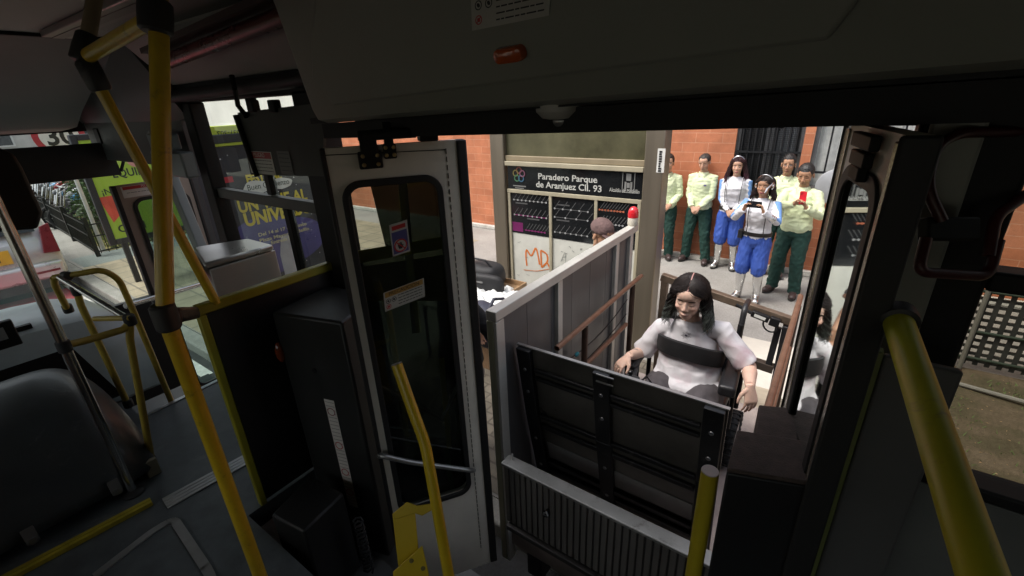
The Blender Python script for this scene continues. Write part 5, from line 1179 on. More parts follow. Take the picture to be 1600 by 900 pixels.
# hair: cap of strands with green tips, longer at the sides
long_hair(gp, [(.018, .013, .012), (.115, .13, .115)], n=3000, length=.255, curl=.02, seed=8, width=.0013, vol=1.25, wave=(32, 58), front=.02)
mb = MB(); pts = []
for y in (.045, .02, -.005, -.03, -.047, -.058): pts.append(gT @ Vector((.003, y, .044 + .0835 * math.sqrt(max(0, 1 - ((y - .028) / .09) ** 2)) + .0035)))
for a, b_ in zip(pts[:-1], pts[1:]): mb.bar(a, b_ + (b_ - a) * .1, .0055, .006)
mb.build("hair_parting", M("parting_skin", (.42, .22, .2), .6), gr)
# ------------------------------------------------------------------ the people on the pavement
LIME = (.63, .70, .45); GREEN = (.008, .04, .03); BLUE = (.03, .08, .36); SKIN1 = (.5, .29, .19); SKIN2 = (.43, .24, .15); SKIN3 = (.56, .34, .24)
GRP = None
silver = M("silver_boot_foil", (.75, .75, .74), .2, .95, .12, 9, .25, 35)
def at(px, py, z=0): q = Q(px, py, z=z); return (q.x, q.y, 0)
def lime_man(label, loc, rotz, h, seed, hairc=(.018, .014, .012), skin=SKIN1, **kw):
    rv = random.Random(seed); look = dict(wide=rv.uniform(.93, 1.06), tall=rv.uniform(.95, 1.06), skin=skin, hair=hairc, stubble=kw.pop('stubble', .15), hairline=kw.pop('hairline', .075)); w = kw.pop('w', .95); lids = kw.pop('lids', False); look['lids'] = lids
    top = kw.pop('top', .014)
    p = person(label, loc, rotz, h, w, look=look, voxel=.0055, **kw)
    top_garment(p, LIME, seed=seed, loose=.018, amp=.011); collar(p, LIME); trousers(p, GREEN, seed=seed + 2, loose=.016, amp=.011); belt(p)
    shoes(p, (.05, .032, .03), lace=(.5, .4, .3)); short_hair(p, hairc, top, seed); return p
CL = dict(hdR=((.62, -.3, -.72), (.1, .95, -.3)), hdL=((-.62, -.3, -.72), (-.1, .95, -.3)), curlR=(.5, .6, .4), curlL=(.5, .6, .4))
# man half behind the shelter column
p = lime_man("man in a pale lime shirt half hidden behind the shelter's right column", at(1032, 403), R(12), 1.72, 3., handR=(-.2, -.1, .9), handL=(.1, -.19, .98), hdL=((-.7, -.2, -.6), (0, .9, -.3)))
# man looking down with clasped hands
p = lime_man("man in a pale lime shirt looking down with clasped hands by the orange wall", at(1083, 408), R(-4), 1.745, 7., head=(20, 0, 2), lids=True, handR=(-.055, -.2, .95), handL=(.06, -.19, .955), hairc=(.03, .026, .024), top=-.006, hairline=.085, skin=SKIN3, stubble=.25, feet=((-.15, 0, 0), (.19, -.03, 0)), **CL)
mb = MB(); k = p['k']; c = p['sh'](p['V'](.085, -.137, 1.29)); mb.ell(c, (.024, .004, .012)); mb.build("shirt_badge", M("badge_ink", (.1, .09, .2), .7), p['root'])
# two women in white, blue and silver
def blue_woman(label, loc, rotz, h, seed, skin, hairc, hl, **kw):
    p = person(label, loc, rotz, h, kw.pop('w', .98), look=dict(wide=1.0 + .04 * (1 if seed > 30 else -1), skin=skin, hair=hairc, lips=(.36, .1, .12), fem=True, lids=kw.pop('lids', False)), voxel=.0055, **kw)
    k, V, J, sh_ = p['k'], p['V'], p['J'], p['sh']
    wm = M("white_jersey", (.66, .66, .7), .75, 0, .05, 15, .1, 300)
    top_garment(p, (.66, .66, .7), "top", seed=seed, loose=.008, amp=.008, mat=wm, blouse=.0, neck=.058)
    # blue outer sleeves: a slightly larger half shell on the outside of each arm
    for s_, q in (('R', -1), ('L', 1)):
        mb = MB(); e, wr, s0 = J['el' + s_], J['wr' + s_], J['sh' + s_]; out = Vector((q, .35, .1)) * .014 * k
        mb.tube([s0 + out + V(0, 0, .01), s0.lerp(e, .5) + out, e + out, e.lerp(wr, .45) + out * .8], [.05 * k, .05 * k, .046 * k, .036 * k], 14)
        me = remesh(mb, .008, 2); folds(me, .003, seed=seed); link_mesh("sleeve_panel", me, M("sky_blue_jersey", (.16, .32, .66), .7, 0, .08, 12), p['root'])
    trousers(p, BLUE, "breeches", seed=seed + 1, loose=.02, balloon=.016, amp=.009, mat=M("royal_blue_satin", BLUE, .65, 0, .1, 10, .2, 200))
    shoes(p, (.7, .7, .7), boot=True, mat=silver, sole=(.1, .1, .1)); belt(p, (.012, .012, .013), z=.985, r=.014, h=.05, buckle=None)
    for q in (-1, 1):
        mb = MB(); pts = []
        for z, x, y in ((.99, .105, -.128), (1.1, .1, -.125), (1.2, .105, -.143), (1.3, .11, -.148), (1.38, .112, -.12), (1.45, .11, -.06), (1.475, .105, 0), (1.44, .1, .07), (1.3, .09, .14), (1.0, .08, .15)): pts.append(sh_(V(q * x, y, z)))
        for a, b_ in zip(pts[:-1], pts[1:]): mb.bar(a, b_ + (b_ - a).normalized() * .004, .022, .006, up=(1, 0, 0)) if (a - b_).length > .01 else None
        mb.build("brace", M("brace_black", (.014, .014, .015), .6), p['root'])
    T = p['T']; mb = MB(); mb.tube([T @ Vector((x, y, z)) for x, y, z in [(.088 * math.cos(R(a)), .0 - .012 * math.sin(R(a)), .02 + .112 * math.sin(R(a))) for a in range(0, 181, 12)]], .009, 10); hb = mb.build("headband", M("chrome_band", (.75, .75, .76), .15, 1), p['root'])
    return p
pA = blue_woman("taller woman in white and blue with long wavy hair, her hands clasped", at(1130, 418), R(2), 1.72, 21., SKIN3, (.035, .014, .016), 0, head=(6, 0, 4), handR=(-.03, -.2, .97), handL=(.06, -.19, .985), w=1.04, **CL)
long_hair(pA, [(.035, .014, .016), (.09, .03, .05)], n=520, length=.40, curl=.02, seed=12, width=.0052, vol=1.7, front=.03)
mb = MB(); e, wr = pA['J']['elR'], pA['J']['wrR']; mb.tube([e.lerp(wr, .55), e.lerp(wr, .98)], [.047, .036], 16); mb.build("silver_cuff", silver, pA['root'])
pB = blue_woman("shorter woman in white and blue with silver boots filming with a dark phone", at(1165, 468), R(-6), 1.645, 33., SKIN2, (.02, .013, .012), 0, head=(4, 0, -3), w=1.02,
    handR=(-.125, -.33, 1.36), handL=(.105, -.33, 1.355), hdR=((.3, -.15, .95), (.75, -.35, -.2)), hdL=((-.3, -.15, .95), (-.75, -.35, -.2)), curlR=(.5, .7, .5), curlL=(.5, .7, .5), poleR=(-.6, .1, -.8), poleL=(.6, .1, -.8))
long_hair(pB, [(.02, .013, .012), (.035, .02, .02)], n=420, length=.26, curl=.016, seed=14, width=.005, vol=1.25, front=.03)
mb = MB(); e, wr = pB['J']['elL'], pB['J']['wrL']
for i in range(6): t = .25 + .11 * i; mb.tube([e.lerp(wr, t), e.lerp(wr, t + .08)], [.05 - .003 * i, .048 - .003 * i], 16)
mb.build("silver_forearm_guard", silver, pB['root'])
T = pB['T']; mb = MB(); mb.tube([T @ Vector(c) for c in ((.086, -.01, .05), (.08, -.06, .03), (.06, -.11, .0), (.05, -.125, -.05))], .012, 10); mb.ell(T @ Vector((.088, .0, .0)), (.02, .035, .045)); mb.ell(T @ Vector((-.088, .0, .0)), (.018, .03, .04)); mb.build("headset", M("chrome_band", (.75, .75, .76), .15, 1), pB['root'])
mb = MB(); c = pB['V'](-.19, -.03, .96); mb.obox(c, (.03, 0, 0), (0, .05, 0), (0, 0, .055)); mb.build("belt_pouch", M("brace_black", (.014, .014, .015), .6), pB['root'], bevel=.01)
def to_world(p, v): return p['root'].matrix_basis @ v
def phone(label, c, xd, up, size, mat, cam_mat, lens=True):
    c = Vector(c); xd = Vector(xd).normalized(); up = Vector(up).normalized(); n = xd.cross(up).normalized()   # n faces the viewer
    t = thing("smartphone", label, "phone", c); mb = MB(); w_, h_ = size
    ring = [c + xd * a + up * b_ for a, b_ in rrect(w_, h_, .012)]
    mb.prism([q - n * .004 for q in ring], n * .008); mb.build("case", mat, t, bevel=.001)
    mb = MB(); mb.obox(c + xd * (-w_ * .22) + up * (h_ * .32 if h_ > w_ else h_ * .18) + n * .0048, xd * .016, up * .016, n * .001); cm = mb.build("camera_bump", cam_mat, t)
    for a in (-.006, .006): mb = MB(); mb.lathe(c + xd * (-w_ * .22 + a) + up * ((h_ * .32 if h_ > w_ else h_ * .18) + a) + n * .0058, n, [(0, .0055), (.001, .005)], 12); mb.build("lens", M("lens_black", (.01, .01, .012), .08), cm)
    mb = MB(); mb.prism([q - n * .0042 for q in [c + xd * a + up * b_ for a, b_ in rrect(w_ - .006, h_ - .006, .01)]], -n * .0006); mb.build("screen", M("lens_black", (.01, .01, .012), .08), t)
bpy.context.view_layer.update()
pc = to_world(pB, (pB['J']['wrR'] + pB['J']['wrL']) / 2) + Vector((0, -.01, .075)); rz = pB['root'].rotation_euler.z
phone("dark phone held sideways by the shorter woman in white and blue", pc, (math.cos(rz), math.sin(rz), 0), (0, .1, 1), (.165, .078), M("phone_dark", (.012, .013, .016), .25), M("phone_dark2", (.02, .02, .024), .3))
# man with glasses behind, arms crossed
p = lime_man("man in a pale lime shirt with glasses and crossed arms behind the others", at(1200, 430), R(4), 1.77, 41., hairc=(.014, .012, .012), skin=SKIN2, head=(2, 0, -3), handR=(.1, -.19, 1.17), handL=(-.1, -.21, 1.13), hdR=((.9, .1, .2), (0, 1, 0)), hdL=((-.9, .1, .1), (0, 1, 0)), poleR=(-.7, -.2, -.5), poleL=(.7, -.2, -.5), top=.02, stubble=.3, w=.93)
T = p['T']; mb = MB()
for q in (-1, 1):
    mb.tube([T @ Vector((q * .033 + .024 * math.cos(a), -.101, .0 + .017 * math.sin(a))) for a in [2 * math.pi * j / 20 for j in range(21)]], .0018, 6, caps=False); mb.tube([T @ Vector((q * .057, -.1, .003)), T @ Vector((q * .082, -.06, .006)), T @ Vector((q * .084, .0, .004))], .0018, 6)
mb.tube([T @ Vector((-.01, -.103, .003)), T @ Vector((.01, -.103, .003))], .0018, 6); mb.build("glasses", M("glasses_wire", (.03, .03, .03), .3, .6), p['root'])
# man taking a picture with a red phone
p = lime_man("man in front in a pale lime shirt filming with a red phone", at(1222, 458), R(-14), 1.735, 52., hairc=(.012, .011, .011), skin=SKIN2, head=(19, 0, 8), lids=True, handR=(.03, -.31, 1.31), handL=(.165, -.3, 1.275), hdR=((.75, -.2, .6), (.3, -.4, -.2)), hdL=((-.35, -.25, .85), (-.6, -.5, -.1)), curlR=(.4, .6, .5), curlL=(.5, .7, .5), poleR=(-.9, 0, -.5), poleL=(.5, .2, -.9), top=.018, feet=((-.15, -.02, 0), (.15, -.06, 0)), stubble=.3, w=.98)
bpy.context.view_layer.update()
pr = p['root'].rotation_euler.z; pc = to_world(p, p['J']['wrR'].lerp(p['J']['wrL'], .6)) + Vector((0.0, -.025, .11))
phone("red phone held up by the man in front", pc, (math.cos(pr + .1), math.sin(pr + .1), 0), (-.05, .2, 1), (.076, .155), M("phone_red", (.55, .008, .02), .35), M("phone_red2", (.4, .006, .015), .3))
# man mostly hidden by the right door leaf, black glove
g_ = Q(1290, 440, z=0); p = lime_man("man in a pale lime shirt and black gloves mostly hidden by the right door leaf", (g_.x + .17, g_.y - .02, 0), R(-8), 1.70, 63., skin=SKIN2, handR=(-.27, -.1, .86), handL=(.2, -.1, .9), head=(0, 0, -10))
for s_ in 'RL':
    mb = MB(); wr = p['J']['wr' + s_]; hand(mb, wr + Vector((0, 0, .02)), (0, -.1, -1), ((1 if s_ == 'R' else -1), 0, 0), -1 if s_ == 'R' else 1, (.5, .6, .4), 1.16); me = remesh(mb, .005, 2); link_mesh("glove", me, M("glove_black", (.012, .012, .013), .5, 0, .2, 20), p['root'])
# round grey disc on a post beside him
q = Q(1306, 292, y=WY - .25); ds = thing("disc_sign", "back of a round grey sign on a post by the right window", "sign", (q.x, WY - .25, 0))
mb = MB(); mb.lathe((q.x, WY - .25, q.z), (0, -1, 0), [(0, .0), (0, .24), (.012, .24), (.02, .225), (.022, .0)], 36); mb.build("disc", M("disc_grey", (.36, .37, .39), .5, .3), ds)
mb = MB(); mb.tube([(q.x, WY - .22, 0), (q.x, WY - .22, q.z + .1)], .025, 12); mb.build("post", M("post_grey", (.4, .4, .41), .5, .4), ds)
# person in a cap behind the lift wall
def plain(label, loc, rotz, h, topc, legc, shoec, seed, capc=None, hairc=(.02, .015, .012), skin=SKIN2, sleeve=1., **kw):
    p = person(label, loc, rotz, h, 1.0, look=dict(skin=skin, hair=hairc), voxel=.006, **kw); top_garment(p, topc, seed=seed, loose=.02, sleeve=sleeve); trousers(p, legc, seed=seed + 1, loose=.025); shoes(p, shoec, sole=(.5, .48, .42) if shoec[0] > .2 else (.03, .03, .03))
    if capc is None: short_hair(p, hairc, .014, seed)
    else:
        T = p['T']; mb = MB(); mb.ell(T @ Vector((0, .018, .05)), (.088, .104, .088), T.to_3x3(), 26, 14); mb.v = [v for v in mb.v]; me = remesh(mb, .006, 1); folds(me, .003, (30, 30, 30), seed, .6)
        bm = bmesh.new(); bm.from_mesh(me); Ti = T.inverted(); bmesh.ops.delete(bm, geom=[v for v in bm.verts if (Ti @ v.co).z < .035], context='VERTS'); bm.to_mesh(me); bm.free()
        c_ = link_mesh("cap", me, M("cap_cloth", capc, .85, 0, .3, 16, .3, 200), p['root'])
        mb = MB(); mb.prism([T @ Vector((.075 * math.cos(R(a)), -.06 - .09 * math.sin(R(a)), .045 - .015 * math.sin(R(a)))) for a in range(0, 181, 15)], T.to_3x3() @ Vector((0, 0, .006))); mb.build("peak", M("cap_cloth", capc, .85, 0, .3, 16, .3, 200), c_)
    return p
q = Q(943, 352, y=3.55); print("capman top", q)
plain("person in a faded maroon cap and grey t-shirt working behind the lift's side wall", (q.x - .06, 3.55, 0), R(60), q.z / 1.0 + .02, (.06, .06, .065), (.07, .07, .08), (.05, .05, .05), 71., capc=(.14, .085, .08), sleeve=.55, handR=(-.1, -.3, 1.0), handL=(.16, -.3, .98), head=(18, 0, 10), lean=(0, -.1), poleR=(-.3, .2, -.9), poleL=(.3, .2, -.9))
plain("person in a black jacket and grey trousers standing behind the left door leaf", (-2.02, 2.12, 0), R(165), 1.70, (.02, .02, .024), (.2, .19, .19), (.62, .56, .44), 81., feet=((-.4, .31, 0), (.12, 0, 0)), handR=(-.22, -.3, .95), handL=(.2, -.3, 1.0), head=(20, 0, 0))
plain("person reaching an arm towards the festival poster outside the front side window", (-3.35, 2.12, 0), R(-88), 1.66, (.28, .29, .31), (.05, .05, .06), (.3, .3, .3), 91., handL=(.1, -.5, 1.24), handR=(-.12, -.46, 1.2), sleeve=.55, head=(10, 0, 0), poleL=(.6, 0, -.8))
# ------------------------------------------------------------------ the bus we stand in
bus = thing("bus", "dark city bus around the open double door with yellow grab poles and white door leaf", "bus", (-1.0, 0, -.125))
FZ = 1.0; BY = 1.2
grey = M("bus_grey_plastic", (.42, .41, .37), .55, 0, .08, 5, .08, 120); dgrey = M("bus_dark_plastic", (.075, .078, .075), .5, 0, .15, 6, .08, 150)
blackp = M("bus_black", (.012, .012, .012), .55, 0, .2, 6, spec=.22); rub = M("rubber_black", (.012, .012, .012), .6, 0, .2, 9)
ceil = M("bus_ceiling", (.33, .335, .31), .6, 0, .06, 4); vinyl = M("bus_floor_vinyl", (.1, .113, .118), .48, 0, .25, 9, .15, 260, wear=((.2, .21, .21), .4, 3))
yel_ = M("pole_yellow", (.66, .45, .02), .33, 0, .1, 9, .05, 60, coat=.25, wear=((.3, .2, .03), .45, 16)); alum = M("tread_aluminium", (.5, .5, .5), .35, .8, .15, 8); chrome = M("pole_chrome", (.55, .55, .54), .22, 1, .1, 6)
clampm = M("clamp_plastic", (.03, .031, .032), .5, 0, .15, 14); stk = M("sticker_white", (.7, .7, .66), .5); ink_ = M("sign_black", (.02, .02, .02), .5); red_ = M("sticker_red", (.45, .03, .03), .5)
def B(name, a, b, mat, parent=bus, bevel=.0, **k): mb = MB(); mb.box(a, b); return mb.build(name, mat, parent, bevel=bevel, **k)
# floor, steps
mb = MB(); mb.box((-3.12, -1.26, .9), (-1.86, 1.17, FZ)); mb.box((-4.9, -1.26, .9), (-3.12, .5, FZ)); mb.box((-1.86, -1.26, .9), (.16, .5, FZ)); mb.box((.16, -1.26, .9), (4.2, 1.17, FZ)); fl = mb.build("floor", vinyl, bus, smooth=False)
for a, b_, nm_ in (((-1.86, .5, .55), (.16, .84, .64), 'step'), ((-1.86, .84, .25), (.16, 1.2, .33), 'step'), ((-1.86, .47, .3), (.16, .499, .899), 'step_riser'), ((-1.86, .81, .0), (.16, .839, .549), 'step_riser'), ((-4.1, .5, .5), (-3.12, 1.17, .6), 'step'), ((-3.15, .5, .6), (-3.121, 1.17, .899), 'step_riser')): B(nm_, a, b_, dgrey)
def strip(p0, p1, w_, nm="tread_strip", h=.006, mat=alum, ribs=4, prnt=None):
    p0, p1 = Vector(p0), Vector(p1); d = (p1 - p0).normalized(); s_ = Vector((-d.y, d.x, 0)); mb = MB()
    for i in range(ribs): o = s_ * (w_ * ((i + .5) / ribs - .5)); mb.obox((p0 + p1) / 2 + o + Vector((0, 0, h / 2 + .001)), s_ * (w_ / ribs * .42), d * ((p1 - p0).length / 2), Vector((0, 0, h / 2)))
    return mb.build(nm, mat, prnt or fl, bevel=.0008, seg=1)
strip(Q(258, 788, z=FZ), Q(395, 715, z=FZ) + Vector((0, .12, 0)), .09); strip(Q(226, 651, z=FZ), Q(345, 592, z=FZ) + Vector((0, .1, 0)), .03, ribs=2)
a = Q(-60, 945, z=FZ); b_ = Q(238, 786, z=FZ); strip(a, b_, .045, "edge_strip", .02, M("edge_yellow", (.45, .36, .03), .5, 0, .3, 12), 2)
mb = MB(); P = fillet([Q(150, 900, z=FZ), Q(240, 830, z=FZ), Q(272, 812, z=FZ), Q(330, 900, z=FZ), Q(345, 960, z=FZ)], .06, 8)
for p, q in zip(P[:-1], P[1:]): d = (q - p); mb.obox((p + q) / 2 + Vector((0, 0, .004)), Vector((-d.y, d.x, 0)).normalized() * .017, d * .52, Vector((0, 0, .003)))
mb.build("hatch_trim", alum, fl)
mb = MB(); c = Q(236, 745, z=FZ); mb.box((c.x - .015, c.y - .01, FZ), (c.x + .01, c.y + .045, FZ + .09)); mb.build("corner_trim", M("trim_cream", (.4, .37, .28), .5), fl, bevel=.003)
# shell
mb = MB(); mb.box((-5.0, -1.32, 3.06), (4.3, 1.22, 3.16)); mb.build("roof", ceil, bus)
mb = MB(); mb.box((-2.95, -1.26, 3.0), (4.2, .97, 3.04)); mb.build("ceiling", ceil, bus, smooth=False)
mb = MB()
for a, b_ in (((-5.0, -1.32, .1), (4.3, -1.27, 1.75)), ((-5.0, -1.32, 2.6), (4.3, -1.27, 3.06)), ((4.2, -1.27, .1), (4.3, 1.2, 3.06))): mb.box(a, b_)
for i in range(6): x = -5.0 + i * 1.8; mb.box((x, -1.32, 1.75), (x + .25, -1.27, 2.6))
mb.build("far_side_wall", grey, bus, smooth=False)
mb = MB(); mb.quad((-5, -1.3, 1.75), (4.3, -1.3, 1.75), (4.3, -1.3, 2.6), (-5, -1.3, 2.6)); mb.build("far_side_glass", glass("bus_tint_dark", (.8, .82, .78), .3), bus, smooth=False)
mb = MB(); mb.box((-5.05, -1.3, .1), (-5.0, 1.2, 1.12)); mb.box((-5.05, -1.3, 2.56), (-5.0, 1.2, 3.06)); mb.box((-5.05, -1.3, 1.12), (-5.0, -1.2, 2.56)); mb.build("front_wall", blackp, bus)
mb = MB(); mb.quad((-5.03, -1.2, 1.12), (-5.03, 1.75, 1.12), (-4.98, 1.75, 2.56), (-4.98, -1.2, 2.56)); mb.build("windscreen", glass("bus_glass_front", (.78, .83, .8), .3, dirt=.04), bus, smooth=False)
# bulkhead over the windscreen, light rail, reddish tube, cove
mb = MB(); prof = [(-2.95, 3.0), (-3.3, 2.965), (-3.8, 2.86), (-4.3, 2.7), (-4.55, 2.6), (-5.0, 2.57), (-5.0, 3.05), (-2.95, 3.05)]
mb.prism([(x, -1.25, z) for x, z in prof], (0, 2.28, 0)); mb.build("bulkhead", M("bulkhead_grey", (.085, .09, .083), .6, 0, .06, 4), bus)
mb = MB(); mb.box((-2.96, -1.2, 2.985), (-2.93, .98, 2.999)); mb.build("ceiling_seam", blackp, bus)
mb = MB(); mb.box((-2.85, .64, 2.975), (-1.3, .74, 2.9985)); lr = mb.build("light_rail", M("rail_aluminium", (.3, .29, .27), .35, .7, .15, 6), bus, bevel=.004)
mb = MB(); mb.box((-2.84, .67, 2.972), (-1.3, .71, 2.9745)); mb.build("diffuser", M("diffuser_grey", (.22, .2, .18), .4), lr)
ta = Q(262, 96, y=.93); tb_ = Q(472, 14, y=.93); mb = MB(); mb.tube([ta, tb_ + (tb_ - ta) * .4], .028, 20); mb.build("cable_tube", M("tube_dark_red", (.13, .035, .028), .28, .3, .12, 6), bus)
mb = MB(); mb.bar(ta + Vector((-.1, .0, .045)), tb_ + (tb_ - ta) * .4 + Vector((0, 0, .045)), .11, .02); mb.build("tube_channel", M("channel_brown", (.07, .045, .04), .5), bus)
mb = MB(); mb.prism([(-3.0, .96, 2.99), (-3.0, 1.13, 2.80), (-3.0, 1.16, 2.80), (-3.0, 1.16, 3.05), (-3.0, .96, 3.05)], (1.65, 0, 0)); mb.build("cove_panel", M("cove_grey", (.3, .29, .275), .6, 0, .06, 4), bus)
mb = MB(); mb.prism([(-5.0, .98, 2.99), (-5.0, 1.17, 2.62), (-5.0, 1.19, 2.62), (-5.0, 1.19, 3.05), (-5.0, .98, 3.05)], (1.98, 0, 0)); mb.build("cove_panel", dgrey, bus)
# front side window
x0, x1 = Q(316, 184, y=BY).x, Q(487, 160, y=BY).x; zt0 = 2.71; zb0_ = 1.45
mb = MB(); mb.box((x0 - .2, BY - .05, zt0), (x1 + .6, BY + .03, 3.06)); mb.box((x0 - .2, BY - .05, .1), (x1 + .2, BY + .03, zb0_)); mb.box((x0 - .11, BY - .05, zb0_), (x0, BY + .03, zt0)); wfr = mb.build("side_window_frame", blackp, bus, bevel=.008)
mb = MB(); mb.tube([(x0 - .25, BY - .07, zt0 + .03), (x1 + .3, BY - .07, zt0 + .055)], .03, 14); mb.build("rubber_seal", rub, wfr)
zm = Q(420, 311, y=BY).z; mb = MB(); mb.box((x0, BY - .03, zm - .028), (x1 + .02, BY + .015, zm + .026)); mb.build("mid_rail", dgrey, wfr, bevel=.004)
for (pa, pb_) in (((413, 262), (430, 306)), ((439, 325), (482, 425))):
    a, b_ = Q(*pa, y=BY - .01), Q(*pb_, y=BY - .01); x = (a.x + b_.x) / 2; za, zbb = (zm + .03, zt0) if pa[1] < 300 else (zb0_, zm - .03)
    mb = MB(); mb.box((x - .022, BY - .025, za), (x + .022, BY + .01, zbb)); mb.build("mullion", blackp, wfr, bevel=.003)
    mb = MB(); mb.quad((x + .022, BY - .012, za), (x + .065, BY - .012, za), (x + .065, BY - .012, zbb), (x + .022, BY - .012, zbb)); mb.build("pane_edge", glass("bus_glass_edge", (.7, .8, .74), .4), wfr, smooth=False)
mb = MB(); mb.quad((x0, BY, zb0_), (x1, BY, zb0_), (x1, BY, zt0), (x0, BY, zt0)); mb.build("pane", glass("bus_glass_side", (.84, .88, .83), .25, dirt=.05), wfr, smooth=False)
# blackboard blind hung before the window, with its danger notice
va, vb_, vc, vd = Q(371, 176, y=1.1), Q(505, 160, y=1.1), Q(505, 271, y=1.1), Q(400, 274, y=1.1)
mb = MB(); mb.prism([(vd.x - .05, 1.1, vd.z), (vc.x, 1.1, vc.z - .012), (vb_.x, 1.1, vb_.z), (va.x, 1.1, va.z)], (0, .012, 0)); vs = mb.build("sun_blind", M("blind_dark", (.04, .042, .036), .6, 0, .1, 6), bus)
for px in (392, 425): c = Q(px, 168, y=1.09); mb = MB(); mb.box((c.x - .025, 1.085, c.z - .02), (c.x + .025, 1.12, c.z + .03)); mb.build("clip", blackp, vs, bevel=.006)
mb = MB(); mb.tube([Q(362, 118, y=1.08), Q(367, 140, y=1.07), Q(372, 165, y=1.09), Q(385, 182, y=1.09)], .011, 10); mb.tube([Q(368, 180, y=1.09), Q(402, 276, y=1.09)], .012, 10); mb.build("support_arm", blackp, vs)
def notice(o, u, v, w_, h_, parent, title, tcol, ncol, lines, pict=0, nm="notice", lines_mat=None, base=stk):
    o = Vector(o); u = Vector(u).normalized(); v = Vector(v).normalized(); n = u.cross(v).normalized(); mb = MB(); mb.prism([o, o + u * w_, o + u * w_ + v * h_, o + v * h_], n * .0008); s_ = mb.build(nm, base, parent, smooth=False)
    th = h_ * .3
    if title:
        mb = MB(); mb.prism([o + u * w_ * .03 + v * (h_ - th) + n * .0009, o + u * w_ * .97 + v * (h_ - th) + n * .0009, o + u * w_ * .97 + v * h_ * .97 + n * .0009, o + u * w_ * .03 + v * h_ * .97 + n * .0009], n * .0004); mb.build("title_bar", tcol, s_, smooth=False)
        text("lettering", title, o + u * w_ * .5 + v * (h_ - th * .8) + n * .0014, u, v, min(th * .85, w_ / len(title) * 1.35), ncol, s_, 'CENTER', ext=.0002)
    mb = MB(); rr = random.Random(len(title) + lines); lx = .34 if pict else .08
    for i in range(lines):
        z = (h_ - (th if title else 0)) * (1 - (i + .7) / (lines + .6)); x = lx
        while x < .92:
            wd = rr.uniform(.04, .12); e = min(.94, x + wd); lh = min(h_ * .055, .0028); mb.prism([o + u * w_ * x + v * z + n * .001, o + u * w_ * e + v * z + n * .001, o + u * w_ * e + v * (z + lh) + n * .001, o + u * w_ * x + v * (z + lh) + n * .001], n * .0003); x = e + .015
    if mb.v: mb.build("small_print", lines_mat or ink_, s_, smooth=False)
    for i in range(pict):
        c = o + u * w_ * (.1 + .14 * (i % 2)) + v * (h_ - (th if title else 0)) * (.7 - .42 * (i // 2)) + n * .001; r0 = min(w_ * .06, h_ * .14); mt = red_ if i == pict - 1 else ink_
        mb = MB(); k_ = 20; ring_frame(mb, c, u, v, [(r0 * math.cos(2 * math.pi * j / k_), r0 * math.sin(2 * math.pi * j / k_)) for j in range(k_)], [(r0 * .78 * math.cos(2 * math.pi * j / k_), r0 * .78 * math.sin(2 * math.pi * j / k_)) for j in range(k_)], .0004)
        if mt == red_: mb.bar(c - (u + v) * r0 * .55 + n * .0003, c + (u + v) * r0 * .55 + n * .0003, r0 * .2, .0004, up=n)
        mb.lathe(c, n, [(0, r0 * .45), (.0003, r0 * .45)], 8); mb.build("pictogram", mt, s_, smooth=False)
    return s_
a = Q(393, 270, y=1.098); b_ = Q(430, 268, y=1.098); c = Q(390, 236, y=1.098); notice((a.x, 1.0985, a.z), (1, 0, 0), (0, 0, 1), b_.x - a.x, c.z - a.z, vs, "PELIGRO", red_, stk, 4, 0)
a = Q(440, 272, y=1.098); notice((a.x, 1.0985, a.z), (1, 0, 0), (0, 0, 1), .1, .1, vs, "", red_, stk, 5, 0, base=M("sticker_dim", (.12, .12, .11), .5))
# pillar between front door and window, fare box
mb = MB(); a, b_ = Q(254, 255, y=BY), Q(352, 452, y=1.13); mb.bar(a + Vector((0, 0, .2)), b_ - Vector((0, 0, .5)), .09, .06, up=(0, 1, 0)); mb.build("door_pillar", M("pillar_grey", (.22, .25, .24), .5, 0, .08, 5), bus, bevel=.008)
mb = MB(); mb.box((-4.95, BY - .03, 2.35), (x0 - .21, BY + .02, 3.05)); mb.build("front_door_header", dgrey, bus)
d0, d1 = Q(246, 208, y=1.12), Q(302, 275, y=1.12)
mb = MB(); mb.box((d0.x, 1.05, d1.z), (d1.x + .1, 1.12, d1.z + .14)); mb.box((d0.x, 1.06, d1.z + .15), (d1.x, 1.11, d0.z)); mb.build("destination_box", M("box_bluegrey", (.2, .24, .25), .4, 0, .1, 4), bus, bevel=.01)
steelb = M("stainless", (.6, .59, .56), .3, .75, .05, 4)
fbz = 2.0; f1, f2, f3, f4 = Q(302, 386, z=fbz), Q(388, 372, z=fbz), Q(427, 382, z=fbz), Q(318, 412, z=fbz)
mb = MB(); mb.prism([f4, f3, f2, f1], (0, 0, -.03)); fbx = mb.build("fare_box", steelb, bus, bevel=.01)
mb = MB(); ins = Vector((0, .012, -.026)); mb.prism([f4 + Vector((.01, .012, -.034)), f3 + Vector((-.012, .01, -.034)), f2 + Vector((-.012, -.012, -.034)), f1 + Vector((.012, -.01, -.034))], (0, 0, -.42)); mb.build("box_body", M("stainless_dull", (.5, .49, .46), .4, .35, .08, 4), fbx, bevel=.006)
mb = MB(); mb.prism([f1 + Vector((-.02, -.012, -.01)), f4 + Vector((-.015, -.012, -.01)), f4 + Vector((-.015, -.012, -.1)), f1 + Vector((-.02, -.012, -.1))], (.014, -.004, 0)); mb.build("card_reader", M("reader_grey", (.3, .33, .33), .4), fbx, bevel=.006)
mb = MB(); cx = (f1 + f3) / 2; mb.tube([(cx.x, cx.y + .05, FZ), (cx.x, cx.y + .05, 1.56)], .05, 16); mb.build("pedestal", dgrey, fbx)
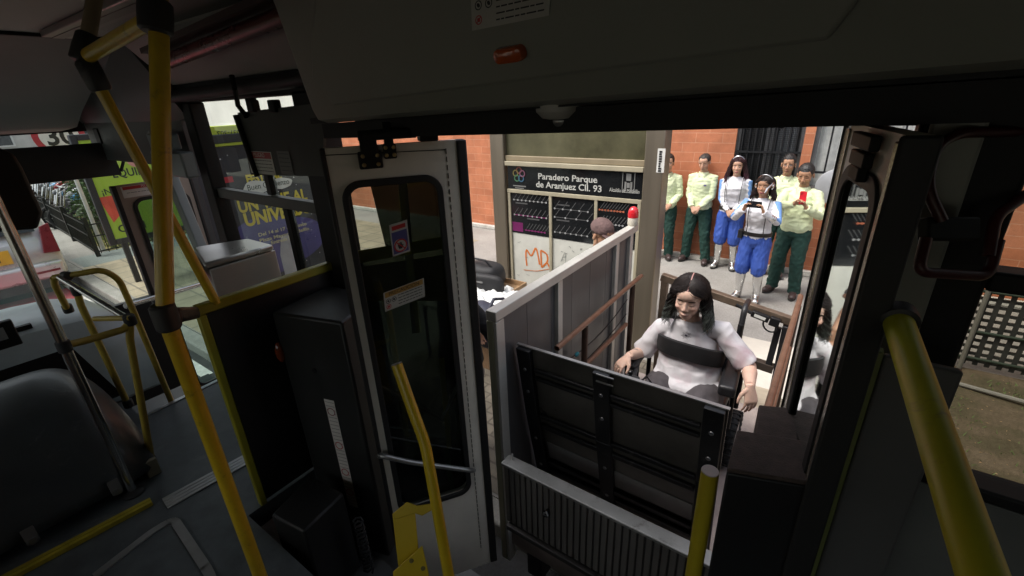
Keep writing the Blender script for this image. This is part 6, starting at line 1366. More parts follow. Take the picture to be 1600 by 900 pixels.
# front door leaf standing open
fx = -3.9; q0, q1 = Q(172, 292, x=fx), Q(302, 300, x=fx)
FYa, FYb = q0.y, q1.y + .02; FZt = q0.z
def leaf(name, A, Bp, z0, z1, win, matf, parent=bus, depth=.035, gl=None, edgeA=.03, edgeB=.03, gask=.022, po=None, gh=.012):
    """a door leaf from A to B (plan points), window given as (u0, u1, z0, z1, corner radius)"""
    A = Vector((A[0], A[1], 0)); Bp = Vector((Bp[0], Bp[1], 0)); u = (Bp - A).normalized(); L_ = (Bp - A).length; n = Vector((u.y, -u.x, 0)); v = Vector((0, 0, 1))
    if n.dot(-A) < 0: n = -n
    uu0, uu1, wz0, wz1, r_ = win; cu, cz_ = (uu0 + uu1) / 2, (wz0 + wz1) / 2; inner = [(p[0] + cu, p[1] + cz_) for p in rrect(uu1 - uu0, wz1 - wz0, r_, 7)]
    # outer loop with the same number of points: project the inner loop's points to the rectangle
    outer = []
    e0, e1 = edgeA, L_ - edgeB
    for i, (x, z) in enumerate(inner):
        q = i // 8; s_ = (i % 8) / 7
        c_ = [(e1, z1), (e0, z1), (e0, z0), (e1, z0)][q]
        outer.append(c_)
    dn = depth
    mb = MB(); O = A - n * dn; k_ = len(inner); vs = []; fs = []
    for off in (dn, 0): vs += [A - n * dn + u * p[0] + v * p[1] + n * off for p in outer] + [A - n * dn + u * p[0] + v * p[1] + n * off for p in inner]
    for i in range(k_):
        j = (i + 1) % k_
        fs += [(i, j, k_ + j, k_ + i), (2 * k_ + i, 3 * k_ + i, 3 * k_ + j, 2 * k_ + j), (i, 2 * k_ + i, 2 * k_ + j, j), (k_ + i, k_ + j, 3 * k_ + j, 3 * k_ + i)]
    mb.add(vs, fs); bm = bmesh.new(); V_ = [bm.verts.new(p) for p in mb.v]
    for f in mb.f:
        try: bm.faces.new([V_[q] for q in f])
        except ValueError: pass
    bmesh.ops.remove_doubles(bm, verts=bm.verts, dist=1e-5); bm.verts.index_update(); m2 = MB(); m2.add([q.co.copy() for q in bm.verts], [[q.index for q in f.verts] for f in bm.faces if f.calc_area() > 1e-9]); bm.free()
    lfo = m2.build(name, matf, parent, smooth=False)
    mb = MB(); g0 = [(p[0] + cu, p[1] + cz_) for p in rrect(uu1 - uu0 + gask * .6, wz1 - wz0 + gask * .6, r_ + gask * .3, 7)]; g1 = [(p[0] + cu, p[1] + cz_) for p in rrect(uu1 - uu0 - gask * 1.4, wz1 - wz0 - gask * 1.4, r_ - gask * .5, 7)]
    ring_frame(mb, A + n * .001, u, v, g0, g1, gh); 
    if u.cross(v).dot(n) < 0: mb.v = [p + n * gh for p in mb.v]
    mb.build("window_gasket", rub, lfo, bevel=.003)
    mb = MB(); mb.add([A - n * (dn * .5 if po is None else po) + u * p[0] + v * p[1] for p in inner], [tuple(range(len(inner)))]); mb.build("pane", gl or glass("bus_glass_door", (.42, .48, .45), .25, dirt=.04), lfo, smooth=False)
    for e_, x in ((edgeA, edgeA / 2), (edgeB, L_ - edgeB / 2)):
        if e_ > 0: mb = MB(); mb.obox(A + u * x - n * dn * .5 + v * (z0 + z1) / 2, u * (e_ / 2 - .001), n * dn * .75, v * (z1 - z0) / 2); mb.build("edge_rubber", rub, lfo, bevel=.006)
    return lfo, A, u, n, v, L_
white_ = M("door_white", (.72, .68, .6), .45, 0, .1, 4)
def uz(px, py, A, n, u): p = QP(px, py, A, n); return ((p - A).dot(u), p.z)
fw0 = Q(206, 312, x=fx); fw1 = Q(300, 330, x=fx); lf2, A2, u2, n2, v2, L2 = leaf("front_door_leaf", (fx, FYa), (fx, FYb), .42, FZt, (fw0.y - FYa, FYb - FYa - .06, .62, fw0.z, .06), M("door_tan", (.34, .28, .23), .5, 0, .1, 4), gl=glass("bus_glass_teal", (.3, .4, .38), .3), edgeA=.03, edgeB=.025)
notice(A2 + u2 * .05 + v2 * (FZt - .085) + n2 * .002, (0, 1, 0) if n2.x > 0 else (0, -1, 0), v2, .3, .075, lf2, "PELIGRO", red_, stk, 1)
# windscreen blind, mirror housing, dash
a = Q(-30, 222, x=-4.7); b_ = Q(191, 273, x=-4.7); c = Q(170, 222, x=-4.7); mb = MB(); mb.prism([(-4.7, -1.0, b_.z + .03), (-4.7, b_.y, b_.z), (-4.7, c.y, c.z), (-4.7, -1.0, c.z + .02)], (-.012, 0, 0)); wb = mb.build("windscreen_blind", M("blind_black", (.008, .008, .008), .7), bus)
a = Q(165, 213, x=-4.7); mb = MB(); mb.box((-4.76, a.y - .05, a.z - .05), (-4.66, a.y + .04, a.z + .06)); mb.tube([Q(188, 240, x=-4.68), Q(193, 252, x=-4.68), Q(189, 268, x=-4.68)], .012, 8); mb.build("roller_mount", blackp, wb, bevel=.01)
px_ = -2.46; mb = MB(); mb.prism([Q(*c, x=-2.5) for c in ((-40, 215), (22, 240), (36, 262), (68, 332), (60, 358), (-40, 366))], (-.06, 0, 0)); mb.build("driver_monitor", M("monitor_black", (.009, .009, .01), .45, 0, .15, 8), bus, bevel=.012)
mb = MB(); prof = [(-2.43, FZ), (-2.45, 1.1), (-2.52, 1.22), (-2.64, 1.33), (-2.8, 1.41), (-3.0, 1.45), (-3.2, 1.46), (-3.35, 1.44), (-3.4, FZ)]
n_ = 22; secs = []
for i in range(n_ + 1):
    t = i / n_; y = -1.2 + 1.62 * t; e = max(0, (y - .2) / .22); sc = math.sqrt(max(.0, 1 - e * e * .92)) if e > 0 else 1
    secs.append([Vector((-2.93 + (x + 2.93) * (1 - .3 * (1 - sc)), y, FZ + (z - FZ) * (.25 + .75 * sc))) for x, z in prof])
mb.ring_loft(secs); hc = mb.build("engine_cover", M("engine_cover_black", (.036, .042, .044), .42, 0, .2, 4, .06, 60, coat=.12, wear=((.11, .12, .12), .3, 6)), bus, bevel=.0)
for m_ in (hc,): s_ = m_.modifiers.new("sub", 'SUBSURF'); s_.levels = 2; s_.render_levels = 2
for px, py in ((180, 762), (48, 838)):
    c = Q(px, py, x=-2.425); mb = MB(); mb.obox(c + Vector((.01, 0, .01)), (.006, 0, .01), (0, .02, 0), (-.008, 0, .03)); mb.obox(c + Vector((.02, 0, -.012)), (.003, 0, 0), (0, .013, 0), (0, 0, .016)); mb.build("cover_latch", M("latch_steel", (.2, .2, .2), .4, .6), hc, bevel=.003)
mb = MB(); dash = [(-3.42, FZ), (-3.5, 1.35), (-3.62, 1.53), (-3.75, 1.57), (-4.4, 1.5), (-4.95, 1.2), (-4.95, FZ)]
secs = []
for i, (y, sc) in enumerate(((-1.2, 1), (.3, 1), (.5, .97), (.66, .86), (.74, .7))): secs.append([Vector((x if x > -4.9 else x, y, FZ + (z - FZ) * sc)) for x, z in dash])
mb.ring_loft(secs); db = mb.build("dashboard", M("dash_bluegrey", (.48, .57, .59), .32, 0, .12, 4, .05, 90), bus, bevel=.02)
c = Q(5, 522, x=-3.35); mb = MB(); mb.box((c.x - .04, c.y - .15, c.z - .08), (c.x, c.y + .05, c.z + .06)); dm = mb.build("dash_screen", M("monitor_black", (.009, .009, .01), .45, 0, .15, 8), bus, bevel=.006); mb = MB(); mb.box((c.x, c.y - .14, c.z - .03), (c.x + .003, c.y + .01, c.z + .035)); mb.build("display", M("display_pale", (.35, .37, .38), .3), dm)
for c_, w_ in (((38, 511), .03),): q = Q(*c_, z=1.56); mb = MB(); mb.box((q.x - w_ / 2, q.y - .04, 1.545), (q.x + w_ / 2, q.y + .03, 1.572)); mb.build("dash_switch", blackp, db)
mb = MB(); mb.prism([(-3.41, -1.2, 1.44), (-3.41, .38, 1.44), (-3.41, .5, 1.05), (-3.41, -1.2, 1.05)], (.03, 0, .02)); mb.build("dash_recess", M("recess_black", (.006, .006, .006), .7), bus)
# grab poles
def tubeq(nm, pts, r, mat, fil=0, prnt=bus, n=16):
    P = fillet(pts, fil, 8) if fil else pts; mb = MB(); mb.tube(P, r, n); return mb.build(nm, mat, prnt)
cpz = Vector((-2.46, .258, 0)); tubeq("grab_pole", [cpz + Vector((0, 0, FZ)), cpz + Vector((0, 0, 2.98))], .0185, chrome); mb = MB(); mb.lathe(cpz + Vector((0, 0, FZ)), (0, 0, 1), [(0, .045), (.008, .045), (.02, .025)], 20); mb.build("pole_foot", clampm, bus)
def clamp(c, d, r, l, prnt=bus, nm="pole_clamp"): c = Vector(c); d = Vector(d).normalized(); mb = MB(); mb.lathe(c - d * l / 2, d, [(0, r * .95), (l * .08, r * 1.12), (l * .5, r * 1.15), (l * .92, r * 1.12), (l, r * .95)], 20); return mb.build(nm, clampm, prnt)
mp0 = Vector((-1.42, .355, FZ)); mp1 = Vector((-1.42, .355, 2.15)); mtop = Q(247, -6, x=-1.43); mt2 = mtop + (mtop - mp1) * .15
mainp = tubeq("grab_pole", [mp0, mp1 - Vector((0, 0, .06)), mp1, mp1 + (mtop - mp1) * .08, mt2], .0212, yel_, .1); cq = Q(262, 494, x=-1.42); clamp((mp1.x, mp1.y, cq.z), (0, 0, 1), .027, .075, mainp)
cu_ = Q(243, 26, x=-1.43); clamp(cu_, mtop - mp1, .032, .075, mainp)
s0 = Q(338, 474, x=-1.86); s1 = Q(148, 122, x=-1.9); jt = Q(130, 86, x=-1.9)
secp = tubeq("grab_pole", [s0, s1, jt], .0165, yel_); clamp(s1 + (jt - s1) * .1, s1 - s0, .026, .085, secp)
up_ = tubeq("grab_pole", [jt, jt.lerp(Q(142, 45, x=-1.9), .6), Q(150, -14, x=-1.9)], .0195, M("pole_tan", (.3, .24, .15), .4, 0, .12, 9)); clamp(jt.lerp(Q(142, 45, x=-1.9), .25), Q(142, 45, x=-1.9) - jt, .027, .085, up_)
tubeq("grab_pole", [Q(136, 88, x=-1.89), cu_], .0195, yel_)
mb = MB(); mb.bar(Q(268, 494, x=-1.44), Q(300, 490, x=-1.84), .05, .045); mb.build("panel_bracket", clampm, mainp, bevel=.012)
# small rails by the driver
yy_ = M("pole_yellow_old", (.48, .36, .06), .38, 0, .2, 14)
jn = Q(203, 500, x=-2.52); tubeq("driver_rail", [Q(92, 433, x=-3.3), jn], .014, chrome)
tubeq("driver_rail", [Q(84, 434, x=-3.32), Q(86, 446, x=-3.35), Q(106, 484, x=-3.45)], .016, yy_); tubeq("driver_rail", [Q(84, 434, x=-3.32), Q(94, 432, x=-3.3), Q(122, 428, x=-3.25), Q(160, 421, x=-3.2), Q(186, 436, x=-3.2), Q(205, 478, x=-3.2), Q(268, 628, x=-3.2)], .016, yy_, .06)
tubeq("driver_rail", [Q(119, 452, x=-3.1), Q(127, 478, x=-3.1), Q(200, 632, x=-3.1)], .016, yy_); tubeq("driver_rail", [Q(100, 540, x=-2.47), Q(135, 532, x=-2.5), Q(196, 514, x=-2.52), jn], .0155, yy_, .05); tubeq("driver_rail", [jn, Q(203, 530, x=-2.52), Q(237, 722, z=FZ + .02)], .0155, yy_)
tubeq("driver_rail", [Q(148, 498, x=-2.75), Q(203, 497, x=-2.5)], .012, yy_)
for c_, d_ in ((Q(104, 431, x=-3.28), (1, .2, 0)), (Q(120, 454, x=-3.1), (0, 0, 1)), (jn, (0, 0, 1)), (Q(100, 541, x=-2.46), (0, 0, 1)), (Q(200, 630, x=-3.1), (0, 0, 1)), (Q(236, 720, z=FZ + .03), (0, 0, 1)), (Q(106, 482, x=-3.45), (0, 0, 1))): clamp(c_, d_, .021, .05)
tubeq("door_arm", [Q(196, 478, x=-3.3), Q(330, 440, x=-3.6)], .016, chrome)
# modesty panel with yellow edges
mx_ = -1.87; m0 = Q(305, 487, x=mx_); m1 = Q(505, 418, x=mx_); zt_ = (m0.z + m1.z) / 2
B("modesty_panel", (mx_ - .012, m0.y + .03, FZ + .02), (mx_ + .012, 1.16, zt_ - .02), M("panel_black", (.012, .012, .013), .4, 0, .1, 4)); mdp = bpy.data.objects["modesty_panel"]
B("yellow_trim", (mx_ - .02, m0.y, zt_ - .019), (mx_ + .02, 1.165, zt_ + .02), M("trim_yellow", (.33, .30, .02), .4, 0, .15, 8), mdp, .006); B("yellow_trim", (mx_ - .016, m0.y, FZ), (mx_ + .016, m0.y + .028, zt_ - .02), M("trim_yellow", (.33, .30, .02), .4, 0, .15, 8), mdp, .005)
# door engine column
mb = MB(); mb.prism([(-1.80, .79, FZ - .4), (-1.46, .885, FZ - .4), (-1.55, 1.14, FZ - .4), (-1.86, 1.1, FZ - .4)], (0, 0, 1.29)); dc = mb.build("door_engine_column", M("column_dark", (.024, .025, .024), .42, .2, .15, 8, .12, 220), bus, bevel=.012)
pA_, pB_ = Vector((-1.80, .79, 0)), Vector((-1.46, .885, 0)); cu2 = (pB_ - pA_).normalized(); cn = Vector((cu2.y, -cu2.x, 0)); 
if cn.dot(-pA_) < 0: cn = -cn
t0_, t1_ = uz(502, 622, pA_, cn, cu2), uz(556, 792, pA_, cn, cu2); su = (t0_[0] + t1_[0]) / 2
s_ = notice(pA_ + cu2 * (su - .012) + Vector((0, 0, t1_[1])) + cn * .001, cu2 if cu2.cross(Vector((0, 0, 1))).dot(cn) > 0 else -cu2, (0, 0, 1), .052, t0_[1] - t1_[1], dc, "", red_, stk, 30, 0, nm="warning_strip", lines_mat=M("ink_grey", (.2, .19, .18), .5), base=M("sticker_grey", (.66, .63, .58), .5))
for i, t in enumerate((.9, .6, .35, .15)):
    o_ = pA_ + cu2 * (su + .014) + Vector((0, 0, t1_[1] + (t0_[1] - t1_[1]) * t)) + cn * .0024; mb = MB(); mb.lathe(o_, cn, [(0, .02), (.0004, .02)], 20); mb.build("warning_disc", M("sticker_grey", (.66, .63, .58), .5), s_, smooth=False)
    mb = MB(); ring_frame(mb, o_ + cn * .0006, cu2, (0, 0, 1), [(.02 * math.cos(2 * math.pi * j / 20), .02 * math.sin(2 * math.pi * j / 20)) for j in range(20)], [(.016 * math.cos(2 * math.pi * j / 20), .016 * math.sin(2 * math.pi * j / 20)) for j in range(20)], .0004); mb.build("warning_ring", red_ if i else M("sticker_maroon", (.2, .03, .04), .5), s_, smooth=False)
c = Q(438, 550, x=-1.83); mb = MB(); mb.ell((0, 0, 0), (.02, .022, .05)); lq = QP(438, 550, pA_, cn); mb.v = [p + lq for p in mb.v]; mb.build("amber_lamp", M("lamp_amber_dark", (.16, .03, .008), .15, 0, .1, 9, coat=.6), dc)
mb = MB(); mb.lathe(pA_ + cu2 * .16 + Vector((0, 0, 1.64)) + cn * .0, cn, [(0, .012), (.003, .012)], 12); mb.build("bolt", blackp, dc); 
mb = MB(); mb.box((-1.9, BY - .07, .1), (-1.745, BY + .03, 2.72)); mb.build("window_post", blackp, bus, bevel=.01)
bq = [Q(*c, z=1.28) for c in ((404, 792), (492, 762), (560, 800), (480, 850))]
mb = MB(); mb.prism([(-1.66, .52, FZ - .35), (-1.47, .55, FZ - .35), (-1.5, .76, FZ - .35), (-1.72, .74, FZ - .35)], (0, 0, .46)); mb.build("motor_housing", M("housing_black", (.012, .012, .012), .5, 0, .2, 9), bus, bevel=.01)
mb = MB(); mb.tube([Vector((-1.4 + .02 * math.cos(i * 1.1), .74 + .02 * math.sin(i * 1.1), .72 + i * .004)) for i in range(80)], .005, 6); mb.build("coiled_cable", rub, bus)
# door header cover with groove, lamp, notice, camera dome
zl, zr_ = 2.603, 2.665; xl, xr = Q(500, 192, y=1.0).x, 1.6
def tilt(x): return zl + (zr_ - zl) * (x - xl) / 1.75
prof = [(1.19, .0), (1.02, .0), (.985, .012), (.965, .045), (.74, .66), (.74, .75), (1.19, .75)]
mb = MB(); mb.prism([(xl, y, zl + z) for y, z in prof], (0, 0, 0)); n_ = len(prof); mb = MB()
xa = Q(479, 20, y=.8).x
mb.ring_loft([[Vector((xl + (z / .7) * (xa - xl) * .55, y, zl + z)) for y, z in prof], [Vector((xr, y, tilt(xr) + z)) for y, z in prof]])
cvm = M("cover_grey", (.25, .255, .222), .5, 0, .05, 4); cov = mb.build("door_header_cover", cvm, bus, bevel=.018, seg=4)
fp0 = Vector((0, .965, zl + .045)); fn = Vector((0, -(.66 - .045), -(.965 - .74))).normalized(); tl = (zr_ - zl) / 1.75
fn = Vector((tl * -fn.z, fn.y, fn.z)).normalized() if True else fn; fp0 = Vector((xl, .965, zl + .045))
if fn.dot(CO - fp0) < 0: fn = -fn
def onf(px, py, off=0): return QP(px, py, fp0 + fn * off, fn)
mb = MB(); mb.prism([onf(*c) for c in ((492, 60), (494, 118), (528, 162), (900, 112), (1296, 58), (1345, -5), (1400, -150), (520, -150))], fn * .02); mb.build("cover_panel", cvm, cov, bevel=.008, seg=3)
a, b_, c = onf(738, 48, .0215), onf(858, 24, .0215), onf(736, -6, .0215); notice(a, b_ - a, c - a, (b_ - a).length, (c - a).length, cov, "", red_, stk, 5, 3, base=M("sticker_pale", (.45, .44, .4), .5))
a, b_ = onf(776, 87, .022), onf(822, 80, .022); ud = (b_ - a).normalized(); vd_ = fn.cross(ud); mb = MB(); ring = lambda s_, o: [((a + b_) / 2 + ud * (x * s_) + vd_ * (y * s_) + fn * o) for x, y in rrect((b_ - a).length, .032, .014, 6)]
mb.ring_loft([ring(1, -.003), ring(1, .01), ring(.9, .018), ring(.6, .022)]); al = mb.build("amber_lamp", M("lamp_amber", (.5, .09, .015), .18, 0, .15, 12, coat=.5), cov)
mb = MB(); mb.lathe((a + b_) / 2 + ud * .02 + fn * .019, fn, [(0, .005), (.002, .004)], 10); mb.build("screw", blackp, al)
c = Q(877, 171, y=1.08); mb = MB(); mb.lathe((c.x, 1.08, tilt(c.x) + .004), (0, 0, -1), [(0, .066), (.018, .064), (.034, .048), (.037, .034)], 28); cdm = mb.build("camera_dome", M("dome_white", (.42, .41, .38), .4), bus)
mb = MB(); mb.ell((0, 0, 0), (.03, .03, .026), None, 20, 12); mb.v = [p + Vector((c.x + .008, 1.075, tilt(c.x) - .036)) for p in mb.v]; mb.build("dome_lens", M("dome_clear", (.2, .2, .2), .05, .2, 0, coat=1), cdm)
mb = MB(); mb.prism([(-1.6, 1.05, 2.6), (.3, 1.05, 2.655), (.3, 1.05, 2.592), (-1.6, 1.05, 2.548)], (0, .16, 0)); mb.build("door_lintel", blackp, bus)
mb = MB(); mb.prism([(-1.62, 1.02, 2.601), (.3, 1.02, 2.658), (.3, 1.2, 2.658), (-1.62, 1.2, 2.601)], (0, 0, .02)); mb.build("door_lintel", blackp, bus)
B("door_header_wall", (-1.62, 1.212, 2.575), (.3, 1.227, 3.055), blackp)
# left door leaf, opened inwards
LA, LB = (-1.345, .855), (-1.075, 1.245); zt1, zb1_ = 2.535, .47
An = Vector((LA[0], LA[1], 0)); un = (Vector((LB[0], LB[1], 0)) - An).normalized(); nn_ = Vector((un.y, -un.x, 0)); nn_ = nn_ if nn_.dot(-An) > 0 else -nn_
wtl, wtr, wbr = uz(534, 290, An, nn_, un), uz(684, 272, An, nn_, un), uz(728, 765, An, nn_, un)
lfo, A1, u1, n1, v1, L1 = leaf("door_leaf", LA, LB, zb1_, zt1, (wtl[0], wtr[0] + .005, wbr[1] - .01, wtl[1] + .005, .055), white_, edgeA=.018, edgeB=.036)
lp = lambda px, py, off=.0: QP(px, py, A1 + n1 * off, n1)
mb = MB()
for px0, py0, px1, py1 in ((697, 236, 752, 860),):
    a, b_ = lp(px0, py0, .002), lp(px1, py1, .002)
    for i in range(70): t = i / 70; p = a.lerp(b_, t); mb.obox(p, u1 * .0012, n1 * .0012, v1 * .009)
mb.build("rivet_seam", blackp, lfo)
mb = MB(); a, b_ = lp(500, 243, .002), lp(697, 234, .002); mb.bar(a, b_, .002, .0025); mb.build("top_seam", blackp, lfo)
for (c_, w_, h_, nb) in (((579, 250), .075, .055, 4), ((609, 236), .042, .048, 4)):
    p = lp(*c_, .008); mb = MB(); mb.obox(p, u1 * w_ / 2, n1 * .007, v1 * h_ / 2); mb.obox(p + v1 * .05 + n1 * .004, u1 * w_ * .36, n1 * .007, v1 * .04); hb = mb.build("hinge_bracket", blackp, lfo, bevel=.005)
    for i in range(nb): o_ = p + u1 * w_ * .3 * (1 if i % 2 else -1) + v1 * h_ * .25 * (1 if i > 1 else -1) + n1 * .0075; mb = MB(); mb.lathe(o_, n1, [(0, .007), (.004, .006), (.005, .001)], 10); mb.build("brass_bolt", M("brass", (.5, .38, .18), .35, .8), hb)
p = lp(640, 222, .02); mb = MB(); mb.tube([p + v1 * .03 - u1 * .16 + n1 * .03, p + v1 * .03 + u1 * .02 + n1 * .03], .016, 12); mb.obox(p + v1 * .03 + u1 * .06, u1 * .03, n1 * .03, v1 * .03); mb.build("door_actuator", blackp, lfo, bevel=.004)
mb = MB(); mb.tube(fillet([lp(593, 712, .0), lp(596, 712, .045), lp(640, 722, .05), lp(736, 735, .045), lp(740, 735, .0)], .03, 6), .011, 12); mb.build("grab_bar", M("bar_grey", (.35, .35, .34), .35, .7), lfo)
mb = MB(); mb.tube([lp(596, 606, -.05), lp(690, 655, -.05), lp(735, 560, -.05)], .01, 8); mb.build("outer_bar", M("bar_grey", (.35, .35, .34), .35, .7), lfo)
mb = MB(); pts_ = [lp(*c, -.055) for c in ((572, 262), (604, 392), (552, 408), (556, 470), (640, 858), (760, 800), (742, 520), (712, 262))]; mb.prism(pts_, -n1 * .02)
fpn = mb.build("notched_pane", glass("bus_glass_notched", (.17, .19, .17), .55, dirt=.12), lfo, smooth=False)  # dark notched pane added behind; its bands paint the reflections in the leaf glass
mb = MB(); mb.bar(lp(556, 402, -.05), lp(735, 372, -.05), .045, .006, up=n1); mb.build("yellow_reflection", M("reflection_olive", (.4, .38, .04), .5), fpn)  # reflected yellow pole, painted as a band
mb = MB(); mb.bar(lp(628, 275, -.05), lp(650, 520, -.05), .03, .004, up=n1); mb.build("grey_reflection", M("reflection_grey", (.3, .32, .31), .4), fpn)  # reflected grey pole, painted as an upright band
mb = MB(); mb.prism([lp(*c, -.0535) for c in ((556, 418), (735, 392), (740, 470), (560, 470))], n1 * .001); mb.build("brown_reflection", M("reflection_brown", (.28, .22, .14), .6, 0, .3, 6), fpn)  # reflected brown ground, painted as a band
for i_, (c0, c1) in enumerate((((690, 560), (702, 700)), ((697, 700), (712, 800)))): mb = MB(); mb.bar(lp(*c0, -.05), lp(*c1, -.05), .022, .004, up=n1); mb.build("colour_streak", (M("streak_yellow", (.3, .26, .03), .5), M("streak_green", (.05, .16, .06), .5))[i_], fpn)  # yellow and green streaks set on the dark pane
def onleaf(bl, br, tl_, **k):
    a, b_, c = lp(*bl, .001 - .0175), lp(*br, .001 - .0175), lp(*tl_, .001 - .0175); return a, (b_ - a), (c - a)
a, u_, v_ = onleaf((602, 487), (664, 463), (599, 458)); notice(a, u_, v_, u_.length, v_.length, lfo, "PRECAUCI\u00d3N", M("sticker_ochre", (.42, .24, .06), .5), ink_, 4, 3, base=M("sticker_pale", (.45, .44, .4), .5))
a, u_, v_ = onleaf((614, 401), (641, 392), (608, 352)); s_ = notice(a, u_, v_, u_.length, v_.length, lfo, "", red_, stk, 0, 0, nm="push_notice", base=M("sticker_pale", (.45, .44, .4), .5))
u_n = u_.normalized(); v_n = v_.normalized(); nv = u_n.cross(v_n); W_, H2 = u_.length, v_.length; violet = M("sticker_violet", (.08, .075, .22), .5)
mb = MB(); mb.prism([a + u_n * W_ * x + v_n * H2 * z + nv * .0009 for x, z in ((.07, .05), (.93, .05), (.93, .74), (.07, .74))], nv * .0004); mb.build("violet_field", violet, s_, smooth=False)
mb = MB(); mb.prism([a + u_n * W_ * x + v_n * H2 * z + nv * .0009 for x, z in ((.12, .8), (.88, .8), (.88, .93), (.12, .93))], nv * .0004); mb.build("red_field", red_, s_, smooth=False)
c = a + u_n * W_ * .5 + v_n * H2 * .28 + nv * .0016; mb = MB(); mb.lathe(c, nv, [(0, W_ * .36), (.0003, W_ * .36)], 24); mb.build("hand_disc", M("sticker_pale", (.45, .44, .4), .5), s_, smooth=False)
mb = MB(); k_ = 24; r0 = W_ * .37; ring_frame(mb, c + nv * .0005, u_n, v_n, [(r0 * math.cos(2 * math.pi * j / k_), r0 * math.sin(2 * math.pi * j / k_)) for j in range(k_)], [(r0 * .8 * math.cos(2 * math.pi * j / k_), r0 * .8 * math.sin(2 * math.pi * j / k_)) for j in range(k_)], .0004); mb.bar(c - u_n * r0 * .6 + v_n * r0 * .6 + nv * .0006, c + u_n * r0 * .6 - v_n * r0 * .6 + nv * .0006, r0 * .18, .0004, up=nv); mb.build("ban_ring", red_, s_, smooth=False)
mb = MB(); mb.prism([c + u_n * r0 * x + v_n * r0 * z + nv * .0004 for x, z in ((-.25, -.5), (.2, -.5), (.45, .05), (.3, .12), (.22, .0), (.25, .45), (.12, .45), (.08, .1), (.05, .52), (-.08, .52), (-.08, .1), (-.16, .46), (-.28, .44), (-.24, .05), (-.36, .3), (-.46, .25), (-.38, -.2))], nv * .0003); mb.build("hand_sign", ink_, s_, smooth=False)
# right door leaf, seen nearly edge on
RA, RB = (.070, .905), (-.008, 1.245)
lfr, A3, u3, n3, v3, L3 = leaf("door_leaf", RB, RA, zb1_, 2.58, (.062, .3, 1.0, 2.5, .055), white_, gl=glass("bus_glass_mirrorlike", (.3, .36, .33), .24, rough=.025), edgeA=.004, edgeB=.012, po=.002, gh=.006, gask=.03)
mb = MB(); mb.obox(A3 + u3 * .018 + n3 * .001 + v3 * 1.52, u3 * .02, n3 * .004, v3 * 1.05); mb.build("chrome_edge", M("bronze_edge", (.42, .38, .3), .25, .8, .1, 5), lfr, bevel=.003); mb = MB(); mb.obox(A3 + u3 * (L3 - .02) + n3 * .001 + v3 * 1.52, u3 * .016, n3 * .004, v3 * 1.05); mb.build("chrome_edge", M("bronze_edge", (.42, .38, .3), .25, .8, .1, 5), lfr, bevel=.003)
mb = MB(); q = A3 + u3 * .2 + v3 * 2.56 + n3 * .014
for i, (w_, z_) in enumerate(((.06, 0), (.045, -.03), (.03, -.055))): mb.obox(q + v3 * z_, u3 * w_, n3 * .008, v3 * .013)
mb.build("door_actuator", blackp, lfr, bevel=.003)
# bus side to the right of the door: pillar, window, panels
wx0 = Q(1592, 288, y=BY).x
mb = MB(); mb.box((.10, BY - .05, .1), (wx0 - .002, BY + .03, 3.05)); mb.build("door_post", blackp, bus, bevel=.01)
zs = Q(1560, 770, y=BY).z; zm2a, zm2b = Q(1585, 452, y=BY).z, Q(1585, 420, y=BY).z
mb = MB(); mb.box((wx0, BY - .05, .1), (4.2, BY + .03, zs)); mb.build("side_panel", M("panel_grey", (.12, .125, .115), .5, 0, .1, 5), bus)
mb = MB(); mb.box((wx0, BY - .052, zs + .001), (4.2, BY + .02, zs + .03)); mb.box((wx0, BY - .04, zm2a), (4.2, BY + .02, zm2b)); mb.box((wx0, BY - .05, 2.7), (4.2, BY + .03, 3.05)); rwf = mb.build("side_window_frame", blackp, bus, bevel=.006)
mb = MB(); mb.quad((wx0, BY, zs + .03), (4.2, BY, zs + .03), (4.2, BY, 2.7), (wx0, BY, 2.7)); mb.build("pane", glass("bus_glass_right", (.5, .5, .44), .2), rwf, smooth=False)
mb = MB(); a, b_ = Q(1530, 180, y=1.12), Q(1440, 590, y=1.12); mb.bar((a.x - .02, 1.135, 2.72), (a.x - .02, 1.135, 1.9), .075, .02, up=(0, 1, 0)); mb.build("pillar_trim", M("pillar_trim_grey", (.26, .27, .24), .5, 0, .08, 5), bus, bevel=.006)
mb = MB(); mb.box((.13, 1.0, FZ), (Q(1485, 640, y=1.0).x, 1.02, Q(1400, 560, y=1.0).z)); md_ = mb.build("modesty_panel", M("panel_grey2", (.08, .08, .078), .5, 0, .1, 5), bus, bevel=.006); B("olive_trim", (.118, .998, FZ), (.129, 1.022, Q(1400, 555, y=1.0).z), M("trim_olive", (.14, .16, .05), .5), md_, .003)
yr0, yr1 = Q(1404, 505, d=.76), Q(1540, 915, d=.45); mb = MB(); ye_ = yr1 + (yr1 - yr0) * .6; mb.tube(fillet([yr0, yr0.lerp(yr1, .5), ye_, Vector((ye_.x, ye_.y, FZ))], .1, 8), .0215, 24); yrl = mb.build("grab_pole", M("pole_yellow_green", (.56, .56, .03), .38, 0, .1, 9, wear=((.35, .3, .05), .4, 20)), bus); clamp(yr0 - (yr1 - yr0).normalized() * .012, yr1 - yr0, .026, .03, yrl)
rdm = M("rail_dark_red", (.045, .004, .005), .4, 0, .1, 9)
tubeq("red_rail", [Q(1640, 205, d=.77), Q(1500, 207, d=.77), Q(1462, 228, d=.77), Q(1447, 292, d=.77), Q(1472, 345, d=.77)], .0088, rdm, .03); tubeq("red_rail", [Q(1447, 372, d=.775), Q(1434, 425, d=.775), Q(1544, 432, d=.775), Q(1560, 375, d=.775)], .0088, rdm, .02); tubeq("red_rail", [Q(1610, 300, d=.775), Q(1555, 338, d=.775), Q(1545, 400, d=.775)], .0088, rdm, .02)
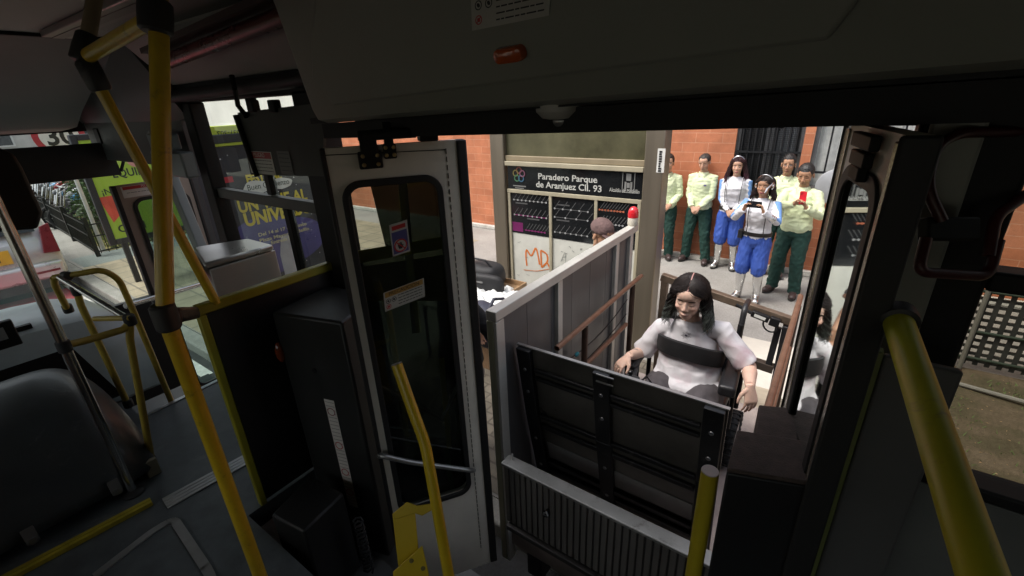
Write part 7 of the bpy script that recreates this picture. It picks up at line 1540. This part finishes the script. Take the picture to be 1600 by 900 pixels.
mb = MB(); mb.obox(Q(1482, 358, d=.785), cam_right * .045, cam_fwd * .012, cam_down * .02); mb.build("rail_bracket", blackp, bus, bevel=.004)
# yellow bent stanchion and bracket by the left leaf, stub post, stepped box
d_ = 1.36; sp = [Q(620, 570, d=d_), Q(648, 650, d=d_), Q(664, 692, d=d_), Q(682, 790, d=d_), Q(702, 905, d=d_ + .02), Q(722, 1010, d=d_ + .03), Q(752, 1190, d=d_ + .09)]
mb = MB(); mb.tube(fillet(sp, .04, 6), .0165, 18, caps=False); bst = mb.build("stanchion", M("stanchion_yellow", (.56, .40, .015), .35, 0, .1, 9, coat=.2), bus); mb = MB(); dd_ = (sp[1] - sp[0]).normalized(); mb.lathe(sp[0] - dd_ * .002, -dd_, [(0, .0165), (.003, .0155)], 18); mb.build("end_cap", M("cap_grey", (.3, .28, .26), .5), bst)
mtp = M("stanchion_yellow", (.56, .40, .015), .35, 0, .1, 9, coat=.2); tow = (CO - sp[3]).normalized() * .004
mb = MB(); mb.prism([Q(x, y, d=d_ + .02) for x, y in ((613, 803), (624, 900), (628, 1000), (668, 1000), (655, 870), (648, 792))], -tow); mb.prism([Q(x, y, d=d_) for x, y in ((613, 803), (636, 784), (652, 790), (676, 786), (680, 794), (660, 806), (648, 802), (618, 812))], tow * 1.5); mb.build("bracket", mtp, bst, bevel=.002)
mb = MB(); mb.prism([Q(x, y, d=d_ - .01) for x, y in ((614, 893), (660, 852), (672, 905), (690, 1000), (724, 1170), (660, 1190), (620, 1000))], tow); br2 = mb.build("bracket", mtp, bst, bevel=.002)
for c_ in ((643, 876), (661, 888)): mb = MB(); mb.lathe(Q(*c_, d=d_ - .014), -ray(*c_), [(0, .007), (.003, .006)], 10); mb.build("bolt", M("bolt_dull", (.2, .17, .06), .5, .5), br2)
sx_, sy_ = -.118, .905; szt = 1.845; mb = MB(); mb.tube([(sx_, sy_, .62), (sx_, sy_, szt)], .0195, 24); spt = mb.build("stanchion", M("stanchion_olive", (.42, .33, .015), .4, 0, .1, 9), bus); mb = MB(); mb.lathe((sx_, sy_, szt), (0, 0, 1), [(0, .0195), (.002, .0185)], 24); mb.build("end_cap", M("cap_pinkgrey", (.42, .36, .33), .6), spt)
felt = M("felt_brown", (.075, .055, .046), .95, 0, .3, 40, .3, 300); bz = 1.9
q = [Q(*c, z=bz) for c in ((1152, 671), (1270, 690), (1279, 756), (1136, 732))]
mb = MB(); mb.prism([p - Vector((0, 0, .012)) for p in q], (0, 0, -1.2)); sb = mb.build("step_box", M("box_black", (.009, .009, .01), .5), bus, bevel=.005); mb = MB(); mb.prism(q, (0, 0, -.0115)); mb.build("felt_top", felt, sb, bevel=.004)
q2 = [Q(*c, z=bz + .0) for c in ((1187, 626), (1247, 632), (1250, 690), (1180, 690))]; mb = MB(); mb.prism([Vector((p.x, p.y, bz - .07)) for p in q2], (0, 0, -1.1)); mb.build("step_box", M("box_black", (.009, .009, .01), .5), bus, bevel=.005)
mb = MB(); mb.prism([Vector((p.x, p.y, bz - .0695)) for p in q2], (0, 0, .0575)); mb.build("felt_top", felt, sb, bevel=.004)
# ------------------------------------------------------------------ lattice fence by the bare earth, seen through the right window
LYf = 5.75; lt = thing("lattice_fence", "low dark criss cross lattice fence with metal posts along the bare earth", "fence", (2.6, LYf, 0))
za = Q(1590, 462, y=LYf).z; dkw = M("lattice_dark", (.03, .03, .027), .7, 0, .3, 10); mb = MB(); x0f, x1f = 1.0, 5.2; st = .085; hL = max(.75, za)
n = int((x1f - x0f) / st)
for i in range(n):
    x = x0f + i * st; mb.bar((x, LYf - .012, .06), (x + .0, LYf - .012, hL), .038, .01, up=(0, 1, 0))
for i in range(int(hL / .072)): z = .1 + i * .072; mb.bar((x0f, LYf + .004, z), (x1f, LYf + .004, z), .014, .03, up=(0, 0, 1))
mb.build("lattice_panel", dkw, lt)
for z in (.14, .42, hL + .01): mb = MB(); mb.tube([(x0f, LYf - .04, z), (x1f, LYf - .04, z)], .014, 10); mb.build("rail", M("fence_green", (.03, .045, .03), .5, .2), lt)
for i in range(5): x = 1.32 + i * .95; mb = MB(); mb.tube([(x, LYf - .055, 0), (x, LYf - .055, hL + .03)], .02, 10); mb.build("post", M("fence_green", (.03, .045, .03), .5, .2) if i % 2 else M("post_pale", (.16, .15, .13), .6), lt)
mb = MB(); mb.tube([(1.15, 5.35, .02), (1.7, 5.2, .05), (2.6, 4.85, .03)], .02, 8); tag(mb.build("fallen_pole", M("post_grey_old", (.2, .19, .17), .7)), "thin grey pole lying on the bare earth before the lattice fence", "pole")
